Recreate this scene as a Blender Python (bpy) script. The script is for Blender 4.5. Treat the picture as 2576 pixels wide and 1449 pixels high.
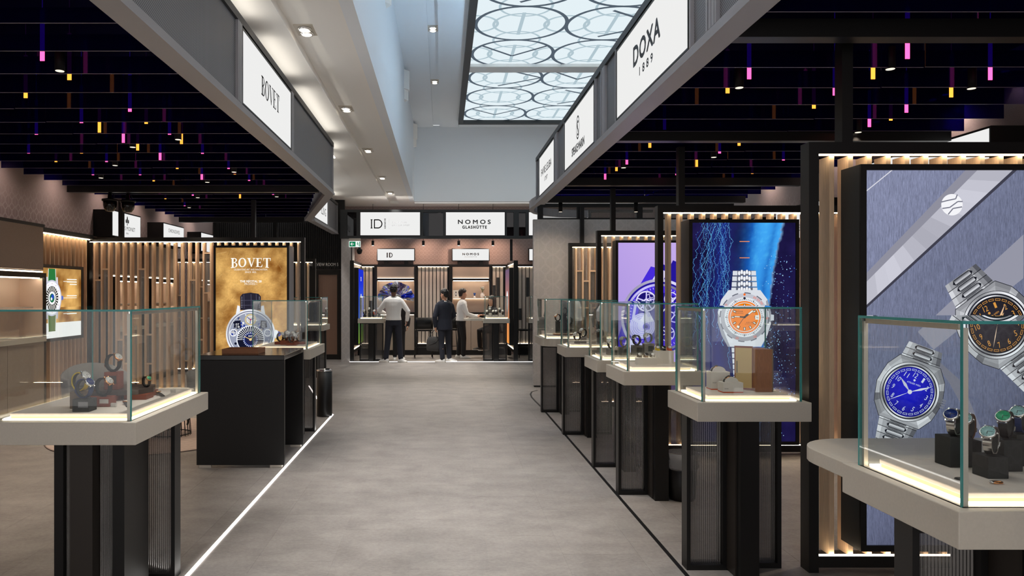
import bpy, math, random
from mathutils import Vector, Matrix, noise

for _o in list(bpy.data.objects):
    bpy.data.objects.remove(_o)
sc = bpy.context.scene
COL = sc.collection
R = math.radians

# ------------------------------------------------------------------ camera
EYE = 1.6
_c = bpy.data.cameras.new('camera')
cam = bpy.data.objects.new('camera', _c)
COL.objects.link(cam)
_c.sensor_fit = 'HORIZONTAL'
_c.sensor_width = 36.0
_c.lens = 36.0 * 1840.0 / 2576.0
_c.shift_x = (1288 - 1113) / 2576.0
_c.shift_y = (737 - 724.5) / 2576.0
_c.clip_start = 0.05
_c.clip_end = 200
cam.location = (0, 0, EYE)
cam.rotation_euler = (R(90), 0, 0)
sc.camera = cam

# ------------------------------------------------------------------ world and exposure
wd = bpy.data.worlds.new('world')
sc.world = wd
wd.use_nodes = True
_bg = wd.node_tree.nodes['Background']
_bg.inputs[0].default_value = (0.62, 0.60, 0.60, 1)
_bg.inputs[1].default_value = 1.45
sc.view_settings.view_transform = 'Standard'
sc.view_settings.look = 'None'
sc.view_settings.gamma = 1.0
sc.view_settings.use_curve_mapping = False
sc.view_settings.exposure = 0.28
sc.cycles.transparent_max_bounces = 24
SKY_STRENGTH = 0.90      # backlit ceiling panels
SPOT_W = 28.0            # downlights under the baffles
SOFFIT_W = 270.0          # downlights in the white soffit
LED = 20.0               # warm light strips

# ------------------------------------------------------------------ colour and material helpers
def lin(c):
    c = c / 255.0
    return c / 12.92 if c <= 0.04045 else ((c + 0.055) / 1.055) ** 2.4
def rgb(r, g, b):
    return (lin(r), lin(g), lin(b))
def new_mat(name):
    m = bpy.data.materials.new(name)
    m.use_nodes = True
    nt = m.node_tree
    nt.nodes.clear()
    out = nt.nodes.new('ShaderNodeOutputMaterial')
    return m, nt, out
def N(nt, kind, **kw):
    n = nt.nodes.new('ShaderNode' + kind)
    for k, v in kw.items():
        setattr(n, k, v)
    return n
def L(nt, a, ao, b, bi):
    nt.links.new(a.outputs[ao], b.inputs[bi])
def pbr(name, col, rough=0.5, metal=0.0, spec=0.5, var=0.0, vscale=8.0, bump=0.0, bscale=60.0, stretch=None, sheen=0.0):
    m, nt, out = new_mat(name)
    p = N(nt, 'BsdfPrincipled')
    p.inputs['Base Color'].default_value = (*col, 1)
    p.inputs['Roughness'].default_value = rough
    p.inputs['Metallic'].default_value = metal
    p.inputs['Specular IOR Level'].default_value = spec
    if sheen:
        p.inputs['Sheen Weight'].default_value = sheen
    L(nt, p, 0, out, 0)
    if var or bump:
        tc = N(nt, 'TexCoord')
        mp = N(nt, 'Mapping')
        L(nt, tc, 'Object', mp, 0)
        if stretch:
            mp.inputs['Scale'].default_value = stretch
    if var:
        nz = N(nt, 'TexNoise')
        nz.inputs['Scale'].default_value = vscale
        nz.inputs['Detail'].default_value = 5
        L(nt, mp, 0, nz, 'Vector')
        rp = N(nt, 'ValToRGB')
        rp.color_ramp.elements[0].position = 0.3
        rp.color_ramp.elements[1].position = 0.7
        rp.color_ramp.elements[0].color = (*[max(0, c * (1 - var)) for c in col], 1)
        rp.color_ramp.elements[1].color = (*[c * (1 + var) for c in col], 1)
        L(nt, nz, 0, rp, 0)
        L(nt, rp, 0, p, 'Base Color')
    if bump:
        nb = N(nt, 'TexNoise')
        nb.inputs['Scale'].default_value = bscale
        nb.inputs['Detail'].default_value = 3
        L(nt, mp, 0, nb, 'Vector')
        bm = N(nt, 'Bump')
        bm.inputs['Strength'].default_value = bump
        bm.inputs['Distance'].default_value = 0.01
        L(nt, nb, 0, bm, 'Height')
        L(nt, bm, 0, p, 'Normal')
    return m
def glow(name, col, strength):
    m, nt, out = new_mat(name)
    e = N(nt, 'Emission')
    e.inputs[0].default_value = (*col, 1)
    e.inputs[1].default_value = strength
    L(nt, e, 0, out, 0)
    return m
def clear(name, tint, ior=1.45, rough=0.0, gcol=(1, 1, 1), base=None, basefac=0.0):
    m, nt, out = new_mat(name)
    t = N(nt, 'BsdfTransparent')
    t.inputs[0].default_value = (*tint, 1)
    g = N(nt, 'BsdfGlossy')
    g.inputs['Color'].default_value = (*gcol, 1)
    g.inputs['Roughness'].default_value = rough
    # Schlick reflectance, the same from both faces of a thin sheet
    lw = N(nt, 'LayerWeight')
    lw.inputs[0].default_value = 0.5
    pw = N(nt, 'Math', operation='POWER')
    pw.inputs[1].default_value = 5.0
    L(nt, lw, 'Facing', pw, 0)
    f0 = ((ior - 1) / (ior + 1)) ** 2
    fr = N(nt, 'Math', operation='MULTIPLY_ADD')
    fr.inputs[1].default_value = 1 - f0
    fr.inputs[2].default_value = f0
    L(nt, pw, 0, fr, 0)
    mx = N(nt, 'MixShader')
    L(nt, fr, 0, mx, 0)
    if base:
        d = N(nt, 'BsdfDiffuse')
        d.inputs[0].default_value = (*base, 1)
        m2 = N(nt, 'MixShader')
        m2.inputs[0].default_value = basefac
        L(nt, t, 0, m2, 1)
        L(nt, d, 0, m2, 2)
        L(nt, m2, 0, mx, 1)
    else:
        L(nt, t, 0, mx, 1)
    L(nt, g, 0, mx, 2)
    L(nt, mx, 0, out, 0)
    return m

M = {}
M['black'] = pbr('black_metal', rgb(16, 15, 15), 0.42, spec=0.35)
M['black_soft'] = pbr('black_lacquer', rgb(18, 17, 16), 0.38)
M['brown_black'] = pbr('bronze_panel', rgb(40, 34, 29), 0.45)
M['grey_metal'] = pbr('fascia_metal', rgb(158, 157, 161), 0.45)
M['dark_metal'] = pbr('dark_metal', rgb(50, 52, 53), 0.45, 0.2)
M['white_paint'] = pbr('white_paint', rgb(246, 244, 239), 0.8)
M['cool_paint'] = pbr('cool_white_paint', rgb(236, 241, 245), 0.8)
M['slab'] = pbr('stone_slab', rgb(196, 189, 176), 0.42, var=0.03, vscale=120)
M['pad'] = pbr('suede_pad', rgb(226, 214, 202), 0.9, var=0.03, vscale=40, sheen=0.2)
M['riser'] = pbr('sparkle_riser', rgb(222, 205, 160), 0.5, var=0.2, vscale=500)
M['alu'] = pbr('satin_aluminium', rgb(205, 198, 186), 0.35, 0.4)
M['oak'] = pbr('oak_slat', rgb(222, 190, 156), 0.55, var=0.10, vscale=14, stretch=(9, 9, 0.6))
M['oak_grey'] = pbr('greyed_oak', rgb(206, 194, 182), 0.6, var=0.10, vscale=14, stretch=(9, 9, 0.6))
M['oak_back'] = pbr('oak_backing', rgb(186, 148, 104), 0.6, var=0.1, vscale=10, stretch=(6, 6, 0.6))
M['fabric'] = pbr('panel_fabric', rgb(168, 153, 140), 0.9, var=0.12, vscale=60, stretch=(1, 1, 12))
M['peach'] = pbr('niche_lining', rgb(222, 196, 174), 0.8)
M['redwood'] = pbr('red_wood', rgb(140, 62, 34), 0.4, var=0.15, vscale=20, stretch=(1, 1, 8))
M['walnut'] = pbr('walnut', rgb(150, 96, 60), 0.45, var=0.15, vscale=20, stretch=(10, 10, 1))
M['dark_wood'] = pbr('dark_wood', rgb(62, 48, 42), 0.45, var=0.1, vscale=20)
M['taupe'] = pbr('taupe_block', rgb(120, 102, 84), 0.7)
M['charcoal'] = pbr('charcoal_block', rgb(48, 49, 48), 0.75)
M['grey_block'] = pbr('grey_block', rgb(128, 122, 118), 0.7)
M['white_box'] = pbr('white_card', rgb(226, 221, 212), 0.7)
M['cream'] = pbr('cream_suede', rgb(214, 186, 128), 0.8)
M['orange'] = pbr('orange_band', rgb(214, 84, 30), 0.6)
M['steel'] = pbr('watch_steel', rgb(215, 214, 212), 0.18, 1.0)
M['gold'] = pbr('rose_gold', rgb(226, 160, 104), 0.2, 1.0)
M['chrome'] = pbr('chrome', rgb(220, 220, 222), 0.08, 1.0)
M['strap_black'] = pbr('black_strap', rgb(28, 27, 27), 0.6)
M['strap_yellow'] = pbr('yellow_strap', rgb(222, 190, 20), 0.55)
M['strap_blue'] = pbr('blue_strap', rgb(30, 48, 92), 0.6)
M['strap_brown'] = pbr('brown_strap', rgb(104, 74, 52), 0.65)
M['strap_orange'] = pbr('orange_strap', rgb(220, 84, 30), 0.6)
M['dial_white'] = pbr('pale_dial', rgb(222, 220, 214), 0.3)
M['dial_blue'] = pbr('blue_dial', rgb(30, 52, 120), 0.25)
M['dial_green'] = pbr('green_dial', rgb(50, 170, 120), 0.25)
M['dial_ice'] = pbr('ice_dial', rgb(150, 196, 196), 0.25)
M['dial_black'] = pbr('black_dial', rgb(24, 24, 26), 0.25)
M['teal_edge'] = pbr('glass_edge', rgb(60, 150, 148), 0.2)
M['cardboard'] = pbr('clear_card', rgb(210, 205, 198), 0.4)
M['rug'] = pbr('woven_rug', rgb(196, 176, 164), 0.95, var=0.22, vscale=14, stretch=(1, 7, 1))
M['grey_cloth'] = pbr('grey_upholstery', rgb(104, 102, 102), 0.95, var=0.08, vscale=80)
M['skin'] = pbr('skin', rgb(196, 146, 118), 0.55)
M['skin_dark'] = pbr('skin_tan', rgb(120, 82, 64), 0.55)
M['hair'] = pbr('dark_hair', rgb(24, 20, 19), 0.6)
M['hair_brown'] = pbr('brown_hair', rgb(50, 38, 32), 0.6)
M['white_shirt'] = pbr('white_shirt', rgb(232, 230, 227), 0.8, bump=0.35, bscale=14)
M['navy'] = pbr('navy_cloth', rgb(30, 33, 46), 0.85, bump=0.25, bscale=14)
M['dark_trousers'] = pbr('dark_trousers', rgb(28, 30, 42), 0.85, bump=0.25, bscale=14)
M['black_cloth'] = pbr('black_cloth', rgb(30, 28, 30), 0.9)
M['shoe_white'] = pbr('white_trainer', rgb(224, 222, 218), 0.55)
M['bag'] = pbr('grey_bag', rgb(58, 56, 55), 0.85, var=0.1, vscale=60)
M['leaf'] = pbr('leaf_green', rgb(84, 112, 66), 0.6)
M['petal'] = pbr('white_petal', rgb(236, 234, 226), 0.7)
M['ceramic'] = pbr('white_ceramic', rgb(236, 228, 220), 0.35)
M['blue_glass'] = pbr('blue_glass_bead', rgb(60, 96, 170), 0.15)
M['exit_green'] = glow('exit_green', rgb(20, 120, 80), 0.9)
M['exit_white'] = glow('exit_white', rgb(235, 245, 240), 0.9)
M['led'] = glow('warm_led', (1.0, 0.82, 0.58), LED)
M['led_soft'] = glow('soft_warm_led', (1.0, 0.86, 0.66), 5.0)
M['led_niche'] = glow('niche_led', (1.0, 0.84, 0.66), 16.0)
M['led_case_fill'] = glow('case_fill_led', (1.0, 0.92, 0.80), 13.0)
M['led_floor'] = glow('white_floor_led', (1.0, 0.95, 0.90), 5.0)
M['lamp_dim'] = glow('cylinder_lens', (1.0, 0.86, 0.70), 1.0)
M['can_black'] = pbr('can_black', rgb(14, 14, 15), 0.6, spec=0.2)
M['lamp_warm'] = glow('lamp_lens', (1.0, 0.86, 0.66), 6.0)
M['rod_pink'] = glow('pink_rod', (1.0, 0.10, 0.34), 1.9)
M['rod_orange'] = glow('orange_rod', (1.0, 0.34, 0.04), 1.9)
M['sign_white'] = glow('sign_white', (0.93, 0.93, 0.92), 0.76)
M['ink'] = pbr('sign_ink', rgb(30, 30, 34), 0.5)
M['ink_grey'] = pbr('sign_ink_grey', rgb(118, 118, 122), 0.5)
M['white_letter'] = pbr('white_letter', rgb(232, 230, 226), 0.5)
M['glass'] = clear('case_glass', (0.978, 0.992, 0.988), 1.42)
M['reeded'] = clear('smoked_reeded_glass', (0.26, 0.25, 0.25), 2.3, 0.07, base=rgb(70, 67, 66), basefac=0.40)
M['reeded_pale'] = clear('reeded_glass', (0.62, 0.62, 0.62), 1.6, 0.12, base=rgb(150, 145, 140), basefac=0.35)
M['smoke'] = clear('dark_glass', (0.16, 0.15, 0.17), 1.5)
M['baffle'] = clear('blue_acrylic', (0.055, 0.024, 0.36), 1.40, 0.05, gcol=(0.55, 0.50, 1.0), base=rgb(16, 10, 70), basefac=0.25)
M['baffle_edge'] = pbr('acrylic_edge', rgb(126, 116, 128), 0.4)

def floor_mat():
    m, nt, out = new_mat('vinyl_tile')
    p = N(nt, 'BsdfPrincipled')
    g = N(nt, 'NewGeometry')
    mp = N(nt, 'Mapping')
    mp.inputs['Scale'].default_value = (1.0, 1.35, 1)
    L(nt, g, 'Position', mp, 0)
    n1 = N(nt, 'TexNoise')
    n1.inputs['Scale'].default_value = 3.0
    n1.inputs['Detail'].default_value = 8
    n1.inputs['Roughness'].default_value = 0.68
    L(nt, mp, 0, n1, 'Vector')
    n2 = N(nt, 'TexNoise')
    n2.inputs['Scale'].default_value = 38
    n2.inputs['Detail'].default_value = 6
    n2.inputs['Roughness'].default_value = 0.7
    L(nt, mp, 0, n2, 'Vector')
    oi = N(nt, 'ObjectInfo')
    a = N(nt, 'Math', operation='MULTIPLY_ADD')
    a.inputs[1].default_value = 0.55
    L(nt, n1, 0, a, 0)
    b = N(nt, 'Math', operation='MULTIPLY')
    b.inputs[1].default_value = 0.38
    L(nt, n2, 0, b, 0)
    L(nt, b, 0, a, 2)
    c = N(nt, 'Math', operation='MULTIPLY_ADD')
    c.inputs[1].default_value = 0.035
    L(nt, oi, 'Random', c, 0)
    L(nt, a, 0, c, 2)
    rp = N(nt, 'ValToRGB')
    e = rp.color_ramp.elements
    e[0].position = 0.36; e[0].color = (*rgb(128, 122, 118), 1)
    e[1].position = 0.66; e[1].color = (*rgb(168, 162, 156), 1)
    L(nt, c, 0, rp, 0)
    L(nt, rp, 0, p, 'Base Color')
    p.inputs['Roughness'].default_value = 0.42
    p.inputs['Specular IOR Level'].default_value = 0.4
    bm = N(nt, 'Bump')
    bm.inputs['Strength'].default_value = 0.12
    bm.inputs['Distance'].default_value = 0.004
    L(nt, n2, 0, bm, 'Height')
    L(nt, bm, 0, p, 'Normal')
    L(nt, p, 0, out, 0)
    return m
M['floor'] = floor_mat()

def wallpaper(name, base, line, axis, fade=None, scale=7.0, w=0.035):
    """printed ring-and-chevron wallpaper; axis picks the wall's horizontal coordinate"""
    m, nt, out = new_mat(name)
    p = N(nt, 'BsdfPrincipled')
    p.inputs['Roughness'].default_value = 0.85
    g = N(nt, 'NewGeometry')
    sx = N(nt, 'SeparateXYZ')
    L(nt, g, 'Position', sx, 0)
    def mth(op, x, y=None):
        n = N(nt, 'Math', operation=op)
        for i, v in enumerate((x, y)):
            if v is None:
                continue
            if isinstance(v, (int, float)):
                n.inputs[i].default_value = v
            else:
                nt.links.new(v, n.inputs[i])
        return n.outputs[0]
    u = mth('MULTIPLY', sx.outputs[axis], scale)
    v = mth('MULTIPLY', sx.outputs['Z'], scale)
    def ring(du, dv, r):
        fu = mth('SUBTRACT', mth('FRACT', mth('ADD', u, du)), 0.5)
        fv = mth('SUBTRACT', mth('FRACT', mth('ADD', v, dv)), 0.5)
        d = mth('SQRT', mth('ADD', mth('MULTIPLY', fu, fu), mth('MULTIPLY', fv, fv)))
        return mth('LESS_THAN', mth('ABSOLUTE', mth('SUBTRACT', d, r)), w)
    a = mth('MAXIMUM', ring(0, 0, 0.5 - w), ring(0.5, 0.5, 0.30))
    fu = mth('SUBTRACT', mth('FRACT', u), 0.5)
    a = mth('MAXIMUM', a, mth('LESS_THAN', mth('ABSOLUTE', fu), w * 0.7))
    nz = N(nt, 'TexNoise')
    nz.inputs['Scale'].default_value = 130
    nz.inputs['Detail'].default_value = 3
    L(nt, g, 'Position', nz, 'Vector')
    if fade:
        mr = N(nt, 'MapRange')
        mr.inputs['From Min'].default_value = fade[0]
        mr.inputs['From Max'].default_value = fade[1]
        mr.inputs['To Min'].default_value = 1
        mr.inputs['To Max'].default_value = 0
        L(nt, sx, 'Z', mr, 'Value')
        a = mth('MULTIPLY', a, mr.outputs[0])
    mx = N(nt, 'MixRGB')
    nt.links.new(a, mx.inputs[0])
    mx.inputs[1].default_value = (*base, 1)
    mx.inputs[2].default_value = (*line, 1)
    m2 = N(nt, 'MixRGB', blend_type='MULTIPLY')
    m2.inputs[0].default_value = 0.35
    L(nt, mx, 0, m2, 1)
    L(nt, nz, 'Fac', m2, 2)
    L(nt, m2, 0, p, 'Base Color')
    L(nt, p, 0, out, 0)
    return m
M['paper_x'] = wallpaper('wallpaper_side', rgb(172, 154, 150), rgb(204, 190, 188), 'Y', (2.45, 3.05), 7.0, 0.045)
M['paper_y'] = wallpaper('wallpaper_back', rgb(168, 148, 144), rgb(182, 163, 158), 'X', None, 10.0, 0.05)
M['paper_pale'] = wallpaper('wallpaper_pale', rgb(196, 191, 188), rgb(203, 198, 195), 'X', None, 4.0, 0.035)

def grille_mat():
    m, nt, out = new_mat('mesh_grille')
    p = N(nt, 'BsdfPrincipled')
    p.inputs['Roughness'].default_value = 0.5
    p.inputs['Metallic'].default_value = 0.2
    g = N(nt, 'NewGeometry')
    mp = N(nt, 'Mapping')
    mp.inputs['Rotation'].default_value = (R(45), 0, 0)
    L(nt, g, 'Position', mp, 0)
    w = N(nt, 'TexWave', wave_type='BANDS', bands_direction='Z')
    w.inputs['Scale'].default_value = 26
    L(nt, mp, 0, w, 'Vector')
    w2 = N(nt, 'TexWave', wave_type='BANDS', bands_direction='Y')
    w2.inputs['Scale'].default_value = 26
    L(nt, mp, 0, w2, 'Vector')
    mu = N(nt, 'Math', operation='MULTIPLY')
    L(nt, w, 'Fac', mu, 0)
    L(nt, w2, 'Fac', mu, 1)
    rp = N(nt, 'ValToRGB')
    rp.color_ramp.elements[0].color = (*rgb(142, 142, 146), 1)
    rp.color_ramp.elements[1].color = (*rgb(34, 34, 37), 1)
    rp.color_ramp.elements[0].position = 0.15
    rp.color_ramp.elements[1].position = 0.45
    L(nt, mu, 0, rp, 0)
    L(nt, rp, 0, p, 'Base Color')
    L(nt, p, 0, out, 0)
    return m
M['grille'] = grille_mat()

def print_mat(name, strength, grain=0.0, gscale=(60, 60, 4), lit=True):
    """flat print: colours come from the shapes' own print colour"""
    m, nt, out = new_mat(name)
    at = N(nt, 'Attribute', attribute_name='print_colour')
    src = at
    so = 'Color'
    if grain:
        tc = N(nt, 'TexCoord')
        mp = N(nt, 'Mapping')
        mp.inputs['Scale'].default_value = gscale
        L(nt, tc, 'Object', mp, 0)
        nz = N(nt, 'TexNoise')
        nz.inputs['Scale'].default_value = 1.0
        nz.inputs['Detail'].default_value = 6
        nz.inputs['Roughness'].default_value = 0.75
        L(nt, mp, 0, nz, 'Vector')
        mr = N(nt, 'MapRange')
        mr.inputs['From Min'].default_value = 0.25
        mr.inputs['From Max'].default_value = 0.75
        mr.inputs['To Min'].default_value = 1 - grain
        mr.inputs['To Max'].default_value = 1 + grain
        L(nt, nz, 'Fac', mr, 'Value')
        mx = N(nt, 'VectorMath', operation='SCALE')
        L(nt, at, 'Color', mx, 0)
        L(nt, mr, 0, mx, 'Scale')
        src, so = mx, 0
    if lit:
        e = N(nt, 'Emission')
        e.inputs[1].default_value = strength
        L(nt, src, so, e, 0)
        L(nt, e, 0, out, 0)
    else:
        e = N(nt, 'BsdfPrincipled')
        e.inputs['Roughness'].default_value = 0.6
        L(nt, src, so, e, 'Base Color')
        L(nt, e, 0, out, 0)
    return m
M['print'] = print_mat('backlit_print', 0.86)
M['print_brushed'] = print_mat('backlit_print_brushed', 0.90, 0.55, (300, 300, 26))
M['print_gold'] = print_mat('backlit_print_gold', 0.86, 0.24, (34, 34, 46))
M['print_plain'] = print_mat('plain_print', 1.0, lit=False)

# ------------------------------------------------------------------ mesh helpers
ROOT_AT = {}
def link(o, parent=None):
    COL.objects.link(o)
    if parent is not None:
        o.parent = parent
        if parent.name in ROOT_AT:
            o.matrix_parent_inverse = Matrix.Translation(-ROOT_AT[parent.name])
    return o
def tag(o, label=None, cat=None, group=None, kind=None):
    if label: o['label'] = label
    if cat: o['category'] = cat
    if group: o['group'] = group
    if kind: o['kind'] = kind
    return o
def thing(name, label, cat, loc, group=None, kind=None):
    """an Empty at the thing's base; its parts are given in room coordinates"""
    o = bpy.data.objects.new(name, None)
    o.empty_display_size = 0.1
    COL.objects.link(o)
    o.location = loc
    ROOT_AT[o.name] = Vector(loc)
    return tag(o, label, cat, group, kind)
def local_thing(name, label, cat, group=None):
    o = bpy.data.objects.new(name, None)
    o.empty_display_size = 0.05
    COL.objects.link(o)
    return tag(o, label, cat, group)
def copy_tree(o, parent=None):
    c = o.copy()
    COL.objects.link(c)
    c.parent = parent
    for ch in o.children:
        copy_tree(ch, c)
    return c

class MB:
    def __init__(s):
        s.v = []; s.f = []; s.m = []; s.s = []
    def add(s, vs, fs, m=0, smooth=False):
        b = len(s.v)
        s.v += [tuple(v) for v in vs]
        for f in fs:
            s.f.append(tuple(i + b for i in f)); s.m.append(m); s.s.append(smooth)
        return s
    def box(s, x0, x1, y0, y1, z0, z1, m=0, top=None):
        vs = [(x0, y0, z0), (x1, y0, z0), (x1, y1, z0), (x0, y1, z0), (x0, y0, z1), (x1, y0, z1), (x1, y1, z1), (x0, y1, z1)]
        return s.add(vs, [(3, 2, 1, 0), (4, 5, 6, 7), (0, 1, 5, 4), (1, 2, 6, 5), (2, 3, 7, 6), (3, 0, 4, 7)], m)
    def prism(s, poly, z0, z1, m=0, smooth=False):
        n = len(poly)
        vs = [(x, y, z0) for x, y in poly] + [(x, y, z1) for x, y in poly]
        s.add(vs, [tuple(range(n - 1, -1, -1)), tuple(range(n, 2 * n))], m)
        b = len(s.v) - 2 * n
        for i in range(n):
            j = (i + 1) % n
            s.f.append((b + i, b + j, b + n + j, b + n + i)); s.m.append(m); s.s.append(smooth)
        return s
    def lathe(s, prof, c=(0, 0, 0), n=20, m=0, smooth=True, axis='z'):
        vs = []; fs = []
        k = len(prof)
        for i in range(n):
            a = 2 * math.pi * i / n
            for r, z in prof:
                p = (r * math.cos(a), r * math.sin(a), z)
                if axis == 'y': p = (p[0], p[2], p[1])
                if axis == 'x': p = (p[2], p[0], p[1])
                vs.append((p[0] + c[0], p[1] + c[1], p[2] + c[2]))
        for i in range(n):
            j = (i + 1) % n
            for q in range(k - 1):
                fs.append((i * k + q, j * k + q, j * k + q + 1, i * k + q + 1))
        fs.append(tuple(i * k for i in range(n - 1, -1, -1)))
        fs.append(tuple(i * k + k - 1 for i in range(n)))
        return s.add(vs, fs, m, smooth)
    def rings(s, rs, m=0, smooth=True, cap=True, closed=False):
        n = len(rs[0]); vs = [p for r in rs for p in r]; fs = []
        kk = len(rs)
        for i in range(kk if closed else kk - 1):
            i2 = (i + 1) % kk
            for j in range(n):
                j2 = (j + 1) % n
                fs.append((i * n + j, i * n + j2, i2 * n + j2, i2 * n + j))
        if cap and not closed:
            fs.append(tuple(range(n - 1, -1, -1)))
            fs.append(tuple((kk - 1) * n + j for j in range(n)))
        return s.add(vs, fs, m, smooth)
    def tube(s, path, r, n=8, m=0, closed=False, smooth=True):
        P = [Vector(p) for p in path]
        rs = []
        K = len(P)
        up = None
        for i in range(K):
            if closed:
                t = (P[(i + 1) % K] - P[i - 1]).normalized()
            else:
                t = (P[min(i + 1, K - 1)] - P[max(i - 1, 0)]).normalized()
            if up is None:
                up = Vector((0, 0, 1)) if abs(t.z) < 0.9 else Vector((1, 0, 0))
            a = t.cross(up).normalized()
            up = a.cross(t).normalized()
            rr = r[i] if isinstance(r, (list, tuple)) else r
            rs.append([P[i] + a * rr * math.cos(2 * math.pi * j / n) + up * rr * math.sin(2 * math.pi * j / n) for j in range(n)])
        return s.rings(rs, m, smooth, True, closed)
    def xform(s, mat):
        s.v = [tuple(mat @ Vector(v)) for v in s.v]
        return s
    def build(s, name, mats, parent=None):
        me = bpy.data.meshes.new(name)
        me.from_pydata(s.v, [], s.f)
        if not isinstance(mats, (list, tuple)): mats = [mats]
        for mm in mats:
            me.materials.append(M[mm] if isinstance(mm, str) else mm)
        me.polygons.foreach_set('material_index', s.m)
        me.polygons.foreach_set('use_smooth', s.s)
        me.update()
        return link(bpy.data.objects.new(name, me), parent)
def box(name, mats, parent, *a):
    return MB().box(*a).build(name, mats, parent)
def shell(name, bm, mats, parent=None):
    o = bm.build(name, mats, parent)
    if parent is None: o['kind'] = 'structure'
    return o
def soft(o, w=0.004, seg=2):
    b = o.modifiers.new('bevel', 'BEVEL')
    b.width = w; b.segments = seg; b.limit_method = 'ANGLE'
    return o
def ngon(c, rx, ry, n, a0=0.0, a1=2 * math.pi):
    return [(c[0] + rx * math.cos(a0 + (a1 - a0) * i / n), c[1] + ry * math.sin(a0 + (a1 - a0) * i / n)) for i in range(n if abs(a1 - a0 - 2 * math.pi) < 1e-6 else n + 1)]

# ------------------------------------------------------------------ lettering and flat print
_text_cache = {}
def glyphs(txt, spacing=1.0):
    k = (txt, spacing)
    if k not in _text_cache:
        cu = bpy.data.curves.new('lettering', 'FONT')
        cu.body = txt
        cu.resolution_u = 3
        cu.space_character = spacing
        ob = bpy.data.objects.new('lettering', cu)
        COL.objects.link(ob)
        dg = bpy.context.evaluated_depsgraph_get()
        me = bpy.data.meshes.new_from_object(ob.evaluated_get(dg))
        vs = [(v.co.x, v.co.y) for v in me.vertices]
        fs = [tuple(p.vertices) for p in me.polygons]
        bpy.data.objects.remove(ob)
        bpy.data.meshes.remove(me)
        bpy.data.curves.remove(cu)
        xs = [v[0] for v in vs]; ys = [v[1] for v in vs]
        x0, x1, y0, y1 = min(xs), max(xs), min(ys), max(ys)
        _text_cache[k] = ([((x - x0) / (x1 - x0), (y - y0) / (y1 - y0)) for x, y in vs], fs, (x1 - x0) / (y1 - y0))
    return _text_cache[k]

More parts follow.
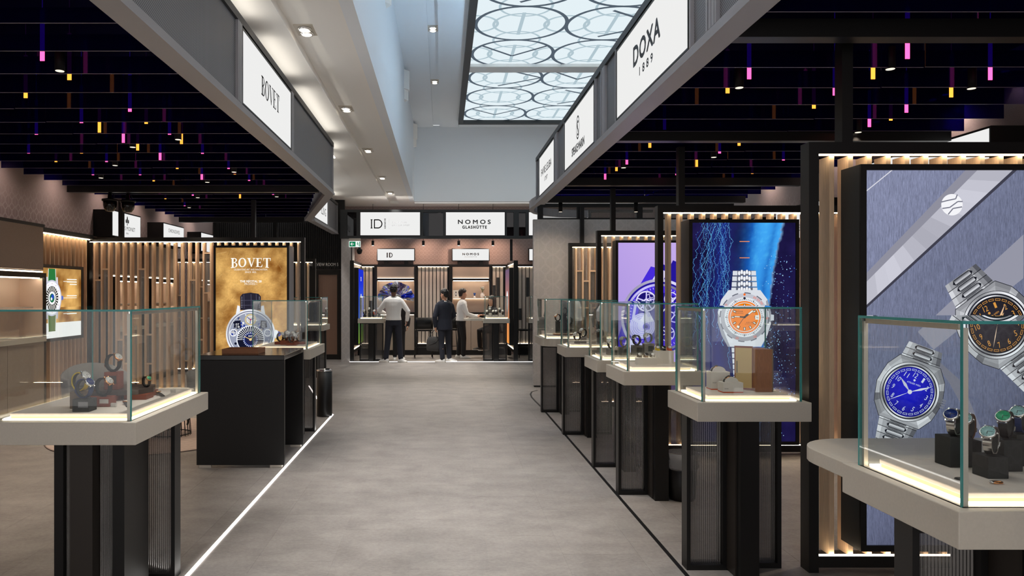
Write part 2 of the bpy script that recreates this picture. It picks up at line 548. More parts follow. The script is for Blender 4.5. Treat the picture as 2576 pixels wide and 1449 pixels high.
class Art:
    """flat print: shapes in (u, v), later ones on top; clipped to a rectangle"""
    def __init__(s, clip=None, step=0.00002):
        s.v = []; s.f = []; s.c = []; s.z = 0.0; s.step = step; s.clip = clip
    def _clip(s, poly):
        if not s.clip: return poly
        x0, x1, y0, y1 = s.clip
        for ax, lim, sg in ((0, x0, 1), (0, x1, -1), (1, y0, 1), (1, y1, -1)):
            out = []
            for i in range(len(poly)):
                a, b = poly[i - 1], poly[i]
                da, db = sg * (a[ax] - lim), sg * (b[ax] - lim)
                if (da >= 0) != (db >= 0):
                    t = da / (da - db)
                    out.append((a[0] + (b[0] - a[0]) * t, a[1] + (b[1] - a[1]) * t))
                if db >= 0: out.append(b)
            poly = out
            if len(poly) < 3: return []
        return poly
    T = None
    def place(s, c=None, rot=0.0, k=1.0):
        if c is None:
            s.T = None
        else:
            ca, sa = math.cos(rot) * k, math.sin(rot) * k
            s.T = lambda p: (c[0] + p[0] * ca - p[1] * sa, c[1] + p[0] * sa + p[1] * ca)
    def raw(s, poly, col, cols=None):
        if s.T: poly = [s.T(q) for q in poly]
        p = s._clip(poly)
        if len(p) < 3: return
        b = len(s.v)
        s.v += [(x, y, s.z) for x, y in p]
        s.f.append(tuple(range(b, b + len(p))))
        s.c += [col] * len(p) if (cols is None or len(p) != len(cols)) else cols
    def up(s):
        s.z += s.step
    def poly(s, pts, col):
        s.up(); s.raw(pts, col)
    def rect(s, x0, x1, y0, y1, col):
        s.poly([(x0, y0), (x1, y0), (x1, y1), (x0, y1)], col)
    def disc(s, c, rx, col, ry=None, n=48):
        s.poly(ngon(c, rx, ry or rx, n), col)
    def ring(s, c, r0, r1, col, n=56, a0=0.0, a1=2 * math.pi, ky=1.0, shade=None):
        s.up()
        for i in range(n):
            a = a0 + (a1 - a0) * i / n; b = a0 + (a1 - a0) * (i + 1) / n
            cc = col if shade is None else tuple(x * shade((a + b) / 2) for x in col)
            s.raw([(c[0] + r0 * math.cos(a), c[1] + r0 * ky * math.sin(a)), (c[0] + r1 * math.cos(a), c[1] + r1 * ky * math.sin(a)),
                   (c[0] + r1 * math.cos(b), c[1] + r1 * ky * math.sin(b)), (c[0] + r0 * math.cos(b), c[1] + r0 * ky * math.sin(b))], cc)
    def line(s, p, q, w, col, w2=None, lift=True):
        if lift: s.up()
        d = Vector((q[0] - p[0], q[1] - p[1]))
        if d.length < 1e-9: return
        n = Vector((-d.y, d.x)).normalized()
        w2 = w if w2 is None else w2
        s.raw([(p[0] - n.x * w / 2, p[1] - n.y * w / 2), (q[0] - n.x * w2 / 2, q[1] - n.y * w2 / 2),
               (q[0] + n.x * w2 / 2, q[1] + n.y * w2 / 2), (p[0] + n.x * w / 2, p[1] + n.y * w / 2)], col)
    def path(s, pts, w, col):
        s.up()
        for a, b in zip(pts[:-1], pts[1:]): s.line(a, b, w, col, lift=False)
    def text(s, txt, c, h, col, width=None, rot=0.0, spacing=1.0, align='c', bold=0.0):
        vs, fs, asp = glyphs(txt, spacing)
        w = width or h * asp
        ca, sa = math.cos(rot), math.sin(rot)
        s.up()
        ox = {'c': -0.5, 'l': 0.0, 'r': -1.0}[align]
        offs = [(0, 0)] if not bold else [(0, 0), (bold, 0), (-bold, 0), (0, bold), (0, -bold)]
        for dx, dy in offs:
            for f in fs:
                pts = []
                for i in f:
                    x = (vs[i][0] + ox) * w + dx; y = (vs[i][1] - 0.5) * h + dy
                    pts.append((c[0] + x * ca - y * sa, c[1] + x * sa + y * ca))
                s.raw(pts, col)
            if bold: s.z += s.step * 0.2
    def field(s, x0, x1, y0, y1, nx, ny, fn):
        s.up()
        for i in range(nx):
            for j in range(ny):
                xa, xb = x0 + (x1 - x0) * i / nx, x0 + (x1 - x0) * (i + 1) / nx
                ya, yb = y0 + (y1 - y0) * j / ny, y0 + (y1 - y0) * (j + 1) / ny
                P = [(xa, ya), (xb, ya), (xb, yb), (xa, yb)]
                s.raw(P, None, [fn(*p) for p in P])
    def build(s, name, mat, parent, o, u, v, w):
        """o origin, u/v in-plane axes, w outward normal"""
        o, u, v, w = Vector(o), Vector(u), Vector(v), Vector(w)
        me = bpy.data.meshes.new(name)
        me.from_pydata([tuple(o + u * a + v * b + w * c) for a, b, c in s.v], [], s.f)
        at = me.attributes.new('print_colour', 'FLOAT_COLOR', 'POINT')
        at.data.foreach_set('color', [x for c in s.c for x in (c[0], c[1], c[2], 1.0)])
        me.materials.append(M[mat])
        me.update()
        ob = bpy.data.objects.new(name, me)
        return link(ob, parent)

# serif capitals for the old-style wordmark, drawn as polygons in a unit-high box
def serif_word(art, word, c, h, w, col, arc=0.0):
    def ellsec(cx, cy, ro, ri, yo, yi, a0, a1, n=14):
        P = []
        for i in range(n):
            a = a0 + (a1 - a0) * i / n; b = a0 + (a1 - a0) * (i + 1) / n
            P.append([(cx + ri * math.cos(a), cy + yi * math.sin(a)), (cx + ro * math.cos(a), cy + yo * math.sin(a)),
                      (cx + ro * math.cos(b), cy + yo * math.sin(b)), (cx + ri * math.cos(b), cy + yi * math.sin(b))])
        return P
    def rc(x0, x1, y0, y1): return [[(x0, y0), (x1, y0), (x1, y1), (x0, y1)]]
    G = {
        'B': (0.78, rc(.10, .32, 0, 1) + rc(0, .42, 0, .08) + rc(0, .42, .92, 1) + rc(.3, .42, .48, .56)
              + ellsec(.40, .27, .36, .19, .27, .21, -math.pi / 2, math.pi / 2) + ellsec(.40, .77, .31, .15, .23, .17, -math.pi / 2, math.pi / 2)),
        'O': (0.98, ellsec(.49, .5, .47, .26, .52, .44, 0, 2 * math.pi, 30)),
        'V': (0.95, [[(.08, .96), (.32, .96), (.58, 0), (.44, 0)], [(.80, .96), (.86, .96), (.54, 0), (.46, .06)]] + rc(0, .40, .94, 1) + rc(.66, .98, .94, 1)),
        'E': (0.80, rc(.10, .32, 0, 1) + rc(0, .72, 0, .06) + rc(0, .68, .94, 1) + rc(.3, .56, .48, .54) + rc(.53, .57, .38, .64) + rc(.64, .68, .76, 1)
              + [[(.60, 0), (.72, 0), (.78, .28), (.73, .28)]]),
        'T': (0.86, rc(.32, .54, 0, 1) + rc(.22, .64, 0, .06) + rc(0, .86, .94, 1) + [[(0, .72), (.05, .72), (.09, .96), (0, .96)], [(.86, .72), (.81, .72), (.77, .96), (.86, .96)]]),
    }
    tot = sum(G[ch][0] for ch in word) + 0.07 * (len(word) - 1)
    x = 0
    art.up()
    for ch in word:
        adv, polys = G[ch]
        for P in polys:
            Q = []
            for px, py in P:
                t = (x + px) / tot - 0.5
                y = py if arc == 0 else py * (1 + arc * (t * t * 4)) - arc * (t * t * 4)
                Q.append((c[0] + t * w, c[1] + (y - 0.5) * h))
            art.raw(Q, col)
        x += adv + 0.07
def ink_text(name, txt, parent, o, u, w_, h, width=None, mat='ink', spacing=1.0, up=(0, 0, 1), thick=0.002, bold=0.0):
    """raised flat lettering centred at o, reading along u, facing w_"""
    vs, fs, asp = glyphs(txt, spacing)
    W = width or h * asp
    o, u, v, n = Vector(o), Vector(u), Vector(up), Vector(w_)
    me = bpy.data.meshes.new(name)
    V, F = [], []
    for i, (dx, dy) in enumerate([(0, 0)] if not bold else [(0, 0), (bold, 0), (-bold, 0), (0, bold), (0, -bold), (bold * 0.7, bold * 0.7), (-bold * 0.7, -bold * 0.7), (bold * 0.7, -bold * 0.7), (-bold * 0.7, bold * 0.7)]):
        q = len(V)
        V += [tuple(o + u * ((a - 0.5) * W + dx) + v * ((b - 0.5) * h + dy) + n * (thick + 0.00004 * i)) for a, b in vs]
        F += [tuple(k + q for k in f) for f in fs]
    me.from_pydata(V, [], F)
    me.materials.append(M[mat])
    me.update()
    return link(bpy.data.objects.new(name, me), parent)

# ================================================================== THE SETTING
# ---- floor: base slab with vinyl tiles laid on it
floor = shell('floor', MB().box(-6.2, 5.8, -3.5, 20.2, -0.12, -0.0012), 'floor')
TW, TL = 0.463, 0.926
tile0 = None
for i in range(-7, 7):
    xa = -0.189 + TW * i
    off = (0.2 + 0.5 * (i % 2) + 0.13 * (i % 3)) * TL
    for j in range(2, 20):
        ya = 2.2 - TL * 2 + off + TL * (j - 1)
        if ya > 17.3: continue
        if tile0 is None:
            g = 0.0007
            tile0 = MB().box(g, TW - g, g, TL - g, -0.0012, 0.0).build('tile', 'floor', floor)
            t = tile0
        else:
            t = tile0.copy(); COL.objects.link(t)
        t.location = (xa, ya, 0)

def floor_strip(pts, w, z0, z1):
    """ribbon along a polyline on the floor"""
    P = [Vector((x, y, 0)) for x, y in pts]
    Lf, Rt = [], []
    for i, p in enumerate(P):
        d = (P[min(i + 1, len(P) - 1)] - P[max(i - 1, 0)]).normalized()
        n = Vector((-d.y, d.x, 0)) * w / 2
        Lf.append(p + n); Rt.append(p - n)
    rs = [[(l.x, l.y, z0), (r.x, r.y, z0), (r.x, r.y, z1), (l.x, l.y, z1)] for l, r in zip(Lf, Rt)]
    return MB().rings(rs, smooth=False)
tag(floor_strip([(-1.443, 1.0), (-1.443, 9.62), (-1.56, 9.80), (-2.3, 12.6)], 0.022, -0.001, 0.004).build('floor_light_strip', 'led_floor'),
    'glowing white light line set into floor beside the black table', 'light strip')
tag(floor_strip([(-2.16, 17.02), (2.2, 17.02)], 0.03, -0.001, 0.004).build('floor_light_strip', 'led_floor'),
    'glowing white floor light line crossing behind the standing people', 'light strip')
shell('trim_1', floor_strip([(1.384, 1.0), (1.384, 10.3), (1.372, 10.8), (1.368, 11.2), (1.39, 11.55), (1.45, 11.85), (1.56, 12.02)], 0.024, -0.001, 0.003), 'black')

# ---- outer walls
shell('wall_left', MB().box(-5.75, -5.55, -3.5, 20.0, 0, 3.95), 'paper_x')
shell('wall_right', MB().box(4.95, 5.15, -3.5, 20.0, 0, 3.95), 'paper_x')
shell('wall_back', MB().box(-5.6, 5.1, 19.05, 19.25, 0, 3.9), 'paper_y')

# ---- white soffit with its recessed channel over the aisle
z = EYE + 2.25
sof = MB()
sof.box(-1.78, -1.32, -3.5, 18.4, z, z + 0.12)
sof.box(-1.09, -0.695, -3.5, 18.4, z, z + 0.12)
sof.box(-1.33, -1.08, -3.5, 18.4, z + 0.07, z + 0.12)
sof.box(-3.6, -1.775, 10.35, 18.4, z, z + 0.12)
sof.box(-5.5, 5.0, 18.4, 20.0, z + 0.001, z + 0.12)
shell('ceiling', sof, 'white_paint')
bk = MB().box(-0.80, -0.69, -3.5, 18.0, z - 0.001, EYE + 4.12)
shell('wall_bulkhead_left', bk, 'cool_paint')
shell('wall_bulkhead_back', MB().box(-0.80, 4.9, 18.0, 18.12, z + 0.003, EYE + 4.12), 'cool_paint')
shell('wall_bulkhead_right', MB().box(4.8, 4.9, -3.5, 18.0, 3.95, EYE + 4.12), 'cool_paint')
zc = EYE + 4.08
up = MB()
up.box(-0.70, -0.23, -3.5, 18.05, zc, zc + 0.1)
up.box(-0.24, -0.06, -3.5, 18.05, zc + 0.06, zc + 0.1)
up.box(-0.07, 0.40, -3.5, 18.05, zc, zc + 0.1)
up.box(3.85, 4.85, -3.5, 18.05, zc, zc + 0.1)
up.box(0.39, 3.86, 17.25, 18.05, zc, zc + 0.1)
shell('ceiling', up, 'cool_paint')

# ---- backlit patterned ceiling panels
def sky_mat():
    m, nt, out = new_mat('backlit_ceiling_glass')
    e = N(nt, 'Emission')
    g = N(nt, 'NewGeometry')
    s = N(nt, 'SeparateXYZ')
    L(nt, g, 'Position', s, 0)
    def mth(op, x, y=None):
        n = N(nt, 'Math', operation=op)
        for i, v in enumerate((x, y)):
            if v is None: continue
            if isinstance(v, (int, float)): n.inputs[i].default_value = v
            else: nt.links.new(v, n.inputs[i])
        return n.outputs[0]
    P = 1.37
    u = mth('DIVIDE', mth('SUBTRACT', s.outputs['X'], 0.50), P)
    v = mth('DIVIDE', mth('SUBTRACT', s.outputs['Y'], 10.33), P)
    def ring(du, dv, r, w, k=1.0):
        fu = mth('SUBTRACT', mth('FRACT', mth('ADD', mth('MULTIPLY', u, k), du)), 0.5)
        fv = mth('SUBTRACT', mth('FRACT', mth('ADD', mth('MULTIPLY', v, k), dv)), 0.5)
        d = mth('SQRT', mth('ADD', mth('MULTIPLY', fu, fu), mth('MULTIPLY', fv, fv)))
        return mth('LESS_THAN', mth('ABSOLUTE', mth('SUBTRACT', d, r)), w)
    a = mth('MAXIMUM', ring(0.0, 0.0, 0.30, 0.016), ring(0.5, 0.0, 0.24, 0.016))
    a = mth('MAXIMUM', a, ring(0.0, 0.5, 0.27, 0.014))
    fu = mth('SUBTRACT', mth('FRACT', u), 0.5)
    fv = mth('SUBTRACT', mth('FRACT', v), 0.5)
    bar = mth('MULTIPLY', mth('LESS_THAN', mth('ABSOLUTE', fu), 0.02), mth('LESS_THAN', mth('ABSOLUTE', fv), 0.33))
    a = mth('MAXIMUM', a, bar)
    mx = N(nt, 'MixRGB')
    nt.links.new(a, mx.inputs[0])
    mx.inputs[1].default_value = (*rgb(220, 232, 237), 1)
    mx.inputs[2].default_value = (*rgb(170, 190, 199), 1)
    L(nt, mx, 0, e, 0)
    e.inputs[1].default_value = SKY_STRENGTH
    L(nt, e, 0, out, 0)
    return m
M['sky_panel'] = sky_mat()
sky = thing('ceiling_light_panel', 'huge backlit ceiling panel printed with interlocking dark circles', 'light panel', (2.1, 13.0, zc))
SX0, SX1 = 0.375, 3.90
for k, (xa, xb, ya, yb) in enumerate([(SX0, SX0 + 0.11, 4.9, 17.3), (SX1 - 0.11, SX1, 4.9, 17.3), (SX0 + 0.11, SX1 - 0.11, 17.12, 17.3), (SX0 + 0.11, SX1 - 0.11, 4.9, 5.08)]):
    box('frame_rail', 'dark_metal', sky, xa, xb, ya, yb, zc - 0.10, zc + 0.08)
for ya in (12.92, 8.82):
    box('cross_beam', 'white_paint', sky, SX0 + 0.11, SX1 - 0.11, ya, ya + 0.34, zc - 0.085, zc + 0.06)
for ya, yb in ((13.26, 17.12), (9.16, 12.92), (5.08, 8.82)):
    pn = box('glass_panel', 'sky_panel', sky, SX0 + 0.10, SX1 - 0.10, ya - 0.005, yb + 0.005, zc - 0.03, zc - 0.01)
    # dark printed circles on the face of this panel
    P = 1.37
    pr = Art(clip=(SX0 + 0.11, SX1 - 0.11, ya, yb), step=0.0)
    for i in range(0, 3):
        for j in range(-4, 6):
            cx, cy = 0.50 + P * (i + 0.5), 10.33 + P * (j + 0.5)
            if cy < ya - P or cy > yb + P: continue
            pr.ring((cx, cy), P * 0.478, P * 0.520, rgb(82, 94, 106), 48)
            ty = (i * 2 + j) % 3
            r = P * 0.5
            if ty == 1:
                for sg in (-1, 1):
                    pr.line((cx + sg * r * 0.78, cy - r * 0.6), (cx, cy - r * 1.0 + r * 1.15), 0.052, rgb(82, 94, 106))
            elif ty == 2:
                for sg in (-1, 1):
                    pr.line((cx - r * 0.15, cy + sg * r * 0.78), (cx + r * 0.98, cy), 0.052, rgb(82, 94, 106))
    me = pr
    o = Art.build(me, 'printed_circles', 'print', pn, (0, 0, zc - 0.033), (1, 0, 0), (0, 1, 0), (0, 0, -1))

# ---- recessed twin downlights in the soffit channel and in the high ceiling
def spot(name, loc, aim, watts, size, col=(1, 0.86, 0.70), blend=0.7, rad=0.05, parent=None):
    ld = bpy.data.lights.new(name, 'SPOT')
    ld.energy = watts; ld.color = col; ld.spot_size = R(size); ld.spot_blend = blend; ld.shadow_soft_size = rad
    lo = bpy.data.objects.new(name, ld)
    COL.objects.link(lo)
    lo.location = loc
    lo.rotation_euler = (Vector(aim) - Vector(loc)).to_track_quat('-Z', 'Y').to_euler()
    if parent is not None:
        lo.parent = parent
        lo.matrix_parent_inverse = Matrix.Translation(-ROOT_AT[parent.name])
    return lo
def twin_downlight(x, y, zz, label, watts, group):
    t = thing('recessed_downlight', label, 'downlight', (x, y, zz), group)
    m = MB()
    w = 0.085
    m.box(x - w, x + w, y - w * 1.5, y + w * 1.5, zz - 0.012, zz)
    m.build('plate', 'alu', t)
    for dy in (-0.055, 0.055):
        MB().lathe([(0.058, zz - 0.03), (0.062, zz - 0.012), (0.048, zz - 0.014)], (x, y + dy, 0), 18).build('bezel', 'chrome', t)
        MB().lathe([(0.044, zz - 0.0315), (0.046, zz - 0.029)], (x, y + dy, 0), 16).build('lens', 'lamp_warm', t)
    high = zz > 5
    spot('downlight_beam', (x, y, zz - 0.06), (x + (0.3 if high else 1.1), y + (1.1 if 14 < y < 16 else 0.0), 0), watts * (1.45 if y < 7.5 else 0.72 if y < 14 else 1.0), 40 if high else 58, (1, 0.97, 0.93), 0.9, 0.06, t)
for k, y in enumerate((-1.72, 1.0, 3.72, 6.44, 9.18, 11.85, 14.65, 16.85)):
    twin_downlight(-1.205, y, z + 0.072, '%s square twin downlight in the soffit channel, counted from the back wall' % ('eighth', 'seventh', 'sixth', 'fifth', 'fourth', 'third', 'second', 'first')[k], SOFFIT_W, 'soffit downlights')
for y, w_ in ((2.8, 'fifth'), (5.7, 'fourth'), (8.6, 'third'), (11.43, 'second'), (14.3, 'first')):
    twin_downlight(-0.15, y, zc + 0.062, 'twin downlight in high ceiling beside patterned panel, %s from the back' % w_, SOFFIT_W, 'high ceiling downlights')
twin_downlight(-2.85, 16.4, z + 0.0, 'added square twin downlight in the soffit before the interview room', 110, 'soffit downlights')  # extra lamp added to brighten the interview room lettering
# white wall sconces on the bulkhead
for y, w_ in ((8.9, 'third'), (13.3, 'second'), (17.5, 'first')):
    t = thing('wall_sconce', 'white angular sconce high on the pale bulkhead, %s from the back' % w_, 'wall lamp', (-0.69, y, 5.2), 'bulkhead sconces')
    m = MB()
    m.prism([(-0.69, y - 0.17), (-0.60, y - 0.05), (-0.60, y + 0.05), (-0.69, y + 0.17)], 5.28, 5.62)
    m.build('shade', 'white_paint', t)
    MB().prism([(-0.69, y - 0.10), (-0.62, y), (-0.69, y + 0.10)], 5.10, 5.28).build('lower_shade', 'white_paint', t)


# ---- black lids over the two islands, with hanging acrylic baffles
BZ = EYE + 1.45
def lid(name, m):
    return shell(name, m, 'black')
ml = MB().box(-5.56, -1.62, -3.5, 10.6, 3.72, 3.80)
ml.prism([(-5.56, 10.59), (-1.62, 10.59), (-2.75, 15.0), (-5.56, 15.0)], 3.72, 3.80)
ceil_l = lid('ceiling_left', ml)
ceil_r = lid('ceiling_right', MB().box(1.56, 4.96, -3.5, 9.7, 3.72, 3.80))
def baffle_mesh(name, x0, x1):
    m = MB()
    t = 0.004
    m.box(x0, x1, -t, t, 0.0015, 0.26, 0)
    m.box(x0, x1, -t, t, 0, 0.0015, 1)
    return m
_bcache = {}
def baffle(parent, x0, x1, y, dz=0.0):
    k = (round(x0, 3), round(x1, 3))
    if k in _bcache:
        o = _bcache[k].copy(); COL.objects.link(o); o.parent = parent
    else:
        o = baffle_mesh('baffle', x0, x1).build('baffle', ['baffle', 'baffle_edge'], parent)
        _bcache[k] = o
    o.location = (0, y, BZ + dz)
YL = [3.94 + 0.455 * k for k in range(-2, 23)]
for y in YL:
    xr = -1.75 if y < 10.2 else -1.75 - 0.85 * (y - 10.2) / 3.8
    baffle(ceil_l, -5.12, -3.375, y)
    baffle(ceil_l, -3.365, xr, y, 0.003)
YR = [4.24 + 0.465 * k for k in range(-2, 16)]
for y in YR:
    baffle(ceil_r, 1.62, 3.095, y)
    baffle(ceil_r, 3.105, 4.68, y, 0.003)

# hanging rods of light: three bright filaments side by side in a clear holder
def rod_mesh():
    m = MB()
    for dx in (-0.010, 0, 0.010):
        m.box(dx - 0.0032, dx + 0.0032, -0.003, 0.003, 0, 0.30)
    m.box(-0.0135, 0.0135, -0.0025, 0.0025, 0.29, 0.32)
    m.box(-0.002, 0.002, -0.002, 0.002, 0.32, 0.67)
    return m
_rod = {}
def rod(x, y, kind, side):
    if kind not in _rod:
        o = rod_mesh().build('light_rod', 'rod_' + kind); _rod[kind] = o
    else:
        o = _rod[kind].copy(); COL.objects.link(o)
    o.location = (x, y, 3.05)
    tag(o, 'thin glowing %s light rod hanging among baffles %s' % (kind, side), 'light rod', '%s rods, %s' % (kind, side))
_dl = [None]
def hung_downlight(x, y, side, watts=SPOT_W, lit=True, z=3.045, aim=None):
    if _dl[0] is None:
        t = local_thing('pendant_downlight', '', 'downlight')
        MB().lathe([(0.029, 0.0), (0.031, 0.0), (0.031, 0.14), (0.01, 0.145)], (0, 0, 0), 16).build('can', 'can_black', t)
        MB().lathe([(0.0265, -0.002), (0.027, 0.001)], (0, 0, 0), 16).build('lens', 'lamp_dim', t)
        MB().tube([(0, 0, 0.14), (0, 0, 0.67)], 0.005, 6).build('stem', 'can_black', t)
        _dl[0] = t
    else:
        t = copy_tree(_dl[0])
    t.location = (x, y, z)
    ROOT_AT[t.name] = Vector((x, y, z))
    tag(t, 'small black cylinder downlight hanging among baffles %s' % side, 'downlight', 'cylinder downlights, %s' % side)
    if lit:
        spot('downlight_beam', (x, y, z - 0.015), aim or (x + 0.001, y, 0), watts, 86, (1, 0.84, 0.66), 0.8, 0.04, t)
SL, SR = 'above the black table side', 'above the blue poster side'
for i, (x, ys) in enumerate([(-2.5, (-0.9, 1.9, 4.57, 5.85, 6.70, 7.62, 8.55, 9.46, 10.8)), (-3.08, (4.12, 6.24, 7.06, 7.98, 9.36, 10.4)), (-3.72, (-0.5, 2.7, 5.02, 6.7, 8.1, 9.0, 10.9)), (-4.3, (5.9, 7.6, 9.0, 10.4, 12.2))]):
    for k, y in enumerate(ys):
        rod(x, y, 'pink', SL)
        if k % 2 == 0:
            hung_downlight(x + 0.01, y + 0.19, SL, (SPOT_W if x > -3.5 else SPOT_W * 2.2) * (2.4 if y < 3 else 1.0))
for x, ys in [(-2.54, (4.98, 6.27, 7.12, 8.95, 10.0)), (-3.1, (5.44, 6.61, 7.44, 8.55, 11.2)), (-3.75, (4.55, 7.6, 9.5)), (-4.28, (6.3, 8.1, 11.3))]:
    for y in ys: rod(x, y, 'orange', SL)
for i, (x, ys) in enumerate([(2.08, (-1.0, 1.2, 4.96, 6.85, 8.25, 9.35)), (2.88, (4.53, 5.37, 7.6, 9.0)), (3.73, (0.6, 2.6, 4.98, 5.88, 6.39, 8.0, 9.4))]):
    for k, y in enumerate(ys):
        rod(x, y, 'pink', SR)
        if k % 2 == 0:
            hung_downlight(x + 0.01, y + 0.19, SR, SPOT_W if x < 3.5 else SPOT_W * 1.0)
hung_downlight(1.80, 11.15, SR, 42, z=2.836, aim=(1.8, 12.42, 1.5)); hung_downlight(2.95, 11.15, SR, 42, z=2.836, aim=(2.9, 12.42, 1.5))  # two extra lamps added under the beam to brighten the pale end wall
for x, ys in [(2.07, (5.31, 7.3, 8.7)), (2.92, (4.96, 5.75, 7.2, 8.4)), (3.77, (5.42, 6.15, 7.6, 8.9))]:
    for y in ys: rod(x, y, 'orange', SR)

# ---- black cross beams carrying the baffles, with drop posts down to the slatted screens
def beam(name, x0, x1, y):
    return shell(name, MB().box(x0, x1, y - 0.05, y + 0.05, EYE + 1.376, EYE + 1.475), 'black')
for k, y in enumerate((3.98, 6.66, 9.40, 11.15)):
    beam('trim_%d' % (10 + k), 1.58, 4.60, y)
for k, (y, x1) in enumerate(((4.55 - 2.6, -1.7), (10.02, -1.7), (14.25, -2.7))):
    beam('trim_%d' % (20 + k), -5.12, x1, y)

# ---- grey metal fascias with mesh grilles; lit signs hang in their openings
FZ0, FZ1 = EYE + 1.374, EYE + 2.10
def fascia_run(name, x, sg, y0, y1, cuts, panels):
    """x: face toward the aisle, sg +1 when that face looks to +x"""
    t = thing(name, None, None, (x, (y0 + y1) / 2, FZ0), kind='structure')
    b = x - sg * 0.14
    xa, xb = min(x, b), max(x, b)
    soft(box('bottom_rail', 'grey_metal', t, xa, xb, y0, y1, FZ0, FZ0 + 0.062), 0.004)
    lx = x + sg * 0.012
    box('drip_edge', 'grey_metal', t, min(x, lx), max(x, lx), y0, y1, FZ0 - 0.004, FZ0 + 0.022)
    box('top_rail', 'dark_metal', t, xa, xb, y0, y1, FZ1 - 0.06, FZ1)
    for c in cuts:
        for d in (-0.022, 0.022):
            box('mullion', 'grey_metal', t, min(x, x - sg * 0.05), max(x, x - sg * 0.05), c + d - 0.018, c + d + 0.018, FZ0 + 0.062, FZ1 - 0.06)
    for a, bb in panels:
        xm = x - sg * 0.022
        box('grille', 'grille', t, min(xm, xm - sg * 0.02), max(xm, xm - sg * 0.02), a, bb, FZ0 + 0.06, FZ1 - 0.06)
        for e in (a, bb):
            box('stile', 'grey_metal', t, min(x, x - sg * 0.03), max(x, x - sg * 0.03), e - 0.012, e + 0.012, FZ0 + 0.062, FZ1 - 0.06)
    box('back_sheet', 'black', t, min(b, b + sg * 0.01), max(b, b + sg * 0.01), y0, y1, FZ0 + 0.06, FZ1 - 0.06)
    return t
XR, XL = 1.45, -1.52
fascia_run('trim_2', XR, -1, -2.5, 11.38, [1.24, 3.95, 6.62, 9.36], [(0.6, 1.18), (1.3, 1.6), (3.45, 3.89), (4.02, 4.29), (6.14, 6.56), (6.70, 6.97), (8.74, 9.28), (9.44, 9.51), (11.02, 11.34)])
fascia_run('trim_3', XL, 1, -2.5, 10.24, [2.3, 5.52, 7.42], [(-1.0, 2.2), (2.4, 5.46), (7.48, 10.2)])
# angled end of this island, then the run along the cross aisle
def slab_between(p, q, th, z0, z1):
    d = Vector((q[0] - p[0], q[1] - p[1])).normalized()
    n = Vector((-d.y, d.x)) * th
    return MB().prism([p, q, (q[0] + n.x, q[1] + n.y), (p[0] + n.x, p[1] + n.y)], z0, z1)
t = thing('trim_4', None, None, (-2.0, 12.1, FZ0), kind='structure')
slab_between((-1.52, 10.24), (-2.52, 14.0), 0.12, FZ0, FZ0 + 0.062).build('bottom_rail', 'grey_metal', t)
slab_between((-1.52, 10.24), (-2.52, 14.0), 0.12, FZ1 - 0.06, FZ1).build('top_rail', 'dark_metal', t)
slab_between((-1.54, 10.24), (-2.54, 14.0), 0.02, FZ0 + 0.06, FZ1 - 0.06).build('grille', 'grille', t)
fascia_run('trim_5', -2.44, 1, 13.95, 17.1, [15.62], [(15.68, 17.05)])
# rounded end of the far island
arc = [(1.45, 11.38), (1.425, 11.7), (1.425, 12.0), (1.47, 12.35), (1.58, 12.7), (1.78, 13.0), (2.1, 13.25), (2.6, 13.35)]
shell('trim_6', floor_strip([(x + 0.04, y) for x, y in arc], 0.08, FZ0 - 0.0, FZ0 + 0.13), 'grey_metal')

def lit_sign(label, x, sg, y0, y1, z0, z1, writer, frame=0.008):
    t = thing('illuminated_sign', label, 'sign', (x, (y0 + y1) / 2, z0))
    d = -sg * 0.09
    a = x - sg * 0.006
    box('light_panel', 'sign_white', t, min(a, a + d), max(a, a + d), y0 + 0.002, y1 - 0.002, z0, z1)
    for (ya, yb, za, zb) in ((y0 - 0.012, y1 + 0.012, z0 - 0.012, z0), (y0 - 0.012, y1 + 0.012, z1, z1 + 0.012), (y0 - 0.012, y0, z0, z1), (y1, y1 + 0.012, z0, z1)):
        box('frame_bar', 'dark_metal', t, min(x, a + d), max(x, a + d), ya, yb, za, zb)
    writer(t, a)
    return t
def wr(sg, yc):
    u = (0, sg, 0); w = (sg, 0, 0)
    def put(t, a, txt, z, h, width, sp=1.0, mat='ink', dy=0, bold=0.0):
        ink_text('lettering', txt, t, (a, yc + dy, z), u, w, h, width, mat, sp, bold=bold)
    return put
def w_doxa(t, a):
    p = wr(-1, 5.23)
    p(t, a, 'DOXA', 3.39, 0.145, 0.68, 1.1, bold=0.007); p(t, a, '1889', 3.235, 0.06, 0.34, 1.8, bold=0.003)
lit_sign('bright sign lettered with four large capitals above 1889', XR, -1, 4.33, 6.10, 3.052, 3.61, w_doxa)
def w_speake(t, a):
    p = wr(-1, 7.86)
    A = Art(step=0.0)
    A.ring((0, 0), 0.080, 0.095, (0.02, 0.02, 0.02), 40, ky=1.35)
    A.ring((0, 0.03), 0.02, 0.05, (0.02, 0.02, 0.02), 20, 0.4, 4.6)
    A.ring((0, -0.05), 0.015, 0.04, (0.02, 0.02, 0.02), 20, 3.6, 8.0)
    A.line((-0.03, 0.06), (0.03, -0.09), 0.025, (0.02, 0.02, 0.02))
    A.build('emblem', 'print_plain', t, (a - 0.002, 7.86, 3.38), (0, -1, 0), (0, 0, 1), (-1, 0, 0))
    p(t, a, 'SPEAKE\u00b7MARIN', 3.17, 0.085, 0.72, bold=0.005)
lit_sign('bright sign with oval emblem over a condensed serif wordmark', XR, -1, 7.02, 8.70, 3.052, 3.61, w_speake)
def w_favre(t, a):
    p = wr(-1, 10.27)
    p(t, a, 'FAVRE LEUBA', 3.36, 0.10, 1.0, bold=0.003); p(t, a, '1737', 3.22, 0.055, 0.30, bold=0.002)
lit_sign('bright sign lettered FAVRE LEUBA and 1737 at rounded island end', XR, -1, 9.54, 10.98, 3.052, 3.61, w_favre)
